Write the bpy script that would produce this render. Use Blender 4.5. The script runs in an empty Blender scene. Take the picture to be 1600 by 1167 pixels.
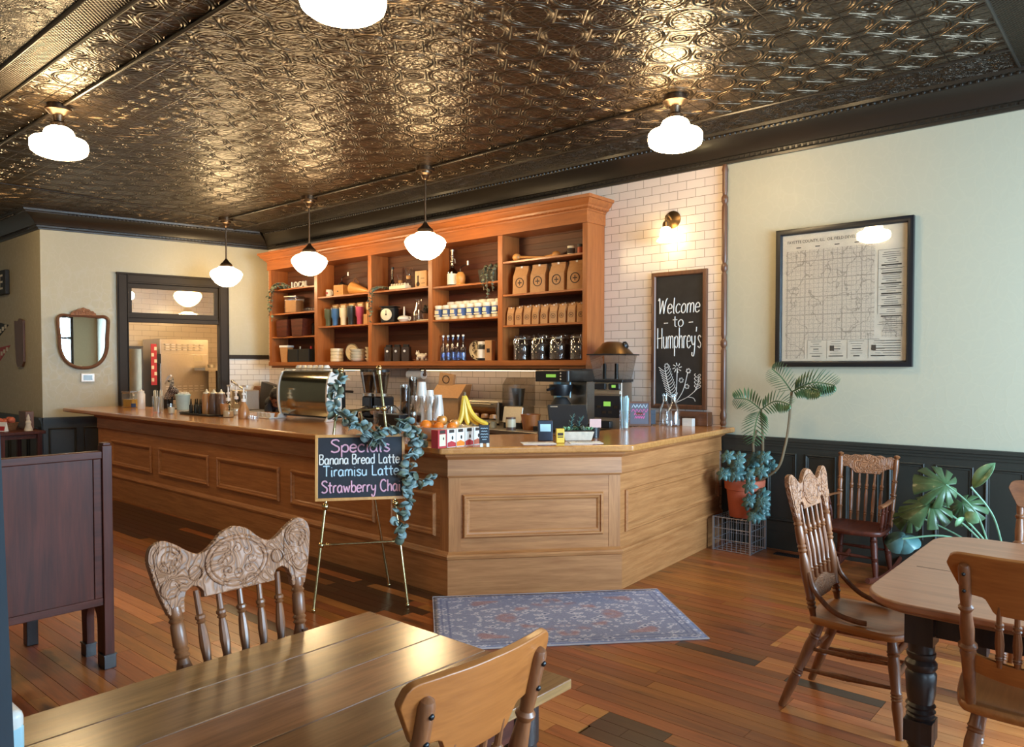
import bpy, bmesh, math, random
from mathutils import Vector, Matrix
random.seed(7)
S = bpy.context.scene
C = S.collection
R = math.radians
PI = math.pi

# ---------------------------------------------------------------- camera
F_PX = 1180.0
PITCH = R(1.5)
cam_d = bpy.data.cameras.new('camera')
cam_d.sensor_fit = 'HORIZONTAL'
cam_d.sensor_width = 36.0
cam_d.lens = F_PX / 1600 * 36.0
cam_d.shift_y = (573.0 + F_PX * math.tan(PITCH) - 583.5) / 1600
cam_d.clip_start = 0.05
cam = bpy.data.objects.new('camera', cam_d)
C.objects.link(cam)
cam.location = (0, 0, 1.62)
cam.rotation_euler = (R(90) - PITCH, 0, R(90) - math.atan(1360 / F_PX))
S.camera = cam

# ---------------------------------------------------------------- world, daylight, exposure
S.view_settings.view_transform = 'Standard'
S.view_settings.look = 'None'
S.view_settings.gamma = 1
S.view_settings.use_curve_mapping = False
S.view_settings.exposure = 0.3
S.cycles.use_denoising = True
S.cycles.max_bounces = 8
S.cycles.diffuse_bounces = 4
S.cycles.glossy_bounces = 4
S.cycles.transmission_bounces = 8
S.cycles.transparent_max_bounces = 12
S.cycles.caustics_reflective = False
S.cycles.caustics_refractive = False
S.cycles.sample_clamp_indirect = 4.0
W = bpy.data.worlds.new('overcast_sky')
S.world = W
W.use_nodes = True
W.node_tree.nodes['Background'].inputs['Color'].default_value = (0.66, 0.82, 1.0, 1)
W.node_tree.nodes['Background'].inputs['Strength'].default_value = 3.0

def area(name, loc, target, sx, sy, power, col):
    l = bpy.data.lights.new(name, 'AREA')
    l.shape = 'RECTANGLE'
    l.size, l.size_y = sx, sy
    l.energy = power
    l.color = col
    o = bpy.data.objects.new(name, l)
    C.objects.link(o)
    o.location = loc
    o.rotation_euler = (Vector(target) - Vector(loc)).to_track_quat('-Z', 'Y').to_euler()
    return o
DAY = (0.5, 0.75, 1.0)
# daylight through the shop-front windows (behind the camera) and the kitchen's own ceiling lamp
area('daylight_shopfront', (3.05, 4.2, 1.95), (0, 4.2, 1.5), 3.4, 2.4, 950, DAY)
area('daylight_shopfront', (3.05, -0.6, 1.95), (0, -0.6, 1.7), 3.4, 2.4, 90, DAY)
KITCHEN_LIGHT = 120.0
LAMP = 42.0
PEND = 42.0
WARM = (1.0, 0.72, 0.42)
STRIP = 3.2

# ---------------------------------------------------------------- helpers
def srgb(r, g, b):
    f = lambda c: c / 12.92 if c <= 0.04045 else ((c + 0.055) / 1.055) ** 2.4
    return (f(r / 255), f(g / 255), f(b / 255), 1)

def axisM(p0, p1):
    p0, p1 = Vector(p0), Vector(p1)
    d = p1 - p0
    q = d.to_track_quat('Z', 'Y')
    return Matrix.Translation(p0) @ q.to_matrix().to_4x4(), d.length

def T(x=0, y=0, z=0): return Matrix.Translation((x, y, z))
def RZ(a): return Matrix.Rotation(a, 4, 'Z')
def RX(a): return Matrix.Rotation(a, 4, 'X')
def RY(a): return Matrix.Rotation(a, 4, 'Y')

class MB:
    def __init__(s):
        s.v, s.f, s.m = [], [], []
    def add(s, vs, fs, mi=0, M=None):
        b = len(s.v)
        for p in vs:
            p = Vector(p)
            s.v.append(M @ p if M is not None else p)
        for f in fs:
            s.f.append([b + i for i in f])
            s.m.append(mi)
        return s
    def box(s, x0, x1, y0, y1, z0, z1, mi=0, M=None):
        vs = [(x, y, z) for z in (z0, z1) for y in (y0, y1) for x in (x0, x1)]
        return s.add(vs, [(0, 2, 3, 1), (4, 5, 7, 6), (0, 1, 5, 4), (2, 6, 7, 3), (0, 4, 6, 2), (1, 3, 7, 5)], mi, M)
    def hexa(s, b, t, mi=0, M=None):   # bottom quad, top quad (counter-clockwise)
        return s.add(list(b) + list(t), [(3, 2, 1, 0), (4, 5, 6, 7), (0, 1, 5, 4), (1, 2, 6, 5), (2, 3, 7, 6), (3, 0, 4, 7)], mi, M)
    def prism(s, poly, z0, z1, mi=0, M=None):
        n = len(poly)
        vs = [(x, y, z0) for x, y in poly] + [(x, y, z1) for x, y in poly]
        fs = [tuple(range(n - 1, -1, -1)), tuple(range(n, 2 * n))]
        fs += [(i, (i + 1) % n, n + (i + 1) % n, n + i) for i in range(n)]
        return s.add(vs, fs, mi, M)
    def lathe(s, prof, n=20, mi=0, M=None, capb=True, capt=True):
        vs, fs = [], []
        for r, z in prof:
            for k in range(n):
                a = 2 * PI * k / n
                vs.append((r * math.cos(a), r * math.sin(a), z))
        for i in range(len(prof) - 1):
            for k in range(n):
                a, b = i * n + k, i * n + (k + 1) % n
                fs.append((a, b, b + n, a + n))
        if capb and prof[0][0] > 1e-5: fs.append(tuple(range(n - 1, -1, -1)))
        if capt and prof[-1][0] > 1e-5: fs.append(tuple(range((len(prof) - 1) * n, len(prof) * n)))
        return s.add(vs, fs, mi, M)
    def cyl(s, p0, p1, r0, r1=None, n=14, mi=0):
        M, L = axisM(p0, p1)
        return s.lathe([(r0, 0), (r0 if r1 is None else r1, L)], n, mi, M)
    def turned(s, p0, p1, prof, n=14, mi=0):   # prof: (t 0..1, radius)
        M, L = axisM(p0, p1)
        return s.lathe([(r, t * L) for t, r in prof], n, mi, M)
    def tube(s, pts, r, n=8, mi=0, closed=False, flat=1.0):
        pts = [Vector(p) for p in pts]
        m = len(pts)
        vs, fs = [], []
        up = None
        for i, p in enumerate(pts):
            a = pts[(i - 1) % m] if (closed or i > 0) else p
            b = pts[(i + 1) % m] if (closed or i < m - 1) else p
            d = (b - a)
            d = d.normalized() if d.length > 1e-9 else Vector((0, 0, 1))
            if up is None:
                up = Vector((0, 0, 1)) if abs(d.z) < 0.9 else Vector((1, 0, 0))
            x = d.cross(up)
            x = x.normalized() if x.length > 1e-6 else d.orthogonal().normalized()
            y = x.cross(d).normalized()
            up = y
            rr = r[i] if isinstance(r, (list, tuple)) else r
            for k in range(n):
                t = 2 * PI * k / n
                vs.append(p + x * (rr * math.cos(t)) + y * (rr * flat * math.sin(t)))
        for i in range(m if closed else m - 1):
            for k in range(n):
                a, b = i * n + k, i * n + (k + 1) % n
                c, d2 = ((i + 1) % m) * n + k, ((i + 1) % m) * n + (k + 1) % n
                fs.append((a, b, d2, c))
        if not closed:
            fs.append(tuple(range(n - 1, -1, -1)))
            fs.append(tuple(range((m - 1) * n, m * n)))
        return s.add(vs, fs, mi)
    def ell(s, c, rx, ry=None, rz=None, n=16, k=10, mi=0, M=None):
        ry = rx if ry is None else ry
        rz = rx if rz is None else rz
        vs, fs = [], []
        for i in range(1, k):
            t = PI * i / k
            for j in range(n):
                a = 2 * PI * j / n
                vs.append((c[0] + rx * math.sin(t) * math.cos(a), c[1] + ry * math.sin(t) * math.sin(a), c[2] - rz * math.cos(t)))
        for i in range(k - 2):
            for j in range(n):
                a, b = i * n + j, i * n + (j + 1) % n
                fs.append((a, b, b + n, a + n))
        vs += [(c[0], c[1], c[2] - rz), (c[0], c[1], c[2] + rz)]
        B, Tp = len(vs) - 2, len(vs) - 1
        for j in range(n):
            fs.append((B, (j + 1) % n, j))
            fs.append((Tp, (k - 2) * n + j, (k - 2) * n + (j + 1) % n))
        return s.add(vs, fs, mi, M)
    def frame(s, x0, x1, z0, z1, w, y0, y1, mi=0, M=None):   # rectangular picture-frame in the xz plane
        s.box(x0, x1, y0, y1, z0, z0 + w, mi, M); s.box(x0, x1, y0, y1, z1 - w, z1, mi, M)
        s.box(x0, x0 + w, y0, y1, z0 + w, z1 - w, mi, M); s.box(x1 - w, x1, y0, y1, z0 + w, z1 - w, mi, M)
        return s
    def mould(s, x0, x1, z0, z1, prof, mi=0, M=None):   # mitred moulding: prof = (inset, y), closed loop round a rectangle
        n = len(prof)
        vs, fs = [], []
        for cx, cz, sx, sz in ((x0, z0, 1, 1), (x1, z0, -1, 1), (x1, z1, -1, -1), (x0, z1, 1, -1)):
            for i, y in prof:
                vs.append((cx + sx * i, y, cz + sz * i))
        for c in range(4):
            for k in range(n):
                a, b = c * n + k, c * n + (k + 1) % n
                e, d = ((c + 1) % 4) * n + k, ((c + 1) % 4) * n + (k + 1) % n
                fs.append((a, e, d, b))
        return s.add(vs, fs, mi, M)
    def sheet(s, P, nu, nv, mi=0, M=None, cu=False):   # P(u, v) -> point; open grid
        vs = [P(i / nu, j / nv) for j in range(nv + 1) for i in range(nu + 1)]
        w = nu + 1
        fs = [(j * w + i, j * w + i + 1, (j + 1) * w + i + 1, (j + 1) * w + i) for j in range(nv) for i in range(nu)]
        return s.add(vs, fs, mi, M)
    def build(s, name, mats, parent=None, loc=None, rot=None, bevel=0, seg=2, smooth=35, subd=0, solid=0):
        me = bpy.data.meshes.new(name)
        me.from_pydata([tuple(p) for p in s.v], [], s.f)
        if not isinstance(mats, (list, tuple)): mats = [mats]
        for m in mats: me.materials.append(m)
        for p, mi in zip(me.polygons, s.m): p.material_index = mi
        bm = bmesh.new(); bm.from_mesh(me)
        bmesh.ops.recalc_face_normals(bm, faces=bm.faces)
        bm.to_mesh(me); bm.free()
        me.polygons.foreach_set('use_smooth', [True] * len(me.polygons))
        me.set_sharp_from_angle(angle=R(smooth))
        o = bpy.data.objects.new(name, me)
        C.objects.link(o)
        if parent is not None: o.parent = parent
        if loc is not None: o.location = loc
        if rot is not None: o.rotation_euler = rot
        if solid:
            md = o.modifiers.new('thickness', 'SOLIDIFY'); md.thickness = solid; md.offset = 0
        if bevel:
            md = o.modifiers.new('bevel', 'BEVEL'); md.width = bevel; md.segments = seg; md.limit_method = 'ANGLE'; md.angle_limit = R(40)
            md.harden_normals = True
        if subd:
            md = o.modifiers.new('subdivision', 'SUBSURF'); md.levels = subd; md.render_levels = subd
        return o

def tag(o, label, cat, group=None, kind=None):
    o['label'] = label; o['category'] = cat
    if group: o['group'] = group
    if kind: o['kind'] = kind
    return o
def thing(name, label, cat, loc=(0, 0, 0), rz=0, group=None):
    o = bpy.data.objects.new(name, None)
    o.empty_display_size = 0.1
    C.objects.link(o)
    o.location = loc; o.rotation_euler = (0, 0, rz)
    return tag(o, label, cat, group)
def struct(o):
    o['kind'] = 'structure'; return o
def dup(root, loc, rz=None, label=None, scale=None):
    def cp(o, par):
        c = o.copy(); C.objects.link(c)
        if par is not None: c.parent = par
        for ch in o.children: cp(ch, c)
        return c
    r = cp(root, None)
    r.location = loc
    if rz is not None: r.rotation_euler = (0, 0, rz)
    if label: r['label'] = label
    if scale: r.scale = (scale,) * 3
    return r
ORD = ['first', 'second', 'third', 'fourth', 'fifth', 'sixth', 'seventh', 'eighth', 'ninth', 'tenth']
def nth(i, n):
    if i == 0: return 'leftmost'
    if i == n - 1: return 'rightmost'
    if n == 3: return 'middle'
    return ORD[i] + ' from left'

def smooth_path(pts, k=5):
    if len(pts) < 3: return pts
    out = []
    P = [Vector(p) for p in pts]
    for i in range(len(P) - 1):
        a, b, c, d = P[max(i - 1, 0)], P[i], P[i + 1], P[min(i + 2, len(P) - 1)]
        for j in range(k):
            t = j / k
            out.append(0.5 * ((2 * b) + (c - a) * t + (2 * a - 5 * b + 4 * c - d) * t * t + (3 * b - a - 3 * c + d) * t ** 3))
    out.append(P[-1])
    return out

def font_mesh(body, size, depth=0.001, align='LEFT'):
    cu = bpy.data.curves.new('lettering', 'FONT')
    cu.body = body; cu.size = size; cu.extrude = depth; cu.align_x = align; cu.resolution_u = 3
    ob = bpy.data.objects.new('lettering', cu)
    C.objects.link(ob)
    bpy.context.view_layer.update()
    dg = bpy.context.evaluated_depsgraph_get()
    me = bpy.data.meshes.new_from_object(ob.evaluated_get(dg))
    bpy.data.objects.remove(ob); bpy.data.curves.remove(cu)
    vs = [v.co.copy() for v in me.vertices]; fs = [tuple(p.vertices) for p in me.polygons]
    bpy.data.meshes.remove(me)
    return vs, fs
def letters(mb, body, size, M, mi=0, align='LEFT', depth=0.001, sx=1.0):
    vs, fs = font_mesh(body, size, depth, align)
    return mb.add([(v.x * sx, v.y, v.z) for v in vs], fs, mi, M)

# chalk hand: every glyph is a list of strokes; baseline 0, x-height .6, capitals 1
G = {
 'S': (.62, [[(.55,.85),(.4,1),(.15,.95),(.08,.75),(.3,.55),(.52,.38),(.5,.12),(.25,0),(.05,.1)]]),
 'p': (.55, [[(.08,.55),(.08,-.38)],[(.08,.4),(.25,.58),(.45,.5),(.46,.15),(.28,.02),(.08,.15)]]),
 'e': (.52, [[(.06,.32),(.42,.34),(.4,.52),(.22,.6),(.05,.4),(.08,.1),(.25,0),(.45,.12)]]),
 'c': (.5, [[(.43,.5),(.25,.6),(.06,.42),(.07,.12),(.25,0),(.44,.12)]]),
 'i': (.26, [[(.12,.58),(.12,.05),(.2,0)],[(.12,.8),(.13,.84)]]),
 'a': (.56, [[(.42,.5),(.25,.6),(.06,.42),(.07,.12),(.22,0),(.4,.18),(.43,.56),(.43,.1),(.52,0)]]),
 'l': (.28, [[(.1,1),(.1,.1),(.2,0)]]),
 's': (.46, [[(.4,.5),(.24,.6),(.08,.48),(.22,.32),(.4,.18),(.26,0),(.05,.08)]]),
 'B': (.62, [[(.08,1),(.08,0)],[(.08,.98),(.4,.96),(.46,.75),(.3,.55),(.08,.52)],[(.08,.52),(.42,.5),(.54,.26),(.38,.02),(.08,0)]]),
 'n': (.54, [[(.08,.58),(.08,0)],[(.08,.4),(.25,.6),(.42,.5),(.44,0)]]),
 'r': (.42, [[(.08,.58),(.08,0)],[(.08,.38),(.2,.58),(.36,.55)]]),
 'd': (.56, [[(.44,1),(.44,0)],[(.44,.45),(.25,.6),(.06,.42),(.08,.1),(.25,0),(.44,.15)]]),
 'L': (.56, [[(.1,1),(.1,.02)],[(.1,.02),(.5,.02)]]),
 't': (.44, [[(.2,.9),(.2,.1),(.34,0)],[(.02,.6),(.4,.6)]]),
 'T': (.66, [[(.04,.97),(.62,.97)],[(.33,.97),(.33,0)]]),
 'm': (.78, [[(.08,.58),(.08,0)],[(.08,.42),(.22,.6),(.36,.5),(.37,0)],[(.37,.42),(.5,.6),(.66,.5),(.68,0)]]),
 'u': (.54, [[(.08,.58),(.08,.15),(.22,0),(.4,.15),(.43,.58)],[(.43,.58),(.43,0)]]),
 'w': (.7, [[(.05,.58),(.18,0)],[(.18,0),(.33,.5)],[(.33,.5),(.48,0)],[(.48,0),(.62,.58)]]),
 'b': (.55, [[(.09,1),(.09,0)],[(.09,.4),(.26,.58),(.46,.45),(.45,.12),(.28,0),(.09,.12)]]),
 'y': (.52, [[(.06,.58),(.1,.25),(.26,.15),(.42,.3)],[(.44,.58),(.42,.1),(.3,-.36),(.1,-.34),(.12,-.2)]]),
 'C': (.66, [[(.58,.82),(.4,1),(.15,.88),(.06,.5),(.16,.12),(.4,0),(.6,.16)]]),
 'h': (.54, [[(.09,1),(.09,0)],[(.09,.4),(.26,.6),(.42,.48),(.43,0)]]),
 'W': (.95, [[(.02,.85),(.1,1),(.16,.8),(.24,0)],[(.24,0),(.46,.85)],[(.46,.85),(.62,0)],[(.62,0),(.74,.75),(.9,1)]]),
 'o': (.54, [[(.26,.6),(.07,.4),(.1,.08),(.28,0),(.46,.2),(.42,.5),(.26,.6)]]),
 'H': (.74, [[(.1,1),(.1,0)],[(.62,1),(.62,0)],[(.02,.48),(.7,.52)]]),
 "'": (.2, [[(.1,1),(.06,.78)]]),
 '-': (.5, [[(.08,.32),(.42,.34)]]),
 ' ': (.34, []),
}
def chalk(mb, text, size, x, z, width=None, r=0.004, mi=0, y=0.0, lean=0.0, M=None):
    tot = sum(G[c][0] for c in text)
    sx = size if width is None else width / tot
    cx = x
    for c in text:
        w, st = G[c]
        for path in st:
            pts = [(cx + (px + lean * pz) * sx, y, z + pz * size) for px, pz in path]
            pts = smooth_path(pts, 4) if len(pts) > 2 else [Vector(p) for p in pts]
            if M is not None: pts = [M @ Vector(p) for p in pts]
            mb.tube(pts, r, 6, mi)
        cx += w * sx

# ---------------------------------------------------------------- materials
def nmat(name):
    m = bpy.data.materials.new(name)
    m.use_nodes = True
    nt = m.node_tree
    return m, nt, nt.nodes['Principled BSDF']
def node(nt, t, **kw):
    n = nt.nodes.new(t)
    for k, v in kw.items(): setattr(n, k, v)
    return n
def lk(nt, a, b): nt.links.new(a, b)
def mth(nt, op, a, b=None, c=None):
    n = node(nt, 'ShaderNodeMath', operation=op)
    for i, x in enumerate((a, b, c)):
        if x is None: continue
        if isinstance(x, (int, float)): n.inputs[i].default_value = x
        else: lk(nt, x, n.inputs[i])
    return n.outputs[0]
def ramp(nt, fac, stops):
    n = node(nt, 'ShaderNodeValToRGB')
    e = n.color_ramp.elements
    while len(e) < len(stops): e.new(0.5)
    for el, (p, c) in zip(e, stops): el.position = p; el.color = c
    lk(nt, fac, n.inputs[0])
    return n.outputs[0]
def bump(nt, b, h, strength=0.3, dist=0.01):
    n = node(nt, 'ShaderNodeBump')
    n.inputs['Strength'].default_value = strength
    n.inputs['Distance'].default_value = dist
    lk(nt, h, n.inputs['Height'])
    lk(nt, n.outputs[0], b.inputs['Normal'])
def plain(name, c, rough=0.5, metal=0.0, coat=0.0, bumpy=0.0, bscale=80, trans=0.0, emit=None, es=0, spec=None, ior=None, alpha=None, var=0.06):
    m, nt, b = nmat(name)
    b.inputs['Roughness'].default_value = rough
    b.inputs['Metallic'].default_value = metal
    b.inputs['Coat Weight'].default_value = coat
    b.inputs['Coat Roughness'].default_value = 0.12
    b.inputs['Transmission Weight'].default_value = trans
    if ior: b.inputs['IOR'].default_value = ior
    if spec is not None: b.inputs['Specular IOR Level'].default_value = spec
    tc = node(nt, 'ShaderNodeTexCoord')
    nz = node(nt, 'ShaderNodeTexNoise')
    nz.inputs['Scale'].default_value = bscale if bumpy else 14
    nz.inputs['Detail'].default_value = 3
    lk(nt, tc.outputs['Object'], nz.inputs['Vector'])
    if var and not trans:
        lo = tuple(x * (1 - var) for x in c[:3]) + (1,); hi = tuple(min(1, x * (1 + var)) for x in c[:3]) + (1,)
        lk(nt, ramp(nt, nz.outputs[0], [(0.3, lo), (0.7, hi)]), b.inputs['Base Color'])
    else:
        b.inputs['Base Color'].default_value = c
    if bumpy: bump(nt, b, nz.outputs[0], bumpy, 0.01)
    if emit:
        b.inputs['Emission Color'].default_value = emit
        b.inputs['Emission Strength'].default_value = es
    if alpha is not None: b.inputs['Alpha'].default_value = alpha
    return m
def glass(name, c=(1, 1, 1, 1), rough=0.02, thin=0.4):
    # clear glass that still lets light through cheaply: transparent mixed with glossy by Fresnel
    m, nt, b = nmat(name)
    out = nt.nodes['Material Output']
    tr = node(nt, 'ShaderNodeBsdfTransparent'); tr.inputs[0].default_value = c
    gl = node(nt, 'ShaderNodeBsdfGlossy'); gl.inputs['Roughness'].default_value = rough; gl.inputs[0].default_value = (1, 1, 1, 1)
    lw = node(nt, 'ShaderNodeLayerWeight'); lw.inputs[0].default_value = 0.35
    f = mth(nt, 'MULTIPLY_ADD', lw.outputs['Fresnel'], thin, 0.06)
    mx = node(nt, 'ShaderNodeMixShader')
    lk(nt, f, mx.inputs[0]); lk(nt, tr.outputs[0], mx.inputs[1]); lk(nt, gl.outputs[0], mx.inputs[2])
    lk(nt, mx.outputs[0], out.inputs[0])
    nt.nodes.remove(b)
    return m
def wood(name, c1, c2, axis='X', rough=0.4, coat=0.2, scale=1.0, island=False, bstr=0.08, var=0.25, spots=None, stretch=16):
    m, nt, b = nmat(name)
    b.inputs['Roughness'].default_value = rough
    b.inputs['Coat Weight'].default_value = coat
    b.inputs['Coat Roughness'].default_value = 0.18
    tc = node(nt, 'ShaderNodeTexCoord')
    mp = node(nt, 'ShaderNodeMapping')
    sc = [stretch * scale] * 3
    sc['XYZ'.index(axis)] = 1.1 * scale
    mp.inputs['Scale'].default_value = sc
    vec = tc.outputs['Object']
    isl = None
    if island:
        g = node(nt, 'ShaderNodeNewGeometry')
        isl = g.outputs['Random Per Island']
        cmb = node(nt, 'ShaderNodeCombineXYZ')
        k = mth(nt, 'MULTIPLY', isl, 37.0)
        for i in range(3): lk(nt, k, cmb.inputs[i])
        va = node(nt, 'ShaderNodeVectorMath', operation='ADD')
        lk(nt, vec, va.inputs[0]); lk(nt, cmb.outputs[0], va.inputs[1])
        vec = va.outputs[0]
    lk(nt, vec, mp.inputs['Vector'])
    n1 = node(nt, 'ShaderNodeTexNoise'); n1.inputs['Scale'].default_value = 1.6; n1.inputs['Detail'].default_value = 5; n1.inputs['Distortion'].default_value = 0.6
    lk(nt, mp.outputs[0], n1.inputs['Vector'])
    n2 = node(nt, 'ShaderNodeTexNoise'); n2.inputs['Scale'].default_value = 7; n2.inputs['Detail'].default_value = 3
    lk(nt, mp.outputs[0], n2.inputs['Vector'])
    f = mth(nt, 'ADD', mth(nt, 'MULTIPLY', n1.outputs[0], 0.7), mth(nt, 'MULTIPLY', n2.outputs[0], 0.3))
    col = ramp(nt, f, [(0.3, c1), (0.68, c2)])
    if isl is not None:
        hsv = node(nt, 'ShaderNodeHueSaturation')
        lk(nt, mth(nt, 'MULTIPLY_ADD', isl, 2 * var, 1 - var), hsv.inputs['Value'])
        lk(nt, mth(nt, 'MULTIPLY_ADD', mth(nt, 'FRACT', mth(nt, 'MULTIPLY', isl, 7.3)), 0.02, 0.49), hsv.inputs['Hue'])
        lk(nt, col, hsv.inputs['Color']); col = hsv.outputs[0]
    if spots:
        n3 = node(nt, 'ShaderNodeTexNoise'); n3.inputs['Scale'].default_value = spots[0]; n3.inputs['Detail'].default_value = 4
        mp2 = node(nt, 'ShaderNodeMapping'); s2 = [3, 3, 3]; s2['XYZ'.index(axis)] = 1; mp2.inputs['Scale'].default_value = s2
        lk(nt, vec, mp2.inputs['Vector']); lk(nt, mp2.outputs[0], n3.inputs['Vector'])
        mx = node(nt, 'ShaderNodeMix', data_type='RGBA')
        lk(nt, ramp(nt, n3.outputs[0], [(spots[1], (0, 0, 0, 1)), (spots[1] + 0.12, (1, 1, 1, 1))]), mx.inputs['Factor'])
        lk(nt, col, mx.inputs['A']); mx.inputs['B'].default_value = spots[2]
        col = mx.outputs['Result']
    lk(nt, col, b.inputs['Base Color'])
    bump(nt, b, f, bstr, 0.004)
    return m

def wallpaper(name, c):
    m, nt, b = nmat(name)
    tc = node(nt, 'ShaderNodeTexCoord')
    mp = node(nt, 'ShaderNodeMapping'); mp.inputs['Scale'].default_value = (1, 1, 0.8)
    lk(nt, tc.outputs['Object'], mp.inputs[0])
    nz = node(nt, 'ShaderNodeTexNoise'); nz.inputs['Scale'].default_value = 3
    lk(nt, mp.outputs[0], nz.inputs['Vector'])
    va = node(nt, 'ShaderNodeVectorMath', operation='MULTIPLY_ADD')
    lk(nt, nz.outputs['Color'], va.inputs[0]); va.inputs[1].default_value = (0.25,) * 3; lk(nt, mp.outputs[0], va.inputs[2])
    vo = node(nt, 'ShaderNodeTexVoronoi', feature='DISTANCE_TO_EDGE'); vo.inputs['Scale'].default_value = 11
    lk(nt, va.outputs[0], vo.inputs['Vector'])
    line = ramp(nt, vo.outputs['Distance'], [(0.0, (1, 1, 1, 1)), (0.09, (0, 0, 0, 1))])
    b.inputs['Base Color'].default_value = c
    hs = ramp(nt, line, [(0, c), (1, tuple(min(1, x * 1.025) for x in c[:3]) + (1,))])
    lk(nt, hs, b.inputs['Base Color'])
    lk(nt, mth(nt, 'MULTIPLY_ADD', line, -0.2, 0.55), b.inputs['Roughness'])
    n2 = node(nt, 'ShaderNodeTexNoise'); n2.inputs['Scale'].default_value = 160
    lk(nt, tc.outputs['Object'], n2.inputs['Vector'])
    bump(nt, b, mth(nt, 'ADD', mth(nt, 'MULTIPLY', line, 0.6), mth(nt, 'MULTIPLY', n2.outputs[0], 0.35)), 0.14, 0.003)
    return m
def tiles(name, c, mortar, w=0.19, h=0.083, axis='XZ', rough=0.18):
    m, nt, b = nmat(name)
    tc = node(nt, 'ShaderNodeTexCoord')
    sx = node(nt, 'ShaderNodeSeparateXYZ'); lk(nt, tc.outputs['Object'], sx.inputs[0])
    cb = node(nt, 'ShaderNodeCombineXYZ')
    lk(nt, sx.outputs['XYZ'.index(axis[0])], cb.inputs[0]); lk(nt, sx.outputs['XYZ'.index(axis[1])], cb.inputs[1])
    br = node(nt, 'ShaderNodeTexBrick')
    br.inputs['Scale'].default_value = 1
    br.inputs['Brick Width'].default_value = w; br.inputs['Row Height'].default_value = h
    br.inputs['Mortar Size'].default_value = 0.0026; br.inputs['Mortar Smooth'].default_value = 0.1
    br.inputs['Color1'].default_value = c; br.inputs['Color2'].default_value = tuple(x * 0.95 for x in c[:3]) + (1,)
    br.inputs['Mortar'].default_value = mortar
    lk(nt, cb.outputs[0], br.inputs['Vector'])
    lk(nt, br.outputs['Color'], b.inputs['Base Color'])
    b.inputs['Roughness'].default_value = rough
    inv = mth(nt, 'SUBTRACT', 1.0, br.outputs['Fac'])
    bump(nt, b, inv, 0.35, 0.003)
    return m
def tin(name, c, cell=0.35, pattern='field', rough=0.4):
    m, nt, b = nmat(name)
    b.inputs['Metallic'].default_value = 0.75
    b.inputs['Roughness'].default_value = rough
    b.inputs['Coat Weight'].default_value = 0.0
    b.inputs['Coat Roughness'].default_value = 0.16
    tc = node(nt, 'ShaderNodeTexCoord')
    sp = node(nt, 'ShaderNodeSeparateXYZ'); lk(nt, tc.outputs['Object'], sp.inputs[0])
    def wave(x, f): return mth(nt, 'SINE', mth(nt, 'MULTIPLY', x, f))
    def band(x, c0, w):   # 1 at c0, falling to 0 at distance w
        d = mth(nt, 'ABSOLUTE', mth(nt, 'SUBTRACT', x, c0))
        return mth(nt, 'MAXIMUM', mth(nt, 'SUBTRACT', 1.0, mth(nt, 'DIVIDE', d, w)), 0.0)
    vo = node(nt, 'ShaderNodeTexVoronoi'); vo.inputs['Scale'].default_value = 34
    lk(nt, tc.outputs['Object'], vo.inputs['Vector'])
    curl = node(nt, 'ShaderNodeTexNoise'); curl.inputs['Scale'].default_value = 11; curl.inputs['Detail'].default_value = 1.5; curl.inputs['Distortion'].default_value = 2.5
    lk(nt, tc.outputs['Object'], curl.inputs['Vector'])
    if pattern == 'field':
        u = mth(nt, 'SUBTRACT', mth(nt, 'FRACT', mth(nt, 'DIVIDE', sp.outputs[0], cell)), 0.5)
        v = mth(nt, 'SUBTRACT', mth(nt, 'FRACT', mth(nt, 'DIVIDE', sp.outputs[1], cell)), 0.5)
        au, av = mth(nt, 'ABSOLUTE', u), mth(nt, 'ABSOLUTE', v)
        d = mth(nt, 'SQRT', mth(nt, 'ADD', mth(nt, 'MULTIPLY', u, u), mth(nt, 'MULTIPLY', v, v)))
        inner = mth(nt, 'LESS_THAN', d, 0.22)
        rings = mth(nt, 'MULTIPLY', mth(nt, 'MULTIPLY_ADD', mth(nt, 'COSINE', mth(nt, 'MULTIPLY', d, 62)), 0.5, 0.5), inner)
        sq = band(mth(nt, 'ADD', au, av), 0.36, 0.03)
        eu, ev = mth(nt, 'SUBTRACT', 0.5, au), mth(nt, 'SUBTRACT', 0.5, av)
        dc = mth(nt, 'SQRT', mth(nt, 'ADD', mth(nt, 'MULTIPLY', eu, eu), mth(nt, 'MULTIPLY', ev, ev)))
        arc = mth(nt, 'ADD', band(dc, 0.40, 0.035), mth(nt, 'MULTIPLY', band(dc, 0.33, 0.02), 0.7))
        seam = mth(nt, 'MAXIMUM', mth(nt, 'SUBTRACT', 1.0, mth(nt, 'DIVIDE', mth(nt, 'MINIMUM', eu, ev), 0.012)), 0.0)
        dots = mth(nt, 'MULTIPLY', mth(nt, 'SUBTRACT', 1.0, inner), mth(nt, 'SUBTRACT', 0.5, vo.outputs['Distance']))
        h = mth(nt, 'ADD', rings, mth(nt, 'ADD', sq, arc))
        h = mth(nt, 'ADD', h, mth(nt, 'MULTIPLY', dots, 0.22))
        h = mth(nt, 'ADD', h, mth(nt, 'MULTIPLY', curl.outputs[0], 0.35))
        h = mth(nt, 'SUBTRACT', h, mth(nt, 'MULTIPLY', seam, 2.2))
        st, di = 1.0, 0.02
    elif pattern == 'scroll':
        w1 = mth(nt, 'MULTIPLY_ADD', mth(nt, 'COSINE', mth(nt, 'MULTIPLY', curl.outputs[0], 38)), 0.5, 0.5)
        h = mth(nt, 'ADD', w1, mth(nt, 'MULTIPLY', curl.outputs[0], 2.0))
        st, di = 1.0, 0.014
    else:   # ribbed band
        h = mth(nt, 'MULTIPLY', wave(sp.outputs[0], 200), wave(sp.outputs[1], 200))
        st, di = 0.6, 0.006
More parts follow.
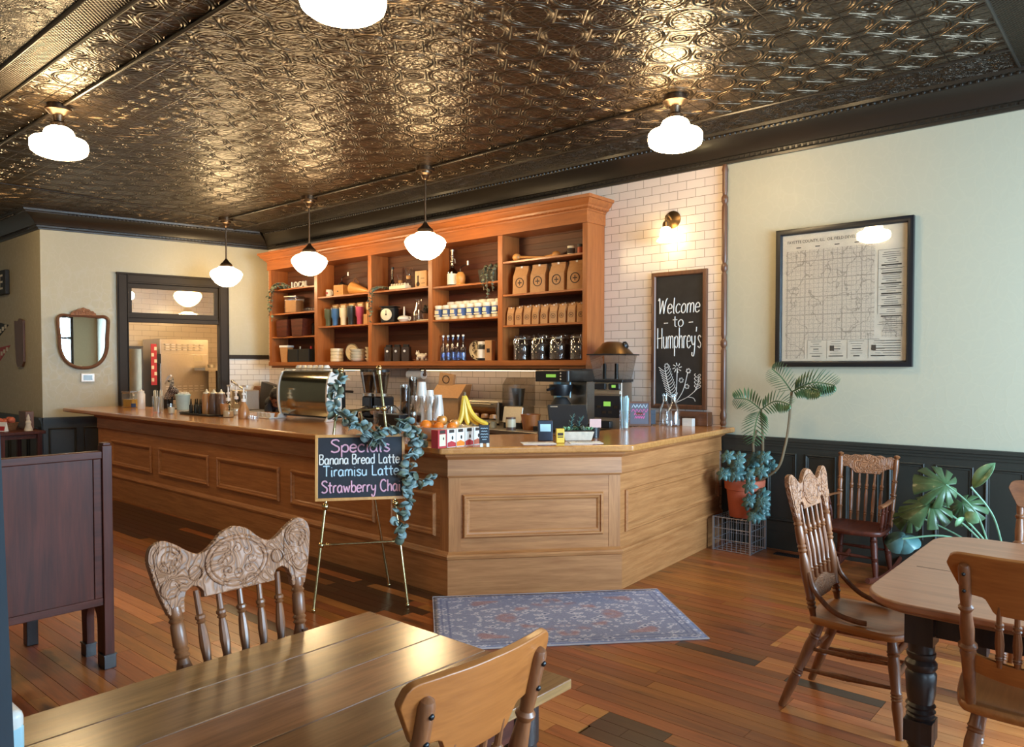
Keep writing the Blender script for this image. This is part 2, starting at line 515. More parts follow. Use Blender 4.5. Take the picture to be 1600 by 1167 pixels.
    b.inputs['Base Color'].default_value = c
    bump(nt, b, h, st, di)
    return m

M = {}
M['sage'] = wallpaper('sage_wallpaper', srgb(182, 175, 152))
M['tile'] = tiles('white_subway_tile', srgb(230, 212, 200), srgb(150, 130, 112))
M['tile_kitchen'] = tiles('kitchen_tile', srgb(228, 212, 190), srgb(170, 150, 128), 0.3, 0.1, 'YZ')
M['tin'] = tin('tin_ceiling', srgb(74, 60, 45), rough=0.3)
M['tin_scroll'] = tin('tin_scroll', srgb(64, 53, 42), pattern='scroll', rough=0.34)
M['tin_rib'] = tin('tin_ribbed', srgb(64, 54, 42), pattern='rib', rough=0.34)
M['bronze'] = plain('dark_bronze_paint', srgb(36, 29, 22), 0.42, 0.1, 0.1)
M['black_green'] = plain('black_green_paint', srgb(43, 43, 38), 0.45, 0, 0.1, bumpy=0.04, bscale=30)
M['casing'] = plain('dark_brown_casing_paint', srgb(44, 34, 24), 0.55, 0, 0, spec=0.25)
M['black'] = plain('black_plastic', srgb(24, 24, 27), 0.35)
M['black_matt'] = plain('matt_black', srgb(20, 20, 22), 0.7)
M['navy'] = plain('navy_slate', srgb(38, 46, 62), 0.5)
M['steel'] = plain('brushed_steel', srgb(196, 188, 176), 0.36, 1.0, bumpy=0.02)
M['steel_dark'] = plain('dark_steel', srgb(96, 92, 88), 0.32, 1.0)
M['mirror_steel'] = plain('polished_steel', srgb(168, 156, 130), 0.1, 1.0, bumpy=0.03, bscale=6)
M['brass'] = plain('polished_brass', srgb(206, 188, 140), 0.2, 1.0)
M['old_brass'] = plain('aged_brass', srgb(120, 92, 60), 0.35, 0.9)
M['bronze_metal'] = plain('oiled_bronze', srgb(84, 68, 54), 0.35, 0.9)
M['white'] = plain('white_glaze', srgb(232, 226, 218), 0.3, 0, 0.3)
M['white_matt'] = plain('white_paper', srgb(228, 224, 218), 0.7)
M['cream'] = plain('cream_glaze', srgb(222, 208, 178), 0.35, 0, 0.3)
M['kraft'] = plain('kraft_paper', srgb(178, 130, 84), 0.75, bumpy=0.1, bscale=40)
M['ink'] = plain('dark_ink', srgb(58, 40, 30), 0.7)
M['glass'] = glass('clear_glass')
M['pane'] = glass('window_glass', (0.97, 0.98, 0.97, 1), thin=0.14)
M['blue_glass'] = glass('blue_glass', (0.78, 0.84, 0.95, 1))
M['smoke_glass'] = glass('smoky_plastic', (0.76, 0.73, 0.7, 1), 0.06)
M['dark_glass'] = glass('brown_glass', (0.25, 0.17, 0.12, 1))
M['beans'] = plain('coffee_beans', srgb(46, 27, 18), 0.45, bumpy=0.9, bscale=120, var=0.35)
M['mirror'] = plain('mirror_glass', (0.92, 0.94, 0.95, 1), 0.01, 1.0, var=0)
M['terracotta'] = plain('terracotta', srgb(176, 88, 62), 0.6, bumpy=0.05)
M['soil'] = plain('potting_soil', srgb(52, 38, 30), 0.9, bumpy=0.8, bscale=60)
M['leaf'] = plain('dark_leaf', srgb(70, 98, 62), 0.42, 0, 0.2, var=0.25)
M['leaf_blue'] = plain('bluish_leaf', srgb(74, 112, 112), 0.45, 0, 0.2, var=0.25)
M['leaf_light'] = plain('pale_green_leaf', srgb(116, 158, 116), 0.4, 0, 0.2, var=0.2)
M['euc'] = plain('eucalyptus_leaf', srgb(132, 152, 150), 0.55, var=0.3)
M['euc_dark'] = plain('dull_green_leaf', srgb(96, 106, 88), 0.6, var=0.3)
M['stem'] = plain('brown_stem', srgb(112, 92, 66), 0.7)
M['stem_green'] = plain('green_stem', srgb(120, 160, 128), 0.5)
M['slate'] = plain('chalkboard', srgb(34, 31, 31), 0.6, bumpy=0.03, bscale=12, var=0.3)
M['slate_blue'] = plain('blue_black_chalkboard', srgb(26, 27, 36), 0.55, var=0.25)
M['chalk'] = plain('white_chalk', srgb(226, 222, 216), 0.9)
M['chalk_pink'] = plain('pink_chalk', srgb(222, 168, 186), 0.9)
M['chalk_blue'] = plain('pale_blue_chalk', srgb(190, 214, 226), 0.9)
M['red'] = plain('red_print', srgb(176, 44, 48), 0.5)
M['yellow'] = plain('yellow_paint', srgb(222, 182, 60), 0.45)
M['blue'] = plain('blue_print', srgb(52, 84, 150), 0.45)
M['sky_blue'] = plain('light_blue_plastic', srgb(178, 212, 222), 0.4)
M['orange'] = plain('orange_peel', srgb(232, 126, 32), 0.45, bumpy=0.15, bscale=90)
M['apple'] = plain('apple_skin', srgb(206, 140, 66), 0.3, 0, 0.3, var=0.4)
M['banana'] = plain('banana_skin', srgb(222, 184, 60), 0.45, var=0.12)
M['wood_light'] = wood('light_wood', srgb(190, 128, 62), srgb(214, 156, 88), 'Z')
M['wood_lightX'] = wood('light_wood_x', srgb(186, 124, 60), srgb(212, 152, 86), 'X')
OAK1, OAK2 = srgb(150, 92, 48), srgb(190, 128, 76)
for ax in 'XYZ':
    M['oak' + ax] = wood('counter_oak_' + ax.lower(), OAK1, OAK2, ax, 0.5, 0.08, 1.4, bstr=0.1)
    M['shelf' + ax] = wood('orange_oak_' + ax.lower(), srgb(136, 74, 32), srgb(172, 100, 48), ax, 0.42, 0.2, 1.2)
    M['mahog' + ax] = wood('dark_mahogany_' + ax.lower(), srgb(58, 26, 18), srgb(90, 42, 28), ax, 0.5, 0.1, 1.2)
    M['chair' + ax] = wood('chair_oak_' + ax.lower(), srgb(104, 60, 34), srgb(140, 86, 50), ax, 0.42, 0.2, 1.6)
    M['honey' + ax] = wood('honey_maple_' + ax.lower(), srgb(142, 80, 34), srgb(178, 108, 52), ax, 0.4, 0.2, 1.3, spots=(1.2, 0.66, srgb(96, 52, 26)))
    M['walnut' + ax] = wood('walnut_frame_' + ax.lower(), srgb(82, 50, 32), srgb(112, 70, 44), ax, 0.45, 0.15, 1.4)
M['counter_top'] = wood('counter_top_oak', srgb(172, 110, 56), srgb(202, 140, 78), 'X', 0.2, 0.6, 1.3, bstr=0.03)
M['counter_topY'] = wood('counter_top_oak_y', srgb(172, 110, 56), srgb(202, 140, 78), 'Y', 0.2, 0.6, 1.3, bstr=0.03)
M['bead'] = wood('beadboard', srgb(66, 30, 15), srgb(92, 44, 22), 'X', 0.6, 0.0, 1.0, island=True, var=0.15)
M['table'] = wood('farm_table_planks', srgb(108, 74, 46), srgb(156, 112, 72), 'Y', 0.24, 0.3, 1.2, island=True, var=0.18, bstr=0.12, spots=(1.3, 0.62, srgb(96, 66, 42)))
M['table2'] = wood('table_top_wood', srgb(138, 90, 58), srgb(172, 118, 80), 'X', 0.36, 0.25, 1.1, island=True, var=0.06)
M['black_wood'] = wood('ebonised_wood', srgb(30, 24, 24), srgb(48, 38, 36), 'Z', 0.4, 0.2)
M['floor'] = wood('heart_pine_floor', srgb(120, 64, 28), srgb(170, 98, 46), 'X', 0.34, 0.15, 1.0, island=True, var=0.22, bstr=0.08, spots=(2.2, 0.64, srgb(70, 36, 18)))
M['floor_dark'] = wood('dark_stained_shaded_boards', srgb(48, 27, 15), srgb(76, 44, 24), 'X', 0.32, 0.25, 1.0, island=True, var=0.25, bstr=0.08)  # darker boards, and the shade by the counter as board colour
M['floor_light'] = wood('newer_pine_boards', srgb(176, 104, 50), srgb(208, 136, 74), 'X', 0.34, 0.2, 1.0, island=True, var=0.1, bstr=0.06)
M['seat'] = wood('chair_seat_maple', srgb(148, 92, 46), srgb(182, 120, 66), 'Y', 0.36, 0.25, 1.2)
for ax in 'XYZ': M['mahog' + ax].node_tree.nodes['Principled BSDF'].inputs['Specular IOR Level'].default_value = 0.2
def carved(name, c1, c2):
    m, nt, b = nmat(name)
    b.inputs['Roughness'].default_value = 0.5
    tc = node(nt, 'ShaderNodeTexCoord')
    nz = node(nt, 'ShaderNodeTexNoise'); nz.inputs['Scale'].default_value = 9; nz.inputs['Detail'].default_value = 1; nz.inputs['Distortion'].default_value = 1.8
    lk(nt, tc.outputs['Object'], nz.inputs['Vector'])
    w = mth(nt, 'COSINE', mth(nt, 'MULTIPLY', nz.outputs[0], 70))
    lk(nt, ramp(nt, mth(nt, 'MULTIPLY_ADD', w, 0.5, 0.5), [(0.0, c1), (0.35, c2)]), b.inputs['Base Color'])
    bump(nt, b, w, 0.5, 0.004)
    return m
M['carved'] = carved('pressed_carving', srgb(122, 80, 54), srgb(158, 108, 76))
def rug_mat():
    m, nt, b = nmat('faded_persian_rug')
    b.inputs['Roughness'].default_value = 0.95
    b.inputs['Specular IOR Level'].default_value = 0.1
    tc = node(nt, 'ShaderNodeTexCoord')
    sp = node(nt, 'ShaderNodeSeparateXYZ'); lk(nt, tc.outputs['Object'], sp.inputs[0])
    ax = mth(nt, 'ABSOLUTE', sp.outputs[0]); ay = mth(nt, 'ABSOLUTE', sp.outputs[1])
    cb = node(nt, 'ShaderNodeCombineXYZ'); lk(nt, ax, cb.inputs[0]); lk(nt, ay, cb.inputs[1])
    nz = node(nt, 'ShaderNodeTexNoise'); nz.inputs['Scale'].default_value = 9; nz.inputs['Detail'].default_value = 2.5; nz.inputs['Distortion'].default_value = 1.2
    lk(nt, cb.outputs[0], nz.inputs['Vector'])
    vo = node(nt, 'ShaderNodeTexVoronoi', feature='F1', distance='MANHATTAN'); vo.inputs['Scale'].default_value = 22
    lk(nt, cb.outputs[0], vo.inputs['Vector'])
    dia = mth(nt, 'ADD', mth(nt, 'MULTIPLY', ax, 1.0), mth(nt, 'MULTIPLY', ay, 1.5))
    st = mth(nt, 'MULTIPLY_ADD', mth(nt, 'SINE', mth(nt, 'MULTIPLY', dia, 34)), 0.25, 0.5)
    f = mth(nt, 'ADD', mth(nt, 'MULTIPLY', nz.outputs[0], 0.6), mth(nt, 'MULTIPLY', vo.outputs['Distance'], 0.5))
    f = mth(nt, 'ADD', f, mth(nt, 'MULTIPLY', st, 0.22))
    field = ramp(nt, f, [(0.42, srgb(112, 116, 144)), (0.52, srgb(168, 168, 190)), (0.62, srgb(212, 206, 212)), (0.72, srgb(146, 148, 172))])
    n2 = node(nt, 'ShaderNodeTexNoise'); n2.inputs['Scale'].default_value = 4.5; n2.inputs['Detail'].default_value = 2
    lk(nt, cb.outputs[0], n2.inputs['Vector'])
    mx = node(nt, 'ShaderNodeMix', data_type='RGBA')
    bx = mth(nt, 'LESS_THAN', ax, 0.58); by = mth(nt, 'LESS_THAN', ay, 0.36)
    inb = mth(nt, 'MULTIPLY', bx, by)
    lk(nt, mth(nt, 'MULTIPLY', inb, ramp(nt, n2.outputs[0], [(0.52, (0, 0, 0, 1)), (0.62, (0.8, 0.8, 0.8, 1))])), mx.inputs['Factor'])
    lk(nt, field, mx.inputs['A']); mx.inputs['B'].default_value = srgb(172, 132, 130)
    # border stripes
    e = mth(nt, 'MINIMUM', mth(nt, 'SUBTRACT', 0.81, ax), mth(nt, 'SUBTRACT', 0.5, ay))
    stripe = mth(nt, 'MULTIPLY', mth(nt, 'GREATER_THAN', mth(nt, 'SINE', mth(nt, 'MULTIPLY', e, 150)), 0.55), mth(nt, 'LESS_THAN', e, 0.13))
    m2 = node(nt, 'ShaderNodeMix', data_type='RGBA')
    lk(nt, mth(nt, 'MULTIPLY', stripe, 0.55), m2.inputs['Factor']); lk(nt, mx.outputs['Result'], m2.inputs['A']); m2.inputs['B'].default_value = srgb(104, 110, 144)
    fine = node(nt, 'ShaderNodeTexNoise'); fine.inputs['Scale'].default_value = 160
    lk(nt, tc.outputs['Object'], fine.inputs['Vector'])
    hs = node(nt, 'ShaderNodeHueSaturation'); lk(nt, mth(nt, 'MULTIPLY_ADD', fine.outputs[0], 0.9, 0.55), hs.inputs['Value'])
    lk(nt, m2.outputs['Result'], hs.inputs['Color'])
    lk(nt, hs.outputs[0], b.inputs['Base Color'])
    bump(nt, b, fine.outputs[0], 0.3, 0.004)
    return m
M['rug'] = rug_mat()
def map_mat():
    m, nt, b = nmat('old_map_print')
    b.inputs['Roughness'].default_value = 0.5; b.inputs['Coat Weight'].default_value = 1.0; b.inputs['Coat Roughness'].default_value = 0.06
    tc = node(nt, 'ShaderNodeTexCoord')
    sp = node(nt, 'ShaderNodeSeparateXYZ'); lk(nt, tc.outputs['Object'], sp.inputs[0])
    gx = mth(nt, 'LESS_THAN', mth(nt, 'FRACT', mth(nt, 'MULTIPLY', sp.outputs[0], 26)), 0.12)
    gz = mth(nt, 'LESS_THAN', mth(nt, 'FRACT', mth(nt, 'MULTIPLY', sp.outputs[2], 26)), 0.12)
    gx2 = mth(nt, 'LESS_THAN', mth(nt, 'FRACT', mth(nt, 'MULTIPLY', sp.outputs[0], 6.5)), 0.06)
    gz2 = mth(nt, 'LESS_THAN', mth(nt, 'FRACT', mth(nt, 'MULTIPLY', sp.outputs[2], 6.5)), 0.06)
    g = mth(nt, 'MAXIMUM', mth(nt, 'MULTIPLY', mth(nt, 'MAXIMUM', gx, gz), 0.35), mth(nt, 'MULTIPLY', mth(nt, 'MAXIMUM', gx2, gz2), 0.5))
    nz = node(nt, 'ShaderNodeTexNoise'); nz.inputs['Scale'].default_value = 120; nz.inputs['Detail'].default_value = 3
    lk(nt, tc.outputs['Object'], nz.inputs['Vector'])
    nl = node(nt, 'ShaderNodeTexNoise'); nl.inputs['Scale'].default_value = 5; nl.inputs['Detail'].default_value = 3
    lk(nt, tc.outputs['Object'], nl.inputs['Vector'])
    sx = ramp(nt, nz.outputs[0], [(0.5, (0, 0, 0, 1)), (0.62, (1, 1, 1, 1))])
    riv = ramp(nt, mth(nt, 'ABSOLUTE', mth(nt, 'SUBTRACT', nl.outputs[0], 0.5)), [(0.0, (0.7, 0.7, 0.7, 1)), (0.012, (0, 0, 0, 1))])
    f = mth(nt, 'MINIMUM', mth(nt, 'ADD', mth(nt, 'ADD', g, mth(nt, 'MULTIPLY', sx, 0.35)), riv), 0.8)
    mx = node(nt, 'ShaderNodeMix', data_type='RGBA')
    lk(nt, f, mx.inputs['Factor']); mx.inputs['A'].default_value = srgb(232, 212, 194); mx.inputs['B'].default_value = srgb(140, 120, 108)
    lk(nt, mx.outputs['Result'], b.inputs['Base Color'])
    return m
M['map'] = map_mat()
M['map_paper'] = plain('old_map_margin', srgb(234, 216, 198), 0.5, 0, 0.8)
M['map_ink'] = plain('map_ink', srgb(66, 54, 50), 0.6)
M['globe'] = plain('lit_opal_glass', (1, 0.95, 0.85, 1), 0.3, emit=(1.0, 0.71, 0.36, 1), es=LAMP, var=0)
M['globe_pendant'] = plain('lit_opal_glass_pendant', (1, 0.95, 0.85, 1), 0.3, emit=(1.0, 0.71, 0.36, 1), es=PEND, var=0)
M['globe_sconce'] = plain('lit_opal_shade', (1, 0.95, 0.85, 1), 0.3, emit=(1.0, 0.76, 0.34, 1), es=16, var=0)
M['screen_green'] = plain('lit_green_display', (0.1, 0.3, 0.05, 1), 0.3, emit=(0.45, 0.8, 0.12, 1), es=0.4, var=0)
M['strip'] = plain('lit_strip_diffuser', (1, 0.95, 0.85, 1), 0.3, emit=(1.0, 0.74, 0.42, 1), es=STRIP, var=0)
M['skin'] = plain('skin', srgb(150, 96, 68), 0.5, var=0.05)
M['hair'] = plain('dark_brown_hair', srgb(34, 22, 17), 0.5, bumpy=0.5, bscale=60)
M['shirt'] = plain('charcoal_shirt', srgb(46, 44, 48), 0.85)
M['apron'] = plain('brown_apron', srgb(70, 54, 42), 0.85)
M['teal'] = plain('dark_teal_paint', srgb(30, 42, 50), 0.45, 0, 0.1)
M['wire'] = plain('galvanised_wire', srgb(170, 172, 178), 0.4, 0.8)
M['stone'] = plain('pale_stone', srgb(196, 182, 164), 0.8, bumpy=0.3, bscale=30, var=0.12)
M['basket'] = plain('woven_basket', srgb(120, 78, 46), 0.8, bumpy=0.9, bscale=70, var=0.3)
M['syrup'] = plain('caramel_syrup', srgb(178, 124, 76), 0.3, 0, 0.3)
M['choc'] = plain('mocha_sauce', srgb(104, 78, 66), 0.35, 0, 0.3)
M['amber'] = plain('amber_oil', srgb(214, 168, 60), 0.3, 0, 0.3)

# ---------------------------------------------------------------- room shell
ZC = 3.72          # ceiling
YW = 6.62          # long right-hand wall
XF = 2.6           # shop-front wall behind the camera
BW0 = Vector((-11.59, 3.58, 0)); BW1 = Vector((-10.9, 6.62, 0))
BD = BW1 - BW0; BANG = math.atan2(BD.y, BD.x); BLEN = BD.length

# floor boards, each board an island of one floor mesh
def in_dark(x, y): return 2.98 < y < 3.74 and x < -3.95
fl = MB()
rf = random.Random(3)
bw = 0.088
y = -4.0
row = 0
DARK = [(-9.6, -3.9, 3.02, 3.72), (-1.95, -1.55, 2.72, 2.98), (-4.6, -3.75, 3.2, 3.6), (-0.9, -0.55, 3.1, 3.3)]  # long band before the counter is mostly its shade put into board colour
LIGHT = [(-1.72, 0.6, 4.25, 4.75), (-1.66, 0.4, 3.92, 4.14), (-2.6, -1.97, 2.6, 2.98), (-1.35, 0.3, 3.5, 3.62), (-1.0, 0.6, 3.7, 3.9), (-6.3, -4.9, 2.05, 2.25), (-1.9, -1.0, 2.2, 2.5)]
while y < YW:
    yb = min(y + bw, YW)
    ym = (y + yb) / 2
    cuts = [-16.0]
    while cuts[-1] < XF: cuts.append(cuts[-1] + rf.uniform(1.3, 4.2))
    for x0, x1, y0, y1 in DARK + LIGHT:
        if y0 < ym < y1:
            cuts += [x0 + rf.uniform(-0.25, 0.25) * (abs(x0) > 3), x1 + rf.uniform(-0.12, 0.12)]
    cuts = sorted(c for c in cuts if -16 <= c < XF) + [XF]
    for a, b in zip(cuts, cuts[1:]):
        if b - a < 0.02: continue
        xm = (a + b) / 2
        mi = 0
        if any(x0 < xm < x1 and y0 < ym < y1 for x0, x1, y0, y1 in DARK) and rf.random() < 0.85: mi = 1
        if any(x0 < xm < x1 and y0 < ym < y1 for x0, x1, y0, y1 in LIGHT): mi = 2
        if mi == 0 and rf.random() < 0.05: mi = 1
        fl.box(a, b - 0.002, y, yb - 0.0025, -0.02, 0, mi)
    y = yb
fl.box(-16, XF, -4, YW, -0.08, -0.02, 1)
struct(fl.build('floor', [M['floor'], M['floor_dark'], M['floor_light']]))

# right-hand wall: wallpaper end and tiled end
struct(MB().box(-3.13, XF, YW, YW + 0.12, 0, ZC).build('wall_right', M['sage']))
struct(MB().box(-10.9, -3.13, YW - 0.012, YW + 0.12, 0, ZC).build('wall_right_tiled', M['tile']))
# back wall, slightly skewed, with the kitchen doorway
bwm = MB()
D0, D1, DT = 1.03, 2.37, 2.86
for a, b, z0, z1 in ((0, D0, 0, ZC), (D1, BLEN, 0, ZC), (D0, D1, DT, ZC)):
    bwm.box(a, b, 0, 0.13, z0, z1)
struct(bwm.build('wall_back', M['sage'], loc=BW0, rot=(0, 0, BANG)))
struct(MB().box(2.475, BLEN, -0.012, 0.0, 0, 1.745).build('wall_back_tiled', tiles('white_subway_tile_back', srgb(226, 214, 200), srgb(150, 130, 112)), loc=BW0, rot=(0, 0, BANG)))
struct(MB().box(-16, -11.592, 3.58, 3.68, 0, ZC).build('wall_left', M['sage']))
struct(MB().box(-16.1, -16, -4, 3.58, 0, ZC).build('wall_far', M['sage']))
struct(MB().box(-16, XF, -4.12, -4, 0, ZC).build('wall_near', M['sage']))
# shop-front wall with two big windows and a glazed door bay
fw = MB()
for a, b, z0, z1 in ((-4, -2.4, 0, ZC), (1.2, 2.4, 0, ZC), (6.0, YW, 0, ZC), (-2.4, 1.2, 0, 0.75), (-2.4, 1.2, 3.15, ZC), (2.4, 6.0, 0, 0.75), (2.4, 6.0, 3.15, ZC)):
    fw.box(XF, XF + 0.15, a, b, z0, z1)
struct(fw.build('wall_front', M['sage']))
for i, (a, b) in enumerate(((-2.4, 1.2), (2.4, 6.0))):
    f = MB()
    my = (a + b) / 2
    for y0, y1 in ((a, a + 0.07), (my - 0.035, my + 0.035), (b - 0.07, b)): f.box(XF + 0.03, XF + 0.11, y0, y1, 0.75, 3.15)
    for z0, z1 in ((0.75, 0.82), (2.45, 2.52), (3.08, 3.15)): f.box(XF + 0.03, XF + 0.11, a + 0.07, b - 0.07, z0, z1)
    w = struct(f.build('window_%d' % (i + 1), M['casing']))
    MB().box(XF + 0.065, XF + 0.071, a + 0.07, b - 0.07, 0.82, 3.08).build('pane', M['pane'], w)

# pressed-tin ceiling: field, ribbed bands and scroll borders
ce = MB()
E0, E1, YB = -0.82, -10.1, 5.97
def cp(x0, x1, y0, y1, mi): ce.box(x0 - E0, x1 - E0, y0 - YB, y1 - YB, 0, 0.1, mi)
cp(E1, E0, 1.9, YB, 0)
cp(-16, E0, YB, YW, 1); cp(-16, E1, 1.9, YB, 0)
cp(E0, -0.62, -4, YW, 2); cp(-0.62, -0.3, -4, YW, 1); cp(-0.3, -0.18, -4, YW, 2); cp(-0.18, XF, -4, YW, 1)
cp(-16, E0, 1.7, 1.9, 2); cp(-16, E0, -4, 1.7, 1)
struct(ce.build('ceiling', [M['tin'], M['tin_scroll'], M['tin_rib']], loc=(E0, YB, ZC)))
rl = MB()
for yy in (YB, 1.9, 1.7): rl.tube([(-11.2, yy, ZC), (E0, yy, ZC)], 0.014, 8)
for xx in (E0, -0.62, -0.3, -0.18): rl.tube([(xx, -4, ZC), (xx, YW - 0.25, ZC)], 0.012, 8)
rl.tube([(E1, 1.9, ZC), (E1, YB, ZC)], 0.014, 8)
struct(rl.build('trim_1', M['bronze']))

# crown mouldings
CROWN = [(0, 3.485), (0.022, 3.485), (0.026, 3.505), (0.045, 3.512), (0.05, 3.535), (0.07, 3.54), (0.085, 3.575), (0.12, 3.615), (0.17, 3.655), (0.215, 3.675), (0.22, 3.69), (0.245, 3.695), (0.25, 3.72), (0, 3.72)]
def crown(name, L, loc, rz, e0=0.0, e1=0.0):   # runs along local x, wall behind at +y
    m = MB()
    n = len(CROWN)
    vs = [(e0 * d, -d, z) for d, z in CROWN] + [(L - e1 * d, -d, z) for d, z in CROWN]
    m.add(vs, [(i, (i + 1) % n, n + (i + 1) % n, n + i) for i in range(n)] + [tuple(range(n)), tuple(range(2 * n - 1, n - 1, -1))])
    k = int(L / 0.05)
    for i in range(6, k - 5):
        x = (i + 0.5) * L / k
        m.box(x - 0.013, x + 0.013, -0.058, -0.03, 3.512, 3.53)
        m.ell((x, -0.232, 3.685), 0.014, n=6, k=4)
    return struct(m.build(name, M['bronze'], loc=loc, rot=(0, 0, rz)))
crown('trim_2', 13.5, (-10.9, YW - 0.013, 0), 0, e0=1.0)
crown('trim_3', BLEN, BW0, BANG, e0=-0.8, e1=0.9)
crown('trim_4', 4.3, (-15.9, 3.58, 0), 0, e1=-0.8)

# black-green wainscot with sunk panels (local x along the wall, room at -y)
def wainscot(name, L, loc, rz, top, panels, z0=0.25, z1=0.86):
    m = MB()
    m.box(0, L, -0.018, 0, 0, top - 0.03)
    m.box(0, L, -0.032, -0.018, 0, 0.14); m.box(0, L, -0.026, -0.018, 0.14, 0.16)
    m.box(0, L, -0.05, 0, top - 0.03, top); m.box(0, L, -0.036, -0.018, top - 0.055, top - 0.03); m.box(0, L, -0.027, -0.018, top - 0.08, top - 0.055)
    for a, b in panels:
        m.mould(a, b, z0, z1, [(0, -0.018), (0, -0.027), (0.008, -0.031), (0.014, -0.027), (0.02, -0.022), (0.026, -0.024), (0.03, -0.018)])
    return struct(m.build(name, M['black_green'], loc=loc, rot=(0, 0, rz)))
wainscot('trim_5', 5.73, (-3.13, YW, 0), 0, 0.995, [(0.1 + 0.335 * k, 0.36 + 0.335 * k) for k in range(16)])
wainscot('trim_6', 0.9, BW0, BANG, 0.925, [(0.06, 0.4), (0.48, 0.82)], 0.2, 0.78)
wainscot('trim_7', 4.38, (-15.97, 3.58, 0), 0, 0.925, [(0.1 + 0.42 * k, 0.44 + 0.42 * k) for k in range(10)], 0.2, 0.78)
# dark rail above the tiles on the back wall
struct(MB().box(2.476, BLEN - 0.02, -0.03, 0, 1.745, 1.805).build('trim_8', M['casing'], loc=BW0, rot=(0, 0, BANG)))
# turned half-column closing the edge of the tiles
m = MB()
prof = [(0, .022), (.01, .03), (.02, .022), (.03, .03), (.045, .03), (.06, .02), (.07, .026), (.29, .026), (.3, .018), (.31, .03), (.325, .03), (.335, .018), (.35, .026), (.36, .026),
        (.58, .026), (.59, .018), (.6, .03), (.615, .03), (.625, .018), (.64, .026), (.66, .026), (.84, .026), (.85, .018), (.86, .03), (.875, .03), (.885, .018), (.9, .024), (.97, .024), (.98, .03), (1, .018)]
m.turned((-3.115, YW - 0.03, 1.07), (-3.115, YW - 0.03, 3.485), prof, 14)
struct(m.build('trim_9', M['walnutZ']))

# kitchen doorway: casing, transom, pane
dr = MB()
def casing(m):
    for a, b in ((0.925, 1.07), (2.33, 2.475)):
        m.box(a, b, -0.03, 0, 0, 2.96); m.box(a + 0.02, b - 0.02, -0.042, -0.03, 0, 2.94)
        m.box(a, a + 0.012, -0.05, -0.03, 0, 2.96); m.box(b - 0.012, b, -0.05, -0.03, 0, 2.96)
    m.box(1.07, 2.33, -0.03, 0, 2.83, 2.96); m.box(1.07, 2.33, -0.042, -0.03, 2.85, 2.94)
    m.box(0.915, 2.485, -0.055, 0, 2.95, 2.975)
    m.box(1.03, 1.06, 0, 0.13, 0, 2.86); m.box(2.34, 2.37, 0, 0.13, 0, 2.86); m.box(1.06, 2.34, 0, 0.13, 2.83, 2.86)
    m.box(1.06, 2.34, -0.01, 0.12, 2.27, 2.33); m.box(1.06, 2.34, -0.025, 0.1, 2.33, 2.345)
    m.frame(1.06, 2.34, 2.345, 2.83, 0.065, 0.02, 0.07)
casing(dr)
d1 = struct(dr.build('door_1', M['casing'], loc=BW0, rot=(0, 0, BANG), bevel=0.003, seg=1))
MB().box(1.12, 2.28, -.003, .003, 0, 0.36).build('transom_pane', M['pane'], d1, (0, 0.03, 2.408), (R(-3.5), 0, 0))

# kitchen beyond the doorway
KP = [(-14.6, 3.69), (-11.74, 3.69), (-11.08, 6.74), (-11.01, 6.75), (-11.01, 8.4), (-14.6, 8.4)]
struct(MB().box(-14.6, -14.5, 3.69, 8.4, 0, 3.1).build('wall_kitchen_back', M['tile_kitchen']))
struct(MB().box(-14.5, -11.01, 8.3, 8.4, 0, 3.1).build('wall_kitchen_side', M['tile']))
struct(MB().prism(KP, 3.1, 3.2).build('ceiling_kitchen', plain('white_ceiling_paint', srgb(226, 218, 204), 0.8)))
struct(MB().box(-14.6, -11.01, YW + .002, 8.4, -0.08, 0.0).build('floor_kitchen', M['steel_dark']))
struct(MB().box(-11.14, -11.01, 6.76, 8.3, 0, 3.1).build('wall_kitchen_front', M['tile_kitchen']))

# ---------------------------------------------------------------- lamps
def lamp_light(parent, z, power, rad):
    l = bpy.data.lights.new('bulb', 'POINT'); l.energy = power; l.color = WARM; l.shadow_soft_size = rad
    o = bpy.data.objects.new('bulb', l); C.objects.link(o); o.parent = parent; o.location = (0, 0, z)
def semi_flush(x, y, label):
    t = thing('ceiling_light', label, 'ceiling light', (x, y, ZC), 0, 'opal glass ceiling lights')
    MB().lathe([(0.0, -0.001), (0.085, -0.001), (0.085, -0.03), (0.1, -0.034), (0.1, -0.046), (0.085, -0.052), (0.07, -0.07), (0.045, -0.082), (0.04, -0.1), (0.036, -0.13), (0.05, -0.14), (0.062, -0.148), (0.062, -0.175), (0, -0.175)], 24).build('canopy', M['bronze_metal'], t)
    MB().lathe([(0.0, -0.176), (0.07, -0.176), (0.098, -0.195), (0.112, -0.225), (0.116, -0.25), (0.15, -0.262), (0.192, -0.275), (0.207, -0.295), (0.209, -0.34), (0.2, -0.372), (0.17, -0.395), (0.12, -0.412), (0.06, -0.42), (0, -0.422)], 32).build('glass_globe', M['globe'], t, smooth=60)
    return t
semi_flush(-2.92, 5.3, 'opal schoolhouse ceiling light nearest the map wall, above the right end of the counter')
semi_flush(-6.77, 2.24, 'opal schoolhouse ceiling light hanging at far left over the bench')
semi_flush(-3.03, 2.25, 'opal schoolhouse ceiling light cut off by the top edge, nearest the camera')
semi_flush(-10.6, 2.24, 'unseen opal ceiling light added to brighten the far left part of the room')  # out of view, added to lift the dark left part
semi_flush(-6.77, -0.9, 'unseen opal ceiling light added to brighten the near left part of the room')  # another added lamp out of view, more light from the left
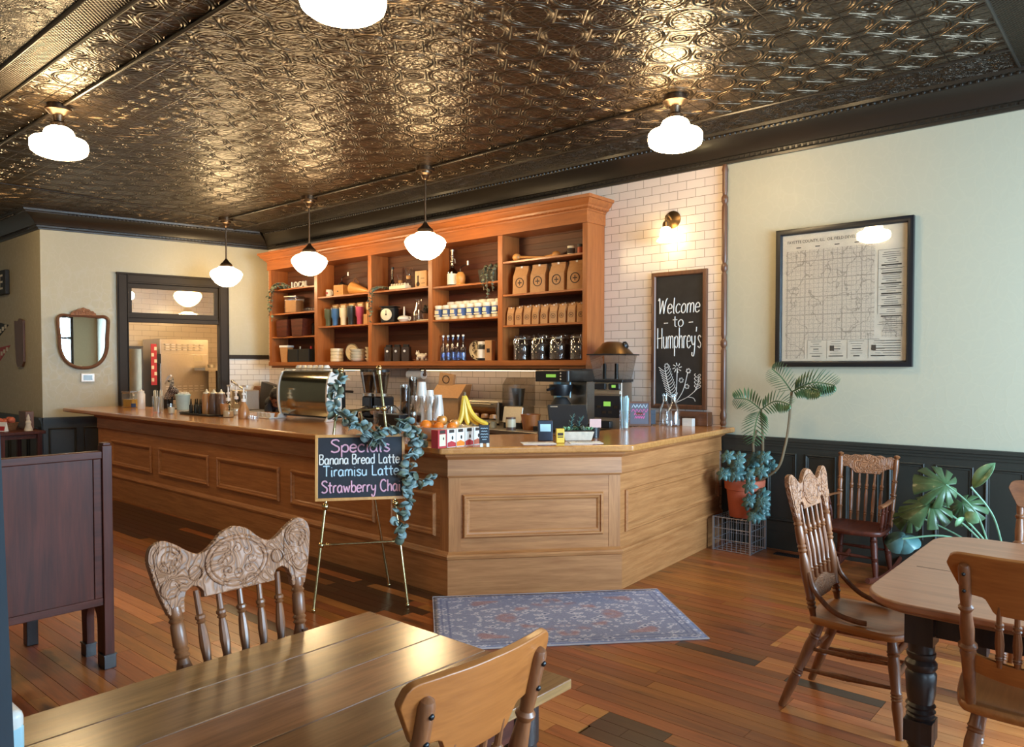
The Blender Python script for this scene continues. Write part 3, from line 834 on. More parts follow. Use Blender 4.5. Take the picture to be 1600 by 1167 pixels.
def pendant(x, y, label):
    t = thing('pendant_light', label, 'pendant light', (x, y, ZC), 0, 'pendant lights over the counter')
    MB().lathe([(0, -0.001), (0.1, -0.001), (0.1, -0.045), (0.075, -0.05), (0.07, -0.07), (0.045, -0.085), (0.03, -0.12), (0.012, -0.135), (0, -0.135)], 20).build('canopy', M['bronze_metal'], t)
    MB().cyl((0, 0, -0.13), (0, 0, -0.6), 0.011, n=10).build('rod', M['bronze_metal'], t)
    MB().lathe([(0.014, -0.575), (0.03, -0.6), (0.05, -0.625), (0.075, -0.645), (0.085, -0.66), (0.085, -0.69), (0, -0.69)], 20).build('fitter', M['bronze_metal'], t)
    MB().lathe([(0, -0.691), (0.1, -0.691), (0.112, -0.705), (0.16, -0.725), (0.2, -0.752), (0.218, -0.785), (0.212, -0.82), (0.185, -0.868), (0.145, -0.915), (0.095, -0.95), (0.045, -0.968), (0, -0.972)], 32).build('glass_globe', M['globe_pendant'], t, smooth=60)
pendant(-10.08, 5.45, 'opal pendant light hanging in front of the kitchen doorway')
pendant(-8.05, 5.45, 'opal pendant light hanging before the left half of the shelf unit')
pendant(-5.94, 5.45, 'opal pendant light hanging before the middle of the shelf unit, nearest pendant')
for x0, x1, y1, lab in ((-9.97, -8.16, 5.45, 'between the left and middle pendant lights'), (-7.94, -6.05, 5.45, 'between the middle and nearest pendant lights'), (-5.83, -3.04, 5.36, 'from the nearest pendant to the right ceiling light')):
    c = MB(); c.tube([(x0, 5.45, ZC - 0.015), (x1, y1, ZC - 0.015)], 0.013, 8)
    tag(c.build('conduit', M['bronze']), 'dark conduit on the tin ceiling running ' + lab, 'conduit')
for x0, x1, lab in ((-10.49, -6.88, 'leading left from the far left ceiling light'), (-6.66, -3.14, 'from the far left ceiling light to the nearest one')):
    c = MB(); c.tube([(x0, 2.25, ZC - 0.013), (x1, 2.25, ZC - 0.013)], 0.013, 8)
    tag(c.build('conduit', M['bronze']), 'dark conduit on the tin ceiling ' + lab, 'conduit')

# wall sconce on the tiles
sx, sy, sz = -3.66, YW - 0.012, 3.05
t = thing('wall_sconce', 'small brass wall sconce with bell shade, on tiles above the welcome board', 'wall light', (sx, sy, sz))
b = MB(); b.lathe([(0, 0), (0.085, 0), (0.085, 0.008), (0.06, 0.02), (0.03, 0.03), (0, 0.032)], 22, M=RX(R(90))); b.build('backplate', M['old_brass'], t)
b = MB(); b.tube(smooth_path([(0, -0.03, 0), (0, -0.09, 0.03), (0, -0.13, 0.01), (0, -0.135, -0.05)], 5), 0.01, 8); b.build('arm', M['old_brass'], t)
b = MB(); b.lathe([(0.012, -0.03), (0.03, -0.045), (0.034, -0.09), (0, -0.09)], 16, M=T(0, -0.135, 0)); b.build('socket', M['old_brass'], t)
b = MB(); b.lathe([(0.0, -0.091), (0.036, -0.091), (0.05, -0.11), (0.056, -0.15), (0.06, -0.19), (0.085, -0.215), (0.088, -0.225), (0, -0.222)], 22, M=T(0, -0.135, 0)); b.build('bell_shade', M['globe_sconce'], t)

# ---------------------------------------------------------------- service counter
ZT = 1.065
CT = 0.05
PATH = [Vector((-10.35, 3.83)), Vector((-3.82, 3.72)), Vector((-3.0, 4.66)), Vector((-3.14, 6.575))]
sc = thing('service_counter', 'long oak paneled service counter with angled corner below the shelf unit', 'counter', (-3.8, 3.74, 0))
def seg_frame(i):
    a, b = PATH[i], PATH[i + 1]
    d = b - a
    return a, d.length, math.atan2(d.y, d.x)
def turn(i):
    a = seg_frame(i)[2]; b = seg_frame(i + 1)[2]
    return math.tan((b - a) / 2)
def run(m, prof, L, t0, t1):    # prof: (out, z) closed loop; room side = -y
    n = len(prof)
    vs = [(-t0 * o, -o, z) for o, z in prof] + [(L + t1 * o, -o, z) for o, z in prof]
    m.add(vs, [(i, (i + 1) % n, n + (i + 1) % n, n + i) for i in range(n)] + [tuple(range(n)), tuple(range(2 * n - 1, n - 1, -1))])
PAN = [[(0.45, 1.61), (1.81, 2.98), (3.16, 4.32), (4.51, 5.7), (5.9, 6.4)], [(0.1, 1.12)], [(0.07, 1.86)]]
for i in range(3):
    a, L, ang = seg_frame(i)
    t0 = turn(i - 1) if i else 0
    t1 = turn(i) if i < 2 else 0
    loc = (a.x + 3.8, a.y - 3.74, 0); rot = (0, 0, ang)
    m = MB(); run(m, [(-0.05, 0), (0, 0), (0, ZT - CT), (-0.05, ZT - CT)], L, t0, t1); m.build('front_panel', M['oakX'], sc, loc, rot)
    m = MB(); run(m, [(0.001, 0), (0.022, 0), (0.022, 0.255), (0.03, 0.262), (0.034, 0.28), (0.026, 0.292), (0.014, 0.296), (0.001, 0.31)], L, t0, t1); m.build('plinth', M['oakX'], sc, loc, rot)
    m = MB(); run(m, [(0.001, 0.835), (0.012, 0.838), (0.02, 0.85), (0.016, 0.862), (0.014, ZT - CT), (0.001, ZT - CT)], L, t0, t1)
    m.build('frieze', M['oakX'], sc, loc, rot)
    m = MB(); run(m, [(0.015, 0.965), (0.03, 0.98), (0.05, 0.99), (0.055, ZT - CT - 0.001), (0.015, ZT - CT - 0.001)], L, t0, t1); m.build('cove_moulding', M['oakX'], sc, loc, rot)
    for p0, p1 in PAN[i]:
        m = MB()
        m.mould(p0, p1, 0.405, 0.715, [(0, -0.001), (0, -0.012), (0.01, -0.024), (0.02, -0.024), (0.026, -0.014), (0.036, -0.012), (0.042, -0.007), (0.05, -0.001)])
        m.build('panel_moulding', M['oakX'], sc, loc, rot)
    if i < 2:
        for s0, s1 in ((0.0, 0.085), (L - 0.085, L)):
            MB().box(s0, s1, -0.003, 0, 0.312, 0.833).build('stile', M['oakZ'], sc, loc, rot)
# worktop, bullnosed, mitred round the corner
OV = 0.14
outer = []
for i, p in enumerate(PATH):
    if i == 0:
        d = (PATH[1] - p).normalized(); outer.append(Vector((-11.25, 3.715)))
    elif i == 3:
        outer.append(Vector((-3.0, 6.6)))
    else:
        a = (p - PATH[i - 1]).normalized(); b = (PATH[i + 1] - p).normalized()
        na, nb = Vector((a.y, -a.x)), Vector((b.y, -b.x))
        mm = (na + nb).normalized(); outer.append(p + mm * (OV / mm.dot(na)))
inner = [(-3.72, 6.6), (-3.72, 5.1), (-4.28, 4.46), (-4.95, 4.46), (-4.95, 5.08), (-8.4, 5.08), (-8.4, 4.62), (-10.9, 4.62), (-11.25, 4.3)]
poly = [(p.x, p.y) for p in outer] + inner
wt = MB().prism(poly, ZT - CT, ZT).build('worktop', M['counter_top'], bevel=0.014, seg=3)
tag(wt, 'glossy oak worktop running the length of the service counter', 'worktop')
# steel back counter against the tiled wall
bc = thing('back_counter', 'steel-topped work counter against the white tiles under the shelf unit', 'counter', (-7.2, 6.2, 0))
MB().box(-3.3, 3.15, -0.4, 0.36, 0.1, 0.93).build('carcass', M['black_matt'], bc)
MB().box(-3.32, 3.17, -0.44, 0.385, 0.93, 0.97).build('steel_top', M['steel'], bc, bevel=0.004)
m = MB()
for k in range(8): m.box(-3.25 + k * 0.8, -2.5 + k * 0.8, -0.42, -0.401, 0.15, 0.88)
m.build('door', M['steel'], bc, bevel=0.004)
MB().box(-3.3, 3.15, -0.36, 0.36, 0, 0.1).build('toe_kick', M['black_matt'], bc)
ZB = 0.97

# ---------------------------------------------------------------- shelf unit
SX0, SX1, SY0, SY1 = -10.36, -4.45, 6.28, 6.6
ZS = 1.69
su = thing('shelf_unit', 'big orange oak wall shelf unit with dentil cornice over the back counter', 'shelf', (-7.4, 6.6, 1.63))
def sh(name, m, mat, **k): return m.build(name, mat, su, (7.4, -6.6, -1.63), **k)
DIV = [(-10.36, -10.3), (-9.18, -9.11), (-7.97, -7.9), (-6.81, -6.74), (-5.67, -5.6), (-4.51, -4.45)]
for i, (a, b) in enumerate(DIV):
    m = MB(); m.box(a, b, SY0 + 0.012, SY1, ZS, 3.13)
    sh('side_panel' if i in (0, 5) else 'divider', m, M['shelfZ'])
m = MB(); m.box(SX0, SX1, SY0 - 0.005, SY1, 1.635, ZS); m.box(SX0 + 0.03, SX1 - 0.03, SY0 + 0.03, SY1 - 0.01, 1.6, 1.635); sh('bottom_board', m, M['shelfX'])
m = MB(); m.box(SX0, SX1, SY0 + 0.02, SY1, 3.13, 3.155); sh('top_board', m, M['shelfX'])
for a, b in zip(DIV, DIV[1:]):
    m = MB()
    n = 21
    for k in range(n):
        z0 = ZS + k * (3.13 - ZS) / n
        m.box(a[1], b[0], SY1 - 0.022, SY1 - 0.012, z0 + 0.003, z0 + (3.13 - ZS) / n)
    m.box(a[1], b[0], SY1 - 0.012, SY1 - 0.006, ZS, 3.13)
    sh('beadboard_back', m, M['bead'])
SHELVES = [[2.78, 2.42, 2.07], [2.605, 2.19], [2.605, 2.19], [2.585, 2.185], [2.785, 2.42, 2.08]]
for (a, b), zs in zip(zip(DIV, DIV[1:]), SHELVES):
    for z in zs:
        m = MB(); m.box(a[1], b[0], SY0 + 0.02, SY1 - 0.022, z - 0.022, z); sh('shelf_board', m, M['shelfX'], bevel=0.002, seg=1)
m = MB(); m.box(SX0 - 0.012, SX1 + 0.012, SY0 - 0.012, SY1, 3.08, 3.2); sh('frieze', m, M['shelfX'])
COR = [(0, 3.2), (0.02, 3.2), (0.022, 3.215), (0.05, 3.23), (0.055, 3.25), (0.075, 3.262), (0.1, 3.3), (0.115, 3.305), (0.118, 3.335), (0, 3.335)]
m = MB()
n = len(COR)
vs = []
for x, s, y in ((SX0, -1, SY1), (SX0, -1, SY0), (SX1, 1, SY0), (SX1, 1, SY1)):
    for d, z in COR: vs.append((x + s * d, y - (d if y == SY0 else 0), z))
fs = [(c * n + k, c * n + (k + 1) % n, (c + 1) * n + (k + 1) % n, (c + 1) * n + k) for c in range(3) for k in range(n)] + [tuple(range(n)), tuple(range(4 * n - 1, 3 * n - 1, -1))]
m.add(vs, fs)
for k in range(120):
    x = SX0 + (k + 0.5) * (SX1 - SX0) / 120
    m.box(x - 0.014, x + 0.014, SY0 - 0.045, SY0 - 0.015, 3.222, 3.248)
for k in range(6):
    y = SY0 + (k + 0.5) * 0.32 / 6
    m.box(SX1 + 0.015, SX1 + 0.045, y - 0.014, y + 0.014, 3.222, 3.248)
sh('cornice', m, M['shelfX'])

# ---- things on the shelves
def put(name, label, cat, mat, mb, loc, rz=0, group=None, **k):
    o = mb.build(name, mat, None, loc, (0, 0, rz), **k)
    return tag(o, label, cat, group)
def bag_proto(name, w, d, h, group, label, stamp=True):
    t = thing(name, label, 'coffee bag', (0, 0, 0), 0, group)
    m = MB()
    hw, hd = w / 2, d / 2
    m.hexa([(-hw, -hd, 0), (hw, -hd, 0), (hw, hd, 0), (-hw, hd, 0)], [(-hw * .97, -hd * .95, h * .62), (hw * .97, -hd * .95, h * .62), (hw * .97, hd * .95, h * .62), (-hw * .97, hd * .95, h * .62)])
    m.hexa([(-hw * .97, -hd * .95, h * .62), (hw * .97, -hd * .95, h * .62), (hw * .97, hd * .95, h * .62), (-hw * .97, hd * .95, h * .62)], [(-hw * .95, -hd * .22, h * .92), (hw * .95, -hd * .22, h * .92), (hw * .95, hd * .22, h * .92), (-hw * .95, hd * .22, h * .92)])
    m.box(-hw * .95, hw * .95, -hd * .28, hd * .28, h * .9, h)
    m.build('bag', M['kraft'], t, bevel=0.004)
    m = MB(); m.box(-hw * .12, hw * .12, -hd * .34, hd * .34, h * .94, h * 1.005); m.build('tin_tie', M['white_matt'], t)
    if stamp:
        m = MB()
        r = w * 0.27; zc = h * 0.4
        pts = [(r * math.cos(2 * PI * k / 20), -hd * 0.985, zc + r * math.sin(2 * PI * k / 20)) for k in range(20)]
        m.tube(pts, r * 0.1, 5, closed=True)
        m.box(-r * .5, r * .5, -hd * 1.0, -hd * .96, zc - r * .12, zc + r * .12); m.box(-r * .1, r * .1, -hd * 1.0, -hd * .96, zc - r * .55, zc + r * .55)
        m.build('round_stamp', M['ink'], t)
    return t
# right bay: four big bags
b0 = bag_proto('coffee_bag', 0.19, 0.13, 0.31, 'large coffee bags in the right bay', 'leftmost of the four large kraft coffee bags in the right bay')
for i, px in enumerate((-5.42, -5.17, -4.91, -4.67)):
    if i == 0: b0.location = (px, 6.43, 2.42); b0.rotation_euler.z = 0.1
    else: dup(b0, (px, 6.43, 2.42), 0.1 + 0.05 * (i % 2), '%s of the four large kraft coffee bags in the right bay' % nth(i, 4))
b1 = bag_proto('small_coffee_bag', 0.092, 0.07, 0.2, 'small coffee bags in the right bay', 'x')
first = True
for row, n, y in (('front', 9, 6.37), ('back', 8, 6.49)):
    for i in range(n):
        x = -5.53 + (i + (0.5 if row == 'back' else 0)) * 0.12
        lab = '%s small kraft coffee bag in the %s row of the right bay' % (nth(i, n), row)
        z = 2.08
        if first: b1.location = (x, y, z); b1.rotation_euler.z = 0.12; b1['label'] = lab; first = False
        else: dup(b1, (x, y, z), 0.08 + 0.1 * ((i * 7) % 3 - 1), lab, 1.0 if row == 'front' else 1.12)
# big clasp jars of beans on the bottom shelf
def clasp_jar(label):
    t = thing('clasp_jar', label, 'jar', (0, 0, 0), 0, 'clasp jars of coffee beans')
    MB().lathe([(0, 0), (0.1, 0), (0.11, 0.015), (0.11, 0.2), (0.1, 0.225), (0.088, 0.24), (0.088, 0.25), (0.083, 0.25), (0.083, 0.238), (0.105, 0.2), (0.105, 0.012), (0, 0.012)], 20).build('jar_body', M['glass'], t)
    MB().lathe([(0, 0.0135), (0.1, 0.0135), (0.102, 0.17), (0, 0.185)], 18).build('coffee_beans', M['beans'], t)
    MB().lathe([(0, 0.252), (0.092, 0.252), (0.094, 0.268), (0.06, 0.285), (0, 0.287)], 20).build('lid', M['glass'], t)
    m = MB(); m.tube([(0.097 * math.cos(a), 0.097 * math.sin(a), 0.236) for a in [2 * PI * k / 20 for k in range(20)]], 0.004, 5, closed=True)
    m.tube(smooth_path([(-0.03, -0.1, 0.236), (-0.035, -0.118, 0.2), (0, -0.125, 0.15), (0.035, -0.118, 0.2), (0.03, -0.1, 0.236)], 4), 0.003, 5)
    m.build('wire_clasp', M['steel'], t)
    return t
j0 = clasp_jar('x')
for i, x in enumerate((-5.42, -5.17, -4.91, -4.64)):
    lab = '%s of the four clasp jars of dark coffee beans, bottom right bay' % nth(i, 4)
    if i == 0: j0.location = (x, 6.43, ZS); j0['label'] = lab
    else: dup(j0, (x, 6.43, ZS), 0.3 * i, lab)
# wooden mallets on the upper right shelf
for i, (x, rz, dz) in enumerate(((-5.45, 0.12, 0), (-5.0, PI + 0.05, 0.0))):
    m = MB()
    m.ell((0, 0, 0.042), 0.05, 0.042, 0.042); m.tube([(0.04, 0, 0.04), (0.2, 0, 0.028), (0.36, 0, 0.013)], [0.016, 0.011, 0.013], 10)
    put('wooden_mallet', ('round-headed wooden mallet, head at left, on the top right shelf', 'round-headed wooden mallet, head at right, on the top right shelf')[i], 'mallet', M['wood_lightX'], m, (x, 6.36 + 0.13 * i, 2.785), rz)
t = thing('spice_tin', 'small printed tin at the right end of the top right shelf', 'tin', (-4.75, 6.42, 2.785))
MB().lathe([(0, 0), (0.04, 0), (0.04, 0.1), (0, 0.1)], 18).build('tin_body', M['cream'], t)
MB().lathe([(0.0405, 0.02), (0.0415, 0.02), (0.0415, 0.075), (0.0405, 0.075)], 18, capb=False, capt=False).build('label_band', M['ink'], t)
t = thing('spice_jar', 'small dark-lidded jar beside the printed tin, top right shelf', 'jar', (-4.64, 6.44, 2.785))
MB().lathe([(0, 0), (0.035, 0), (0.035, 0.08), (0, 0.08)], 18).build('jar_body', M['terracotta'], t)
MB().lathe([(0, 0.081), (0.036, 0.081), (0.036, 0.11), (0, 0.11)], 18).build('lid', M['black'], t)

# bay 4: tubs with blue labels
def tub():
    t = thing('drink_mix_tub', 'x', 'tub', (0, 0, 0), 0, 'white tubs with blue labels')
    MB().lathe([(0, 0), (0.06, 0), (0.063, 0.01), (0.063, 0.14), (0, 0.14)], 20).build('tub_body', M['cream'], t)
    MB().lathe([(0.0635, 0.035), (0.0645, 0.035), (0.0645, 0.13), (0.0635, 0.13)], 20, capb=False, capt=False).build('blue_label', M['blue'], t)
    m = MB(); m.box(-0.03, 0.03, -0.0685, -0.055, 0.07, 0.115); m.box(-0.04, 0.04, -0.066, -0.045, 0.04, 0.058); m.build('white_print', M['cream'], t)
    MB().lathe([(0, 0.141), (0.066, 0.141), (0.068, 0.15), (0.068, 0.172), (0.06, 0.178), (0, 0.178)], 20).build('lid', M['white'], t)
    return t
tag(MB().box(-6.73, -5.68, 6.43, 6.572, 2.1855, 2.2355).build('riser', M['shelfX']), 'narrow wooden riser under the back row of blue-label tubs', 'riser')
tb = tub(); first = True
for row, n, y in (('front', 8, 6.36), ('back', 7, 6.5)):
    for i in range(n):
        x = -6.67 + (i + (0.5 if row == 'back' else 0)) * 0.1325
        lab = '%s tub with blue label in the %s row, fourth bay' % (nth(i, n), row)
        z = 2.185 + (0.051 if row == 'back' else 0)
        if first: tb.location = (x, y, z); tb['label'] = lab; tb.scale = (.96,) * 3; first = False
        else: dup(tb, (x, y, z), 0.2 * ((i * 5) % 3 - 1), lab)
def bottle_prof(r, h, neck, nr):
    return [(0, 0), (r * .95, 0), (r, h * .02), (r, neck), (r * .8, neck + h * .06), (nr * 1.2, neck + h * .16), (nr, neck + h * .2), (nr, h * .97), (nr * 1.15, h * .97), (nr * 1.15, h), (0, h)]
def blue_bottle():
    t = thing('swing_bottle', 'x', 'bottle', (0, 0, 0), 0, 'pale blue glass bottles')
    MB().lathe(bottle_prof(0.036, 0.29, 0.16, 0.013), 16).build('bottle_body', M['blue_glass'], t)
    MB().lathe([(0, 0.291), (0.016, 0.291), (0.016, 0.31), (0, 0.312)], 12).build('cap', M['white'], t)
    MB().lathe([(0, 0.01), (0.033, 0.01), (0.033, 0.1), (0, 0.1)], 14).build('water', M['blue_glass'], t)
    return t
bb = blue_bottle()
for i in range(5):
    lab = '%s of five pale blue bottles, bottom shelf of the fourth bay' % nth(i, 5)
    loc = (-6.66 + i * 0.085, 6.4, ZS)
    if i == 0: bb.location = loc; bb['label'] = lab
    else: dup(bb, loc, 0, lab)
def plate(name, r, lab, loc, tilt, mat, rim, rz=0):
    t = thing(name, lab, 'plate', loc, rz)
    A = RX(R(90) - tilt)
    MB().lathe([(0, 0), (r * .6, 0), (r * .66, .006), (r, .018), (r, .022), (r * .64, .012), (r * .6, .006), (0, .006)], 28, M=T(0, 0, r * math.cos(tilt)) @ A).build('plate_disc', mat, t)
    m = MB()
    for q in (0.95, 0.7):
        m.add(*_ring(r * q, 0.005, 0.0225 if q > .9 else 0.0125), M=T(0, 0, r * math.cos(tilt)) @ A)
    m.build('printed_rim', rim, t)
    return t
def _ring(r, w, z, n=28):
    vs = [(rr * math.cos(2 * PI * k / n), rr * math.sin(2 * PI * k / n), z) for rr in (r - w, r + w) for k in range(n)]
    return vs, [(k, (k + 1) % n, n + (k + 1) % n, n + k) for k in range(n)]
t = plate('patterned_plate', 0.118, 'upright cream plate printed with pictures, bottom shelf of the fourth bay', (-6.17, 6.48, ZS + .006), R(-8), M['cream'], M['ink'])
m = MB()
rp = random.Random(5)
for k in range(26):
    a, r = rp.uniform(0, 2 * PI), 0.1 * math.sqrt(rp.random())
    m.box(-0.012, 0.012, -0.005, 0.005, 0.013, 0.0205, M=T(0, 0, 0.115) @ RX(R(98)) @ T(r * math.cos(a), r * math.sin(a), 0) @ RZ(rp.uniform(0, 3)))
m.build('printed_pictures', M['ink'], t)
t = thing('black_label_jar', 'jar with black lid and white label beside the upright printed plate', 'jar', (-5.995, 6.4, ZS))
MB().lathe([(0, 0), (0.066, 0), (0.068, 0.01), (0.068, 0.17), (0.058, 0.185), (0, 0.185)], 22).build('jar_body', M['black'], t)
MB().lathe([(0.0685, 0.03), (0.0695, 0.03), (0.0695, 0.13), (0.0685, 0.13)], 22, capb=False, capt=False).build('white_label', M['white_matt'], t)
MB().lathe([(0, 0.186), (0.062, 0.186), (0.062, 0.222), (0, 0.225)], 22).build('lid', M['white'], t)
for i, (x, y, h) in enumerate(((-5.86, 6.37, 0.23), (-5.74, 6.46, 0.29))):
    t = thing('kraft_box', ('shorter', 'taller')[i] + ' kraft gift box in the bottom right corner of the fourth bay', 'box', (x, y, ZS), 0.2)
    MB().box(-0.045, 0.045, -0.04, 0.04, 0, h).build('box', M['kraft'], t, bevel=0.003)
    MB().add([(v[0], v[1], v[2]) for v in [(-0.02, -0.042, h * .4), (0.02, -0.042, h * .4), (0.02, -0.042, h * .6), (-0.02, -0.042, h * .6), (-0.02, -0.0405, h * .4), (0.02, -0.0405, h * .4), (0.02, -0.0405, h * .6), (-0.02, -0.0405, h * .6)]], [(0, 1, 2, 3), (4, 7, 6, 5), (0, 4, 5, 1), (2, 6, 7, 3), (0, 3, 7, 4), (1, 5, 6, 2)]).build('stamp', M['ink'], t)
# bay 4 top
t = thing('soda_siphon', 'tall dark siphon bottle with silver pump top, upper shelf of the fourth bay', 'bottle', (-6.52, 6.42, 2.585))
MB().lathe(bottle_prof(0.062, 0.26, 0.17, 0.025), 18).build('bottle_body', M['dark_glass'], t)
MB().lathe([(0.0625, 0.02), (0.064, 0.02), (0.064, 0.15), (0.0625, 0.15)], 18, capb=False, capt=False).build('label_band', M['white_matt'], t)
m = MB(); m.cyl((0, 0, 0.26), (0, 0, 0.42), 0.013); m.ell((0, 0, 0.3), 0.025); m.ell((0, 0, 0.36), 0.02); m.cyl((0, 0, 0.42), (0, 0, 0.44), 0.025); m.tube([(0, 0, 0.34), (0.06, -0.02, 0.32), (0.07, -0.02, 0.27)], 0.009); m.build('pump_head', M['steel'], t)
def grinder_box(name, lab, loc, rz, tall):
    t = thing(name, lab, 'coffee mill', loc, rz)
    if tall:
        MB().lathe([(0, 0), (0.06, 0), (0.06, 0.015), (0.05, 0.03), (0.062, 0.08), (0.055, 0.13), (0.03, 0.16), (0, 0.165)], 18).build('mill_body', M['wood_light'], t)
        z = 0.16
    else:
        MB().box(-0.09, 0.09, -0.075, 0.075, 0, 0.15).build('mill_box', M['wood_lightX'], t, bevel=0.005)
        m = MB(); m.box(-0.06, 0.06, -0.079, -0.0755, 0.03, 0.09); d = m.build('drawer', M['wood_lightX'], t)
        m = MB(); m.ell((0, -0.086, 0.06), 0.009); m.build('knob', M['black'], d)
        m = MB(); m.lathe([(0.055, 0.15), (0.05, 0.17), (0.015, 0.2), (0, 0.205)], 18); m.build('hopper_dome', M['black'], t)
        z = 0.2
    m = MB(); m.tube(smooth_path([(0, 0, z), (0, 0, z + 0.05), (0.06, 0, z + 0.075), (0.14, -0.02, z + 0.07)], 4), 0.006, 6); m.build('crank', M['black'], t)
    m = MB(); m.cyl((0.14, -0.02, z + 0.07), (0.14, -0.02, z + 0.12), 0.013); m.build('crank_knob', M['steel'], t)
grinder_box('coffee_mill', 'turned wooden hand coffee mill beside the tall siphon bottle', (-6.38, 6.42, 2.585), 0, True)
def vine(name, lab, cat, loc, strands, lr, mat, n, parent=None, seed=1, stem='stem'):
    t = thing(name, lab, cat, loc) if parent is None else parent
    rv = random.Random(seed)
    st, lf = MB(), MB()
    for pts in strands:
        sp = smooth_path(pts, 6)
        st.tube(sp, 0.004, 5)
        for k in range(n):
            p = sp[int((k + rv.random()) / n * (len(sp) - 1))]
            a = rv.uniform(0, 2 * PI)
            tilt = rv.uniform(0.3, 1.3)
            r = lr * rv.uniform(0.65, 1.15)
            A = T(*p) @ RZ(a) @ RY(tilt) @ RX(rv.uniform(-.5, .5))
            leaf(lf, r * 0.85, r, A)
    st.build(stem, M['stem'], t); lf.build('leaves', mat, t, solid=0.0012)
    return t
def leaf(m, w, L, A, cup=0.15, n=8):   # rounded leaf from origin along +x
    vs = [(0, 0, 0)]
    ring = []
    for k in range(n + 1):
        t = k / n
        x = L * 2 * t
        y = w * math.sin(PI * min(1, t * 1.02)) ** 0.65
        ring.append((x, y, -cup * L * (t - 0.5) ** 2))
    pts = ring + [(x, -y, z) for x, y, z in ring[1:-1][::-1]]
    c = (L, 0, -cup * 0.3 * L)
    m.add([c] + pts, [(0, i + 1, (i + 1) % len(pts) + 1) for i in range(len(pts))], 0, A)
t = thing('hanging_planter', 'dark tin planter with trailing vine, upper right of the fourth bay', 'plant', (-5.86, 6.42, 2.585))
MB().hexa([(-0.14, -0.07, 0), (0.12, -0.07, 0), (0.12, 0.07, 0), (-0.14, 0.07, 0)], [(-0.16, -0.085, 0.15), (0.13, -0.085, 0.15), (0.13, 0.085, 0.15), (-0.16, 0.085, 0.15)]).build('tin_planter', M['steel_dark'], t, bevel=0.004)
vine('', '', '', None, [[(0.03, 0, 0.16), (0.05, -0.1, 0.2), (0.06, -0.17, 0.05), (0.07, -0.16, -0.2)], [(-0.04, 0, 0.16), (-0.02, -0.1, 0.19), (0, -0.165, 0.06), (0.01, -0.165, -0.1)], [(0.09, 0.0, 0.16), (0.13, -0.08, 0.2), (0.14, -0.165, 0.08), (0.15, -0.17, -0.12)]], 0.022, M['euc_dark'], 26, t, 11)

# bay 3
def put_bottle(name, lab, loc, mat, prof, n=16):
    t = thing(name, lab, 'bottle', loc)
    MB().lathe(prof, n).build('bottle_body', mat, t)
    return t
t = put_bottle('flask_bottle', 'dark long-necked bottle at the left of the third bay, upper shelf', (-7.65, 6.44, 2.605), M['dark_glass'], [(0, 0), (0.06, 0), (0.062, 0.015), (0.02, 0.13), (0.016, 0.15), (0.016, 0.28), (0, 0.28)])
MB().lathe([(0, 0.281), (0.018, 0.281), (0.018, 0.31), (0, 0.31)], 12).build('stopper', M['black'], t)
def carafe(lab, loc, h, r):
    t = thing('pour_over_carafe', lab, 'carafe', loc)
    m = MB(); m.lathe([(0, 0), (r, 0), (r * 1.02, 0.01), (r * .35, h * .55), (r * .33, h * .6), (r * .8, h), (r * .76, h), (r * .3, h * .6), (r * .31, h * .55), (r * .95, 0.014), (0, 0.01)], 20); m.build('glass_body', M['glass'], t)
    m = MB(); m.lathe([(r * .42, h * .5), (r * .45, h * .56), (r * .45, h * .62), (r * .42, h * .66)], 18, capb=False, capt=False); m.build('collar', M['wood_light'], t)
    m = MB(); m.lathe([(0, 0.014), (r * .9, 0.016), (r * .72, 0.07), (0, 0.07)], 18); m.build('water', M['pane'], t)
carafe('smaller glass carafe, upper shelf of the third bay', (-7.53, 6.47, 2.605), 0.2, 0.06)
carafe('larger glass carafe, upper shelf of the third bay', (-7.39, 6.49, 2.605), 0.28, 0.07)
t = thing('egg_rack', 'low cream ceramic egg rack in front of the glass carafes', 'tray', (-7.4, 6.35, 2.605))
MB().box(-0.155, 0.155, -0.05, 0.05, 0, 0.045).build('tray', M['cream'], t, bevel=0.006)
m = MB()
for k in range(6):
    for r in (-0.024, 0.024): m.ell((-0.125 + 0.05 * k, r, 0.056), 0.019, n=10, k=6)
m.build('cups', M['cream'], t)
t = thing('engraved_block', 'square wooden block engraved with a bottle, upper shelf of the third bay', 'plaque', (-7.1, 6.45, 2.605), 0.12)
MB().box(-0.095, 0.095, -0.018, 0.018, 0, 0.22).build('block', M['wood_light'], t, bevel=0.003)
m = MB(); m.box(-0.055, -0.035, -0.0195, -0.018, 0.06, 0.16); m.prism([(-0.045 + 0.028 * math.cos(a), 0.055 + 0.03 * math.sin(a)) for a in [2 * PI * k / 12 for k in range(12)]], 0.018, 0.0195, M=RX(R(90))); m.box(0.0, 0.06, -0.0195, -0.018, 0.12, 0.126); m.box(0.01, 0.07, -0.0195, -0.018, 0.06, 0.066); m.build('engraving', M['ink'], t)
vine('trailing_vine', 'artificial vine hanging over the left edge of the third bay', 'garland', (-7.86, 6.3, 2.62), [[(0.22, 0.06, 0.03), (0.08, 0.03, 0.05), (0.0, -0.06, 0.0), (-0.03, -0.05, -0.2), (-0.02, -0.05, -0.42)], [(0.15, 0.08, 0.03), (0.05, -0.02, 0.04), (0.03, -0.06, -0.1), (0.01, -0.05, -0.33)]], 0.02, M['euc_dark'], 30, None, 3)
t = thing('kitchen_scale', 'old black kitchen scale with round cream dial, middle shelf of the third bay', 'scale', (-7.68, 6.4, 2.19), 0.45)
MB().box(-0.09, 0.11, -0.07, 0.09, 0, 0.2).build('scale_body', M['black_matt'], t, bevel=0.02)
MB().lathe([(0, 0), (0.075, 0), (0.078, 0.012), (0.07, 0.016), (0, 0.016)], 24, M=T(0, -0.07, 0.105) @ RX(R(90))).build('dial', M['cream'], t)
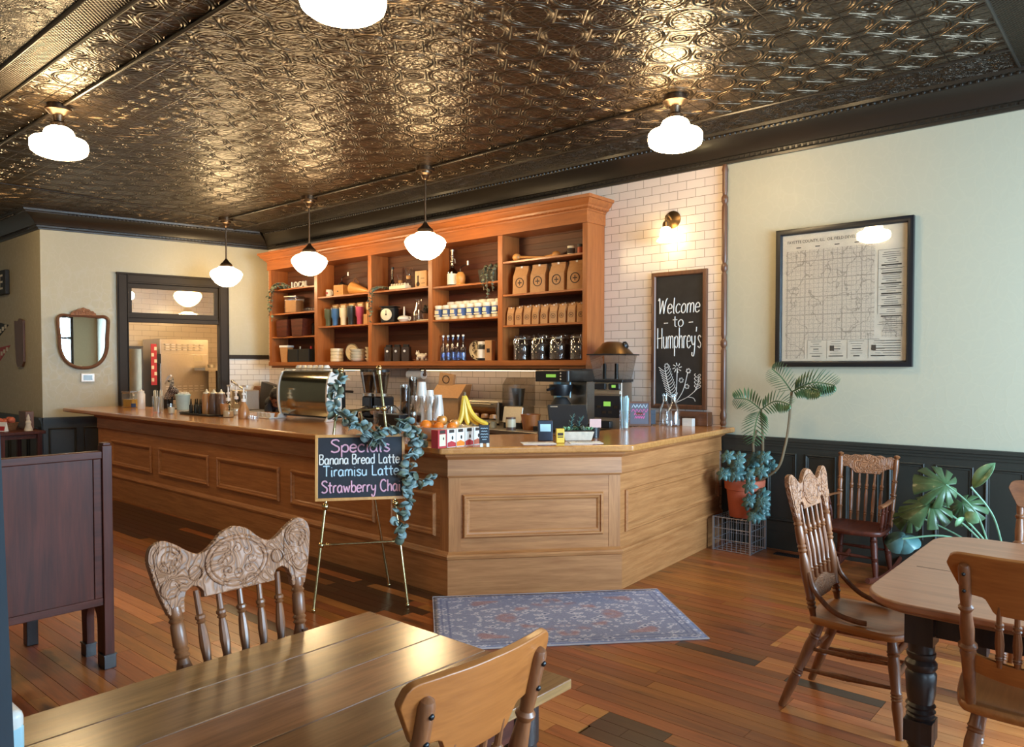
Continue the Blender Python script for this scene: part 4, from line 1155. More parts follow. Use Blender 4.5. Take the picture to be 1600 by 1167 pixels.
m = MB(); m.box(-0.004, 0.004, -0.0885, -0.0865, 0.1, 0.16); m.ell((0, -0.088, 0.105), 0.012, 0.004, 0.012); m.build('pointer', M['ink'], t)
MB().box(-0.1, 0.12, -0.08, 0.1, 0.205, 0.215).build('weighing_plate', M['black_matt'], t)
t = thing('gravy_boat', 'white lidded ceramic dish in the middle of the third bay', 'dish', (-7.4, 6.42, 2.19))
MB().lathe([(0, 0), (0.05, 0), (0.06, 0.012), (0.085, 0.04), (0.08, 0.06), (0.06, 0.075), (0.02, 0.085), (0, 0.085)], 22).build('dish', M['white'], t)
m = MB(); m.lathe([(0.012, 0.085), (0.012, 0.16), (0.008, 0.2), (0, 0.2)], 10); m.build('spout', M['white'], t)
m = MB(); m.tube(smooth_path([(0.075, 0, 0.06), (0.12, 0, 0.06), (0.11, 0, 0.025), (0.08, 0, 0.03)], 4), 0.008, 6); m.build('handle', M['white'], t)
put_bottle('milk_bottle', 'empty clear glass milk bottle, middle shelf of the third bay', (-7.18, 6.47, 2.19), M['glass'], [(0, 0), (0.065, 0), (0.07, 0.015), (0.07, 0.12), (0.045, 0.2), (0.035, 0.25), (0.042, 0.265), (0.042, 0.28), (0.036, 0.28), (0.03, 0.25), (0.04, 0.2), (0.065, 0.12), (0.065, 0.015), (0, 0.01)])
t = thing('potted_plant', 'small dark-leaved plant in a wooden pot on cream tray, third bay', 'plant', (-6.97, 6.42, 2.19))
MB().box(-0.13, 0.13, -0.06, 0.06, 0, 0.015).build('tray', M['cream'], t, bevel=0.004)
MB().lathe([(0, 0.016), (0.05, 0.016), (0.062, 0.09), (0.055, 0.09), (0.05, 0.08), (0, 0.08)], 18).build('pot', M['walnutZ'], t)
m = MB(); rv = random.Random(8)
for k in range(40): leaf(m, 0.02, 0.03, T(rv.uniform(-.04, .04), rv.uniform(-.04, .04), 0.09 + rv.uniform(0, .06)) @ RZ(rv.uniform(0, 6.3)) @ RY(rv.uniform(-1.2, 0.2)))
m.build('leaves', M['black_green'], t, solid=0.0012)
def drip_bag(i):
    t = thing('filter_pack', '%s of three dark filter-coffee packs, bottom shelf of the third bay' % nth(i, 3), 'package', (-7.7 + 0.17 * i, 6.42, ZS), 0.5, 'dark filter packs')
    MB().box(-0.05, 0.05, -0.045, 0.045, 0, 0.185).build('pack', M['beans'], t, bevel=0.004)
    MB().box(0.0505, 0.0515, -0.04, 0.04, 0.01, 0.17).build('blue_side', M['blue_glass'], t)
    MB().box(-0.035, 0.035, -0.03, 0.03, 0.186, 0.215).build('cap', M['black'], t, bevel=0.004)
    m = MB(); m.ell((-0.01, -0.0465, 0.13), 0.016, 0.004, 0.016); m.build('round_sticker', M['white_matt'], t)
for i in range(3): drip_bag(i)
t = thing('butter_dish', 'white animal-shaped lid on a glass dish, bottom right of the third bay', 'dish', (-7.07, 6.42, ZS))
MB().lathe([(0, 0), (0.09, 0), (0.12, 0.02), (0.115, 0.024), (0.085, 0.008), (0, 0.008)], 22).build('dish', M['glass'], t)
m = MB(); m.ell((0, 0, 0.06), 0.075, 0.05, 0.038); m.ell((-0.075, 0, 0.095), 0.028, 0.026, 0.026); m.ell((0.075, 0, 0.08), 0.02)
for a in (-0.045, 0.045):
    for b in (-0.03, 0.03): m.cyl((a, b, 0.009), (a, b, 0.05), 0.014)
for b in (-0.016, 0.016): m.ell((-0.075, b, 0.122), 0.009, 0.006, 0.014)
m.build('figure_lid', M['white'], t)

# bay 2
t = thing('enamel_mug', 'small white enamel mug with red print, upper shelf of the second bay', 'mug', (-9.0, 6.42, 2.605))
MB().lathe([(0, 0), (0.045, 0), (0.048, 0.1), (0.05, 0.104), (0.044, 0.104), (0.041, 0.006), (0, 0.006)], 20).build('cup', M['white'], t)
m = MB(); m.tube(smooth_path([(0.044, 0, 0.085), (0.075, 0, 0.08), (0.075, 0, 0.035), (0.043, 0, 0.025)], 4), 0.006, 6); m.build('handle', M['white'], t)
m = MB(); m.box(-0.02, 0.02, -0.05, -0.035, 0.04, 0.07); m.build('red_print', M['red'], t)
grinder_box('box_coffee_mill', 'square wooden box coffee mill with crank, upper shelf of the second bay', (-8.72, 6.43, 2.605), 0.15, False)
t = thing('woven_horn', 'woven straw horn basket lying at the right of the second bay', 'basket', (-8.36, 6.42, 2.605), 0.2)
m = MB(); m.turned((-0.1, 0, 0.09), (0.2, 0, 0.03), [(0, 0.07), (0.02, 0.09), (0.2, 0.08), (0.5, 0.06), (0.8, 0.04), (1, 0.018)], 18); m.build('horn', M['wood_lightX'], t)
m = MB(); m.tube(smooth_path([(-0.08, 0, 0.17), (-0.03, 0, 0.22), (0.03, 0, 0.15)], 4), 0.006, 6); m.build('handle', M['basket'], t)
def tumbler(i, col, dark, word, x):
    t = thing('handled_tumbler', '%s travel tumbler with handle and straw lid, second bay' % word, 'tumbler', (x, 6.38, 2.19), -0.3)
    MB().lathe([(0, 0), (0.036, 0), (0.038, 0.01), (0.04, 0.1), (0.055, 0.125), (0.057, 0.24), (0, 0.24)], 20).build('cup', col, t)
    m = MB(); m.tube(smooth_path([(-0.055, 0, 0.225), (-0.095, 0, 0.22), (-0.095, 0, 0.13), (-0.05, 0, 0.12)], 4), 0.01, 8); m.build('handle', dark, t)
    m = MB(); m.lathe([(0, 0.241), (0.058, 0.241), (0.058, 0.255), (0.05, 0.262), (0, 0.262)], 20); m.build('lid', M['glass'] if i != 3 else M['steel_dark'], t)
tc_ = [(srgb(86, 92, 70), 'olive green'), (srgb(62, 104, 158), 'blue'), (srgb(222, 208, 178), 'cream'), (srgb(40, 46, 52), 'black'), (srgb(172, 72, 104), 'pink')]
for i, ((c, w), x) in enumerate(zip(tc_, (-8.97, -8.81, -8.62, -8.45, -8.26))):
    mm_ = plain('tumbler_' + w.replace(' ', '_'), c, 0.4); tumbler(i, mm_, mm_, w, x)
for i in range(5):
    t = thing('tumbler_carton', '%s of the kraft cartons standing behind the tumblers, second bay' % nth(i, 5), 'box', (-8.93 + 0.19 * i, 6.51, 2.19), 0, 'tumbler cartons')
    MB().box(-0.065, 0.065, -0.05, 0.05, 0, 0.31).build('carton', M['kraft'], t, bevel=0.003)
    MB().box(-0.045, 0.045, -0.052, -0.0505, 0.2, 0.29).build('printed_label', M['cream'], t)
t = thing('kraft_box', 'plain kraft box at the right end of the tumbler shelf', 'box', (-8.06, 6.36, 2.19), -0.1)
MB().box(-0.05, 0.05, -0.04, 0.04, 0, 0.13).build('box', M['kraft'], t, bevel=0.003)
def stack(name, lab, cat, loc, n, prof, dz, mat, each, group):
    for k in range(n):
        t = tag(MB().lathe(prof, 24).build(each, mat, None, (loc[0], loc[1], loc[2] + k * dz)), '%s of the stacked %s' % ('lowest' if k == 0 else 'topmost' if k == n - 1 else ORD[k] + ' from bottom', lab), cat, group)
BOWL = [(0, 0), (0.07, 0), (0.1, 0.02), (0.112, 0.05), (0.108, 0.05), (0.095, 0.024), (0.066, 0.008), (0, 0.008)]
SMALLBOWL = [(0, 0), (0.082, 0), (0.09, 0.008), (0.09, 0.046), (0.085, 0.046), (0.083, 0.014), (0, 0.01)]
stack('', 'straight-sided white bowls at left, bottom of the second bay', 'bowl', (-8.83, 6.42, ZS), 4, SMALLBOWL, 0.0465, M['cream'], 'straight_bowl', 'straight white bowls, second bay')
stack('', 'wide cream bowls, bottom of the second bay', 'bowl', (-8.31, 6.38, ZS), 4, BOWL, 0.04, M['cream'], 'wide_bowl', 'wide cream bowls, second bay')
stack('', 'small cream cups at right, bottom of the second bay', 'cup', (-8.07, 6.41, ZS), 4, [(0, 0), (0.05, 0), (0.07, 0.03), (0.075, 0.05), (0.071, 0.05), (0.06, 0.02), (0, 0.008)], 0.048, M['cream'], 'small_cup', 'small cream cups, second bay')
plate('display_plate', 0.125, 'upright cream plate with grey rim behind the wide cream bowls', (-8.57, 6.5, ZS + .006), R(-6), M['cream'], M['steel_dark'], 0.2)

# bay 1
m = MB(); letters(m, 'LOCAL', 0.13, RX(R(90)), depth=0.012)
tag(m.build('block_letters', M['white_matt'], None, (-9.87, 6.37, 2.785)), 'white block letters standing on the top left shelf, behind a pendant', 'letters')
vine('trailing_vine', 'artificial vine drooping from the top left shelf corner', 'garland', (-10.2, 6.3, 2.79), [[(0.3, 0.06, 0.03), (0.15, 0.02, 0.09), (0.02, -0.06, 0.05), (-0.04, -0.06, -0.15), (-0.06, -0.07, -0.4)], [(0.25, 0.02, 0.03), (0.1, -0.06, 0.04), (0.02, -0.06, -0.1), (-0.02, -0.05, -0.5)], [(0.2, 0.06, 0.03), (0.0, 0.0, 0.06), (-0.08, -0.06, -0.05), (-0.09, -0.05, -0.35)]], 0.026, M['euc_dark'], 30, None, 4)
t = thing('square_jar', 'square glass jar of brown biscuits, second shelf of the left bay', 'jar', (-9.88, 6.42, 2.42), 0.2)
MB().box(-0.12, 0.12, -0.09, 0.09, 0, 0.23).build('jar_body', M['glass'], t, bevel=0.012)
MB().box(-0.11, 0.11, -0.08, 0.08, 0.006, 0.19).build('biscuits', M['kraft'], t, bevel=0.01)
MB().box(-0.125, 0.125, -0.095, 0.095, 0.231, 0.255).build('lid', M['steel'], t, bevel=0.008)
t = thing('glass_tray', 'low clear glass tray of jars beside the square biscuit jar', 'tray', (-9.47, 6.42, 2.42))
MB().box(-0.17, 0.17, -0.08, 0.08, 0, 0.015).build('tray', M['glass'], t)
for k in range(5): tag(MB().lathe([(0, 0), (0.026, 0), (0.026, 0.045), (0, 0.045)], 12).build('spice_jar', M['glass'], None, (-9.6 + 0.065 * k, 6.42, 2.436)), '%s of five tiny jars in the low glass tray, left bay' % nth(k, 5), 'jar', 'tiny jars in the glass tray')
def crate(i, x):
    t = thing('slatted_bucket', '%s of two dark wooden buckets, third shelf of the left bay' % ('left', 'right')[i], 'bucket', (x, 6.42, 2.07))
    for k, (sx, sy) in enumerate(((0, -1), (0, 1), (-1, 0), (1, 0))):
        m = MB()
        a, b = 0.125, 0.15
        if sy: m.hexa([(-a, sy * a - 0.008, 0), (a, sy * a - 0.008, 0), (a, sy * a + 0.008, 0), (-a, sy * a + 0.008, 0)], [(-b, sy * b * .82 - 0.008, 0.25), (b, sy * b * .82 - 0.008, 0.25), (b, sy * b * .82 + 0.008, 0.25), (-b, sy * b * .82 + 0.008, 0.25)])
        else: m.hexa([(sx * a - 0.008, -a, 0), (sx * a + 0.008, -a, 0), (sx * a + 0.008, a, 0), (sx * a - 0.008, a, 0)], [(sx * b - 0.008, -b * .8, 0.25), (sx * b + 0.008, -b * .8, 0.25), (sx * b + 0.008, b * .8, 0.25), (sx * b - 0.008, b * .8, 0.25)])
        m.build('side', M['mahogX'], t)
    MB().box(-0.12, 0.12, -0.12, 0.12, 0, 0.01).build('base', M['mahogX'], t)
crate(0, -10.02); crate(1, -9.62)
put_bottle('brown_jug', 'brown glass jug squeezed at the right of the two wooden buckets', (-9.31, 6.42, 2.07), M['dark_glass'], bottle_prof(0.075, 0.28, 0.17, 0.024))
t = thing('kraft_box', 'tall kraft box at the left of the bottom left bay', 'box', (-10.05, 6.39, ZS), 0.2)
MB().hexa([(-0.06, -0.05, 0), (0.06, -0.05, 0), (0.06, 0.05, 0), (-0.06, 0.05, 0)], [(-0.08, -0.06, 0.22), (0.08, -0.06, 0.22), (0.08, 0.06, 0.22), (-0.08, 0.06, 0.22)]).build('box', M['kraft'], t)
MB().box(-0.085, 0.085, -0.065, 0.065, 0.221, 0.25).build('lid', M['white_matt'], t)
for i, x in enumerate((-9.8, -9.52)):
    t = thing('black_canister', '%s of two square black canisters, bottom left bay' % ('left', 'right')[i], 'canister', (x, 6.43, ZS))
    MB().box(-0.13, 0.13, -0.1, 0.1, 0, 0.19).build('canister', M['black_matt'], t, bevel=0.006)
    m = MB(); m.cyl((0.05, 0, 0.19), (0.05, 0, 0.23), 0.014); m.build('tap', M['red'] if i else M['steel'], t)
put_bottle('wine_bottle', 'dark slim bottle at the right end of the bottom left bay', (-9.27, 6.42, ZS), M['dark_glass'], bottle_prof(0.038, 0.3, 0.19, 0.014))
# warm strip lamps under the shelf
for i, x in enumerate((-9.2, -6.1)):
    t = thing('strip_light', '%s slim strip lamp fixed under the shelf unit' % ('left', 'right')[i], 'strip light', (x, 6.53, 1.6))
    MB().box(-1.1, 1.1, -.025, .025, -.022, -.0005).build('housing', M['steel_dark'], t)
    MB().box(-1.08, 1.08, -.02, .02, -.03, -.0225).build('diffuser', M['strip'], t)
# paper towel roll under the shelf
t = thing('paper_towel_roll', 'white paper towel roll hung under the shelf unit', 'paper roll', (-7.17, 6.42, 1.52))
m = MB(); m.cyl((-0.14, 0, 0), (0.14, 0, 0), 0.055, n=22); m.build('paper', M['white_matt'], t)
m = MB(); m.cyl((-0.165, 0, 0), (0.165, 0, 0), 0.02, n=12)
for s in (-1, 1): m.box(s * 0.16 - 0.006, s * 0.16 + 0.006, -0.015, 0.015, 0, 0.0795)
m.build('holder', M['walnutX'], t)

# ---------------------------------------------------------------- things on the service counter
def at(p, dz=0): return (p[0], p[1], ZT + dz)
t = thing('lemonade_jar', 'square clear jar half full of yellow liquid at the far left end of the counter', 'jar', (-10.72, 4.4, ZT), 0.3)
MB().box(-0.1, 0.1, -0.08, 0.08, 0, 0.2).build('jar_body', M['glass'], t, bevel=0.015)
MB().box(-0.09, 0.09, -0.07, 0.07, 0.006, 0.11).build('yellow_liquid', M['amber'], t, bevel=0.01)
MB().box(-0.104, 0.104, -0.084, 0.084, 0.2005, 0.22).build('lid', M['glass'], t, bevel=0.006)
t = thing('spray_bottle', 'small clear bottle with dark blue label beside the yellow jar', 'bottle', (-10.5, 4.33, ZT))
MB().lathe(bottle_prof(0.028, 0.16, 0.1, 0.012), 14).build('bottle_body', M['pane'], t)
MB().lathe([(0.029, 0.01), (0.03, 0.01), (0.03, 0.06), (0.029, 0.06)], 14, capb=False, capt=False).build('blue_label', M['blue'], t)
MB().lathe([(0, 0.161), (0.013, 0.161), (0.013, 0.19), (0, 0.19)], 12).build('cap', M['white'], t)
def squeeze(lab, loc, mat, h=0.25, r=0.045, tip='white', group=None, wall=None):
    t = thing('squeeze_bottle', lab, 'bottle', loc, 0, group)
    MB().lathe([(0, 0), (r * .95, 0), (r, 0.01), (r, h * .72), (r * .75, h * .8), (r * .75, h * .82), (0, h * .82)], 18).build('bottle_body', mat, t)
    MB().lathe([(0, h * .821), (r * .8, h * .821), (r * .8, h * .87), (r * .3, h * .9), (0.006, h), (0, h)], 16).build('nozzle_cap', M[tip], t)
squeeze('tall white squeeze bottle, second tall item from the left end of the counter', at((-10.177, 4.297, 1.065)), M['white'], 0.27, 0.048)
def straw_glass(lab, loc, h, r, straw, sh, n, seed):
    t = thing('straw_glass', lab, 'glass', loc)
    MB().lathe([(0, 0), (r, 0), (r * 1.05, h), (r * .98, h), (r * .93, 0.012), (0, 0.012)], 20).build('glass', M['glass'], t)
    rs = random.Random(seed)
    for k in range(n):
        a, q = rs.uniform(0, 6.28), r * .72 * math.sqrt(rs.random())
        m = MB(); x, y = q * math.cos(a), q * math.sin(a)
        m.cyl((x * .8, y * .8, 0.014), (x * 1.1, y * 1.1, sh * rs.uniform(.96, 1.04)), 0.004, n=6)
        o = m.build('drinking_straw', straw, None, loc)
        tag(o, ('pale blue' if straw is M['sky_blue'] else 'cream') + ' straw standing in the ' + ('right-hand tall glass' if straw is M['sky_blue'] else 'glass near the left counter end'), 'straw', 'straws: ' + lab[:40])
straw_glass('clear glass of cream straws on the left part of the counter', at((-9.176, 4.069, 1.065)), 0.2, 0.062, M['cream'], 0.27, 18, 1)
t = thing('shot_glass', 'small frosted cup just right of the cream straws', 'cup', at((-8.809, 4.062, 1.065)))
MB().lathe([(0, 0), (0.038, 0), (0.048, 0.12), (0.044, 0.12), (0.034, 0.01), (0, 0.01)], 18).build('cup', M['pane'], t)
MB().lathe([(0, 0.011), (0.033, 0.011), (0.04, 0.08), (0, 0.08)], 16).build('milk', M['cream'], t)
t = thing('black_mug', 'black mug between the cream straws and the pale blue cups', 'mug', at((-10.069, 4.593, 1.065)))
MB().lathe([(0, 0), (0.05, 0), (0.056, 0.14), (0.05, 0.14), (0.045, 0.01), (0, 0.01)], 18).build('mug_body', M['black'], t)
m = MB(); m.tube(smooth_path([(0.05, 0, 0.11), (0.09, 0, 0.1), (0.085, 0, 0.05), (0.048, 0, 0.03)], 4), 0.008, 6); m.build('handle', M['black'], t)
t = thing('plastic_tub', 'pale blue plastic tub with ruffled rim beside the black tray', 'tub', at((-9.618, 4.586, 1.065)))
MB().lathe([(0, 0), (0.075, 0), (0.09, 0.17), (0.1, 0.19), (0.09, 0.2), (0.08, 0.17), (0.07, 0.01), (0, 0.01)], 20).build('tub_body', M['sky_blue'], t)
m = MB(); rr_ = random.Random(2)
for k in range(14): m.ell((rr_.uniform(-.05, .05), rr_.uniform(-.05, .05), 0.195 + rr_.uniform(0, .015)), 0.022, n=8, k=5)
o = m.build('sweetener_packets', M['white_matt'], None, t.location); tag(o, 'white paper packets heaped in the pale blue plastic tub', 'packets', None, 'stuff')
TR = Vector(((-8.390, 4.270, 1.065)))
tr = thing('serving_tray', 'black oblong serving tray holding sauces, left half of the counter', 'tray', (TR.x, TR.y, ZT), 0.02)
m = MB(); L_, W_ = 0.46, 0.15
pl = [(L_ * math.copysign(abs(math.cos(a)) ** 0.6, math.cos(a)), W_ * math.copysign(abs(math.sin(a)) ** 0.6, math.sin(a))) for a in [2 * PI * k / 40 for k in range(40)]]
m.prism(pl, 0, 0.008); m.tube([(x, y, 0.016) for x, y in pl], 0.009, 6, closed=True); m.build('tray', M['black'], tr)
def trayspot(dx, dy): return (TR.x + dx, TR.y + dy, ZT + 0.0095)
for i in range(6):
    t = thing('dropper_bottle', '%s of six small black dropper bottles on the black tray' % nth(i, 6), 'bottle', trayspot(-0.3 + 0.055 * i, -0.03 + 0.05 * (i % 2)), 0, 'dropper bottles on the tray')
    MB().lathe([(0, 0), (0.021, 0), (0.022, 0.09), (0.012, 0.105), (0, 0.105)], 12).build('bottle_body', M['black'], t)
    MB().lathe([(0, 0.106), (0.012, 0.106), (0.008, 0.135), (0.005, 0.17), (0, 0.17)], 10).build('dropper_cap', M['black_matt'], t)
for i, (dx, mt, w) in enumerate(((0.06, 'syrup', 'caramel coloured'), (0.17, 'choc', 'lighter mocha brown'), (0.28, 'choc', 'right hand mocha brown'))):
    squeeze('%s sauce squeeze bottle on the black tray' % w, trayspot(dx, -0.02 + 0.03 * i), M[mt], 0.29, 0.052, 'cream')
t = thing('paper_cup', 'short tan paper cup at the right end of the black tray', 'cup', trayspot(0.38, 0.02))
MB().lathe([(0, 0), (0.038, 0), (0.05, 0.13), (0.046, 0.13), (0.034, 0.008), (0, 0.008)], 18).build('cup', M['syrup'], t)
for i, (px, py, mt, dz) in enumerate(((357, 652, 'white', 0.0), (368, 648, 'pane', 0.02), (380, 654, 'syrup', 0.0))):
    P = [(-7.779, 4.215, 1.065), (-8.127, 4.498, 1.065), (-7.462, 4.218, 1.065)][i]
    t = thing('pump_bottle', '%s syrup pump bottle with white pump' % ('left hand clear', 'middle rear', 'right hand caramel filled')[i], 'bottle', at(P))
    MB().lathe([(0, 0), (0.056, 0), (0.058, 0.01), (0.058, 0.09), (0.03, 0.15), (0.022, 0.17), (0.022, 0.18), (0, 0.18)], 18).build('bottle_body', M['syrup' if i == 2 else 'pane'], t)
    m = MB(); m.lathe([(0, 0.181), (0.027, 0.181), (0.027, 0.21), (0.012, 0.215), (0.012, 0.25), (0.024, 0.255), (0.018, 0.275), (0.009, 0.28), (0.009, 0.34), (0, 0.34)], 14); m.box(-0.012, 0.075, -0.011, 0.011, 0.34, 0.356); m.cyl((0.07, 0, 0.34), (0.07, 0, 0.325), 0.006, n=8); m.build('pump', M['white'], t)
    if i != 2:
        MB().lathe([(0, 0.006), (0.052, 0.006), (0.052, 0.07), (0, 0.07)], 16).build('syrup', M['cream'], t)
# cups on a saucer tray
P = (-7.377, 4.426, 1.065)
t = thing('cup_tray', 'white oblong tray of low cups left of the espresso machine', 'tray', at(P))
MB().box(-0.175, 0.17, -0.06, 0.06, 0, 0.012).build('tray', M['white'], t, bevel=0.005)
for i in range(4):
    c_ = thing('espresso_cup', '%s of four small white cups on the oblong white tray' % nth(i, 4), 'cup', (P[0] - 0.125 + 0.083 * i, P[1], ZT + 0.0125), 0.8 * i, 'cups on the white tray')
    MB().lathe([(0, 0), (0.022, 0), (0.033, 0.045), (0.03, 0.045), (0.02, 0.006), (0, 0.006)], 16).build('cup', M['white'], c_)
    m = MB(); m.tube(smooth_path([(0.029, 0, 0.038), (0.045, 0, 0.034), (0.042, 0, 0.018), (0.026, 0, 0.014)], 3), 0.004, 5); m.build('handle', M['white'], c_)
for i in range(3):
    P2 = (-7.473 + .1 + 0.08 * i, 4.25 - 0.02 * i)
    c_ = tag(MB().lathe([(0, 0), (0.03, 0), (0.032, 0.035), (0.027, 0.035), (0.025, 0.006), (0, 0.006)], 14).build('glass_ramekin', M['glass'], None, (P2[0], P2[1], ZT)), '%s of three little glass ramekins beside the syrup pumps' % nth(i, 3), 'dish', 'glass ramekins')

# espresso machine (back towards the room)
t = thing('espresso_machine', 'espresso machine with polished curved back and white side panels', 'espresso machine', (-6.8, 4.5, ZT))
n = 14
def prof_em(s):   # back panel profile: (y, z)
    return [(0.03, 0.05), (0.01, 0.12), (0.0, 0.22), (0.003, 0.34), (0.02, 0.43), (0.05, 0.5)]
pp = smooth_path([(0, y, z) for y, z in prof_em(0)], 5)
m = MB()
vs = [(x, p.y, p.z) for x in (-0.42, 0.42) for p in pp]
k = len(pp)
m.add(vs + [(x, p.y + 0.01, p.z) for x in (-0.42, 0.42) for p in pp], [(i, i + 1, k + i + 1, k + i) for i in range(k - 1)] + [(2 * k + i, 3 * k + i, 3 * k + i + 1, 2 * k + i + 1) for i in range(k - 1)])
m.build('polished_back', M['mirror_steel'], t)
for s in (-1, 1):
    m = MB()
    out = [(p.y - 0.012, p.z) for p in pp] + [(0.1, 0.525), (0.17, 0.525), (0.17, 0.1), (0.17, 0.05), (0.12, 0.05), (0.08, 0.0), (-0.03, 0.0), (0.0, 0.05)]
    A = Matrix(((0, 0, 1, 0), (1, 0, 0, 0), (0, 1, 0, 0), (0, 0, 0, 1)))
    m.prism(out, s * 0.425 - 0.0 if s > 0 else -0.455, 0.455 if s > 0 else -0.425, M=A)
    m.build('side_panel', M['white'], t, bevel=0.005)
m = MB(); m.box(-0.42, 0.42, 0.07, 0.24, 0.1, 0.5); m.build('body', M['steel_dark'], t)
m = MB(); m.box(-0.42, 0.42, 0.05, 0.4, 0.03, 0.095); m.build('drip_tray', M['black'], t)
m = MB(); m.box(-0.42, 0.42, 0.06, 0.36, 0.503, 0.515); m.tube([(-0.42, 0.075, 0.535), (0.42, 0.075, 0.535)], 0.006, 6); m.build('cup_rail', M['steel'], t)
for x in (-0.28, 0.0, 0.28):
    m = MB(); m.cyl((x, 0.24, 0.33), (x, 0.3, 0.33), 0.035); m.tube([(x, 0.3, 0.3), (x, 0.44, 0.29)], 0.013); m.build('portafilter', M['black'], t)
for i in range(6):
    tag(MB().lathe([(0, 0), (0.042, 0), (0.038, 0.03), (0.024, 0.055), (0, 0.055)], 16).build('espresso_cup', M['white'], None, (-7.12 + 0.1 * i, 4.68, ZT + 0.5172)), '%s of the upturned white cups on top of the espresso machine' % nth(i, 6), 'cup', 'cups on the espresso machine')
# twin grinders
for i, x in enumerate((-6.12, -5.93)):
    t = thing('coffee_grinder', '%s of twin grinders with conical hopper of dark beans' % ('left', 'right')[i], 'grinder', (x, 4.84, ZT))
    MB().box(-0.085, 0.085, -0.12, 0.12, 0, 0.04).build('base', M['black'], t, bevel=0.006)
    MB().box(-0.075, 0.075, -0.04, 0.11, 0.04, 0.26).build('body', M['black'], t, bevel=0.02)
    MB().lathe([(0, 0.26), (0.07, 0.26), (0.072, 0.285), (0, 0.285)], 20).build('collar', M['steel'], t)
    MB().lathe([(0, 0.286), (0.055, 0.286), (0.09, 0.5), (0.085, 0.5), (0.05, 0.292), (0, 0.292)], 20).build('hopper', M['smoke_glass'], t)
    MB().lathe([(0, 0.2925), (0.049, 0.2925), (0.079, 0.465), (0, 0.475)], 18).build('coffee_beans', M['beans'], t)
    MB().lathe([(0, 0.501), (0.094, 0.501), (0.09, 0.525), (0, 0.53)], 20).build('hopper_lid', M['black'], t)
    m = MB(); m.cyl((0, -0.04, 0.13), (0, -0.12, 0.11), 0.03); m.build('spout', M['steel'], t)
# glassware
m_gl = [(0, 0), (0.032, 0), (0.0375, 0.17), (0.035, 0.17), (0.03, 0.012), (0, 0.012)]
for r in range(2):
    for i in range(4):
        t = tag(MB().lathe(m_gl, 16).build('tall_glass', M['glass'], None, (-5.8 + 0.078 * i, 4.68 + 0.12 * r, ZT)), '%s tall clear glass in the %s row behind the easel' % (nth(i, 4), ('front', 'rear')[r]), 'glass', 'tall clear glasses')
for i in range(4):
    t = thing('stemmed_glass', '%s of the stemmed glasses behind the tall clear glasses' % nth(i, 4), 'glass', (-5.68 + 0.12 * i, 4.99, ZT), 0, 'stemmed glasses')
    MB().lathe([(0, 0), (0.035, 0), (0.03, 0.006), (0.006, 0.012), (0.006, 0.1), (0.02, 0.12), (0.042, 0.2), (0.045, 0.27), (0.042, 0.27), (0.038, 0.2), (0.015, 0.125), (0, 0.118)], 18).build('goblet', M['glass'], t)
t = thing('bottle_caddy', 'low black caddy behind the easel garland', 'caddy', (-5.35, 4.55, ZT))
MB().box(-0.2, 0.1, -0.06, 0.06, 0, 0.12).build('caddy', M['black'], t, bevel=0.008)
m = MB(); m.tube(smooth_path([(-0.18, 0, 0.12), (-0.05, 0, 0.2), (0.08, 0, 0.12)], 5), 0.006, 6); m.build('handle', M['black'], t)
# clear and paper cup towers
def cup_tower(name, lab, loc, n, r0, r1, h, dz, mat, up=True):
    for k in range(n):
        z = k * dz
        pr = [(0, 0), (r0, 0), (r1, h), (r1 + .0025, h), (r1 + .0025, h + .002), (r1 - .0005, h + .002), (r0 - .0005, .002), (0, .002)]
        if not up: pr = [(r, h + .002 - zz) for r, zz in pr]
        if k == 0:
            o = MB().lathe(pr, 18).build(name, mat, None, loc)
            tag(o, lab, 'cup', lab[:60])
        else:
            c = o.copy(); C.objects.link(c); c.location = (loc[0], loc[1], loc[2] + z)
cup_tower('plastic_cup', 'clear plastic cup in the tall nested stack nearest the easel', at((-5.480, 4.761, 1.065)), 26, 0.036, 0.046, 0.12, 0.0105, M['pane'])
cup_tower('plastic_cup', 'clear plastic cup in the taller nested stack beside the white paper cups', at((-5.803, 5.153, 1.065)), 30, 0.036, 0.048, 0.13, 0.011, M['pane'])
cup_tower('paper_cup', 'white paper cup in the tallest upturned stack', at((-5.607, 5.089, 1.065)), 12, 0.042, 0.058, 0.16, 0.022, M['white'], False)
cup_tower('paper_cup', 'white paper cup in the slim middle upturned stack', at((-5.609, 5.203, 1.065)), 10, 0.036, 0.05, 0.14, 0.02, M['white'], False)
cup_tower('paper_cup', 'white paper cup in the shortest upturned stack beside the bananas', at((-5.363, 5.077, 1.065)), 7, 0.042, 0.06, 0.16, 0.02, M['white'], False)
cup_tower('short_cup', 'short clear cup in the low nested stack before the paper cups', at((-5.174, 4.625, 1.065)), 5, 0.042, 0.052, 0.09, 0.012, M['pane'])
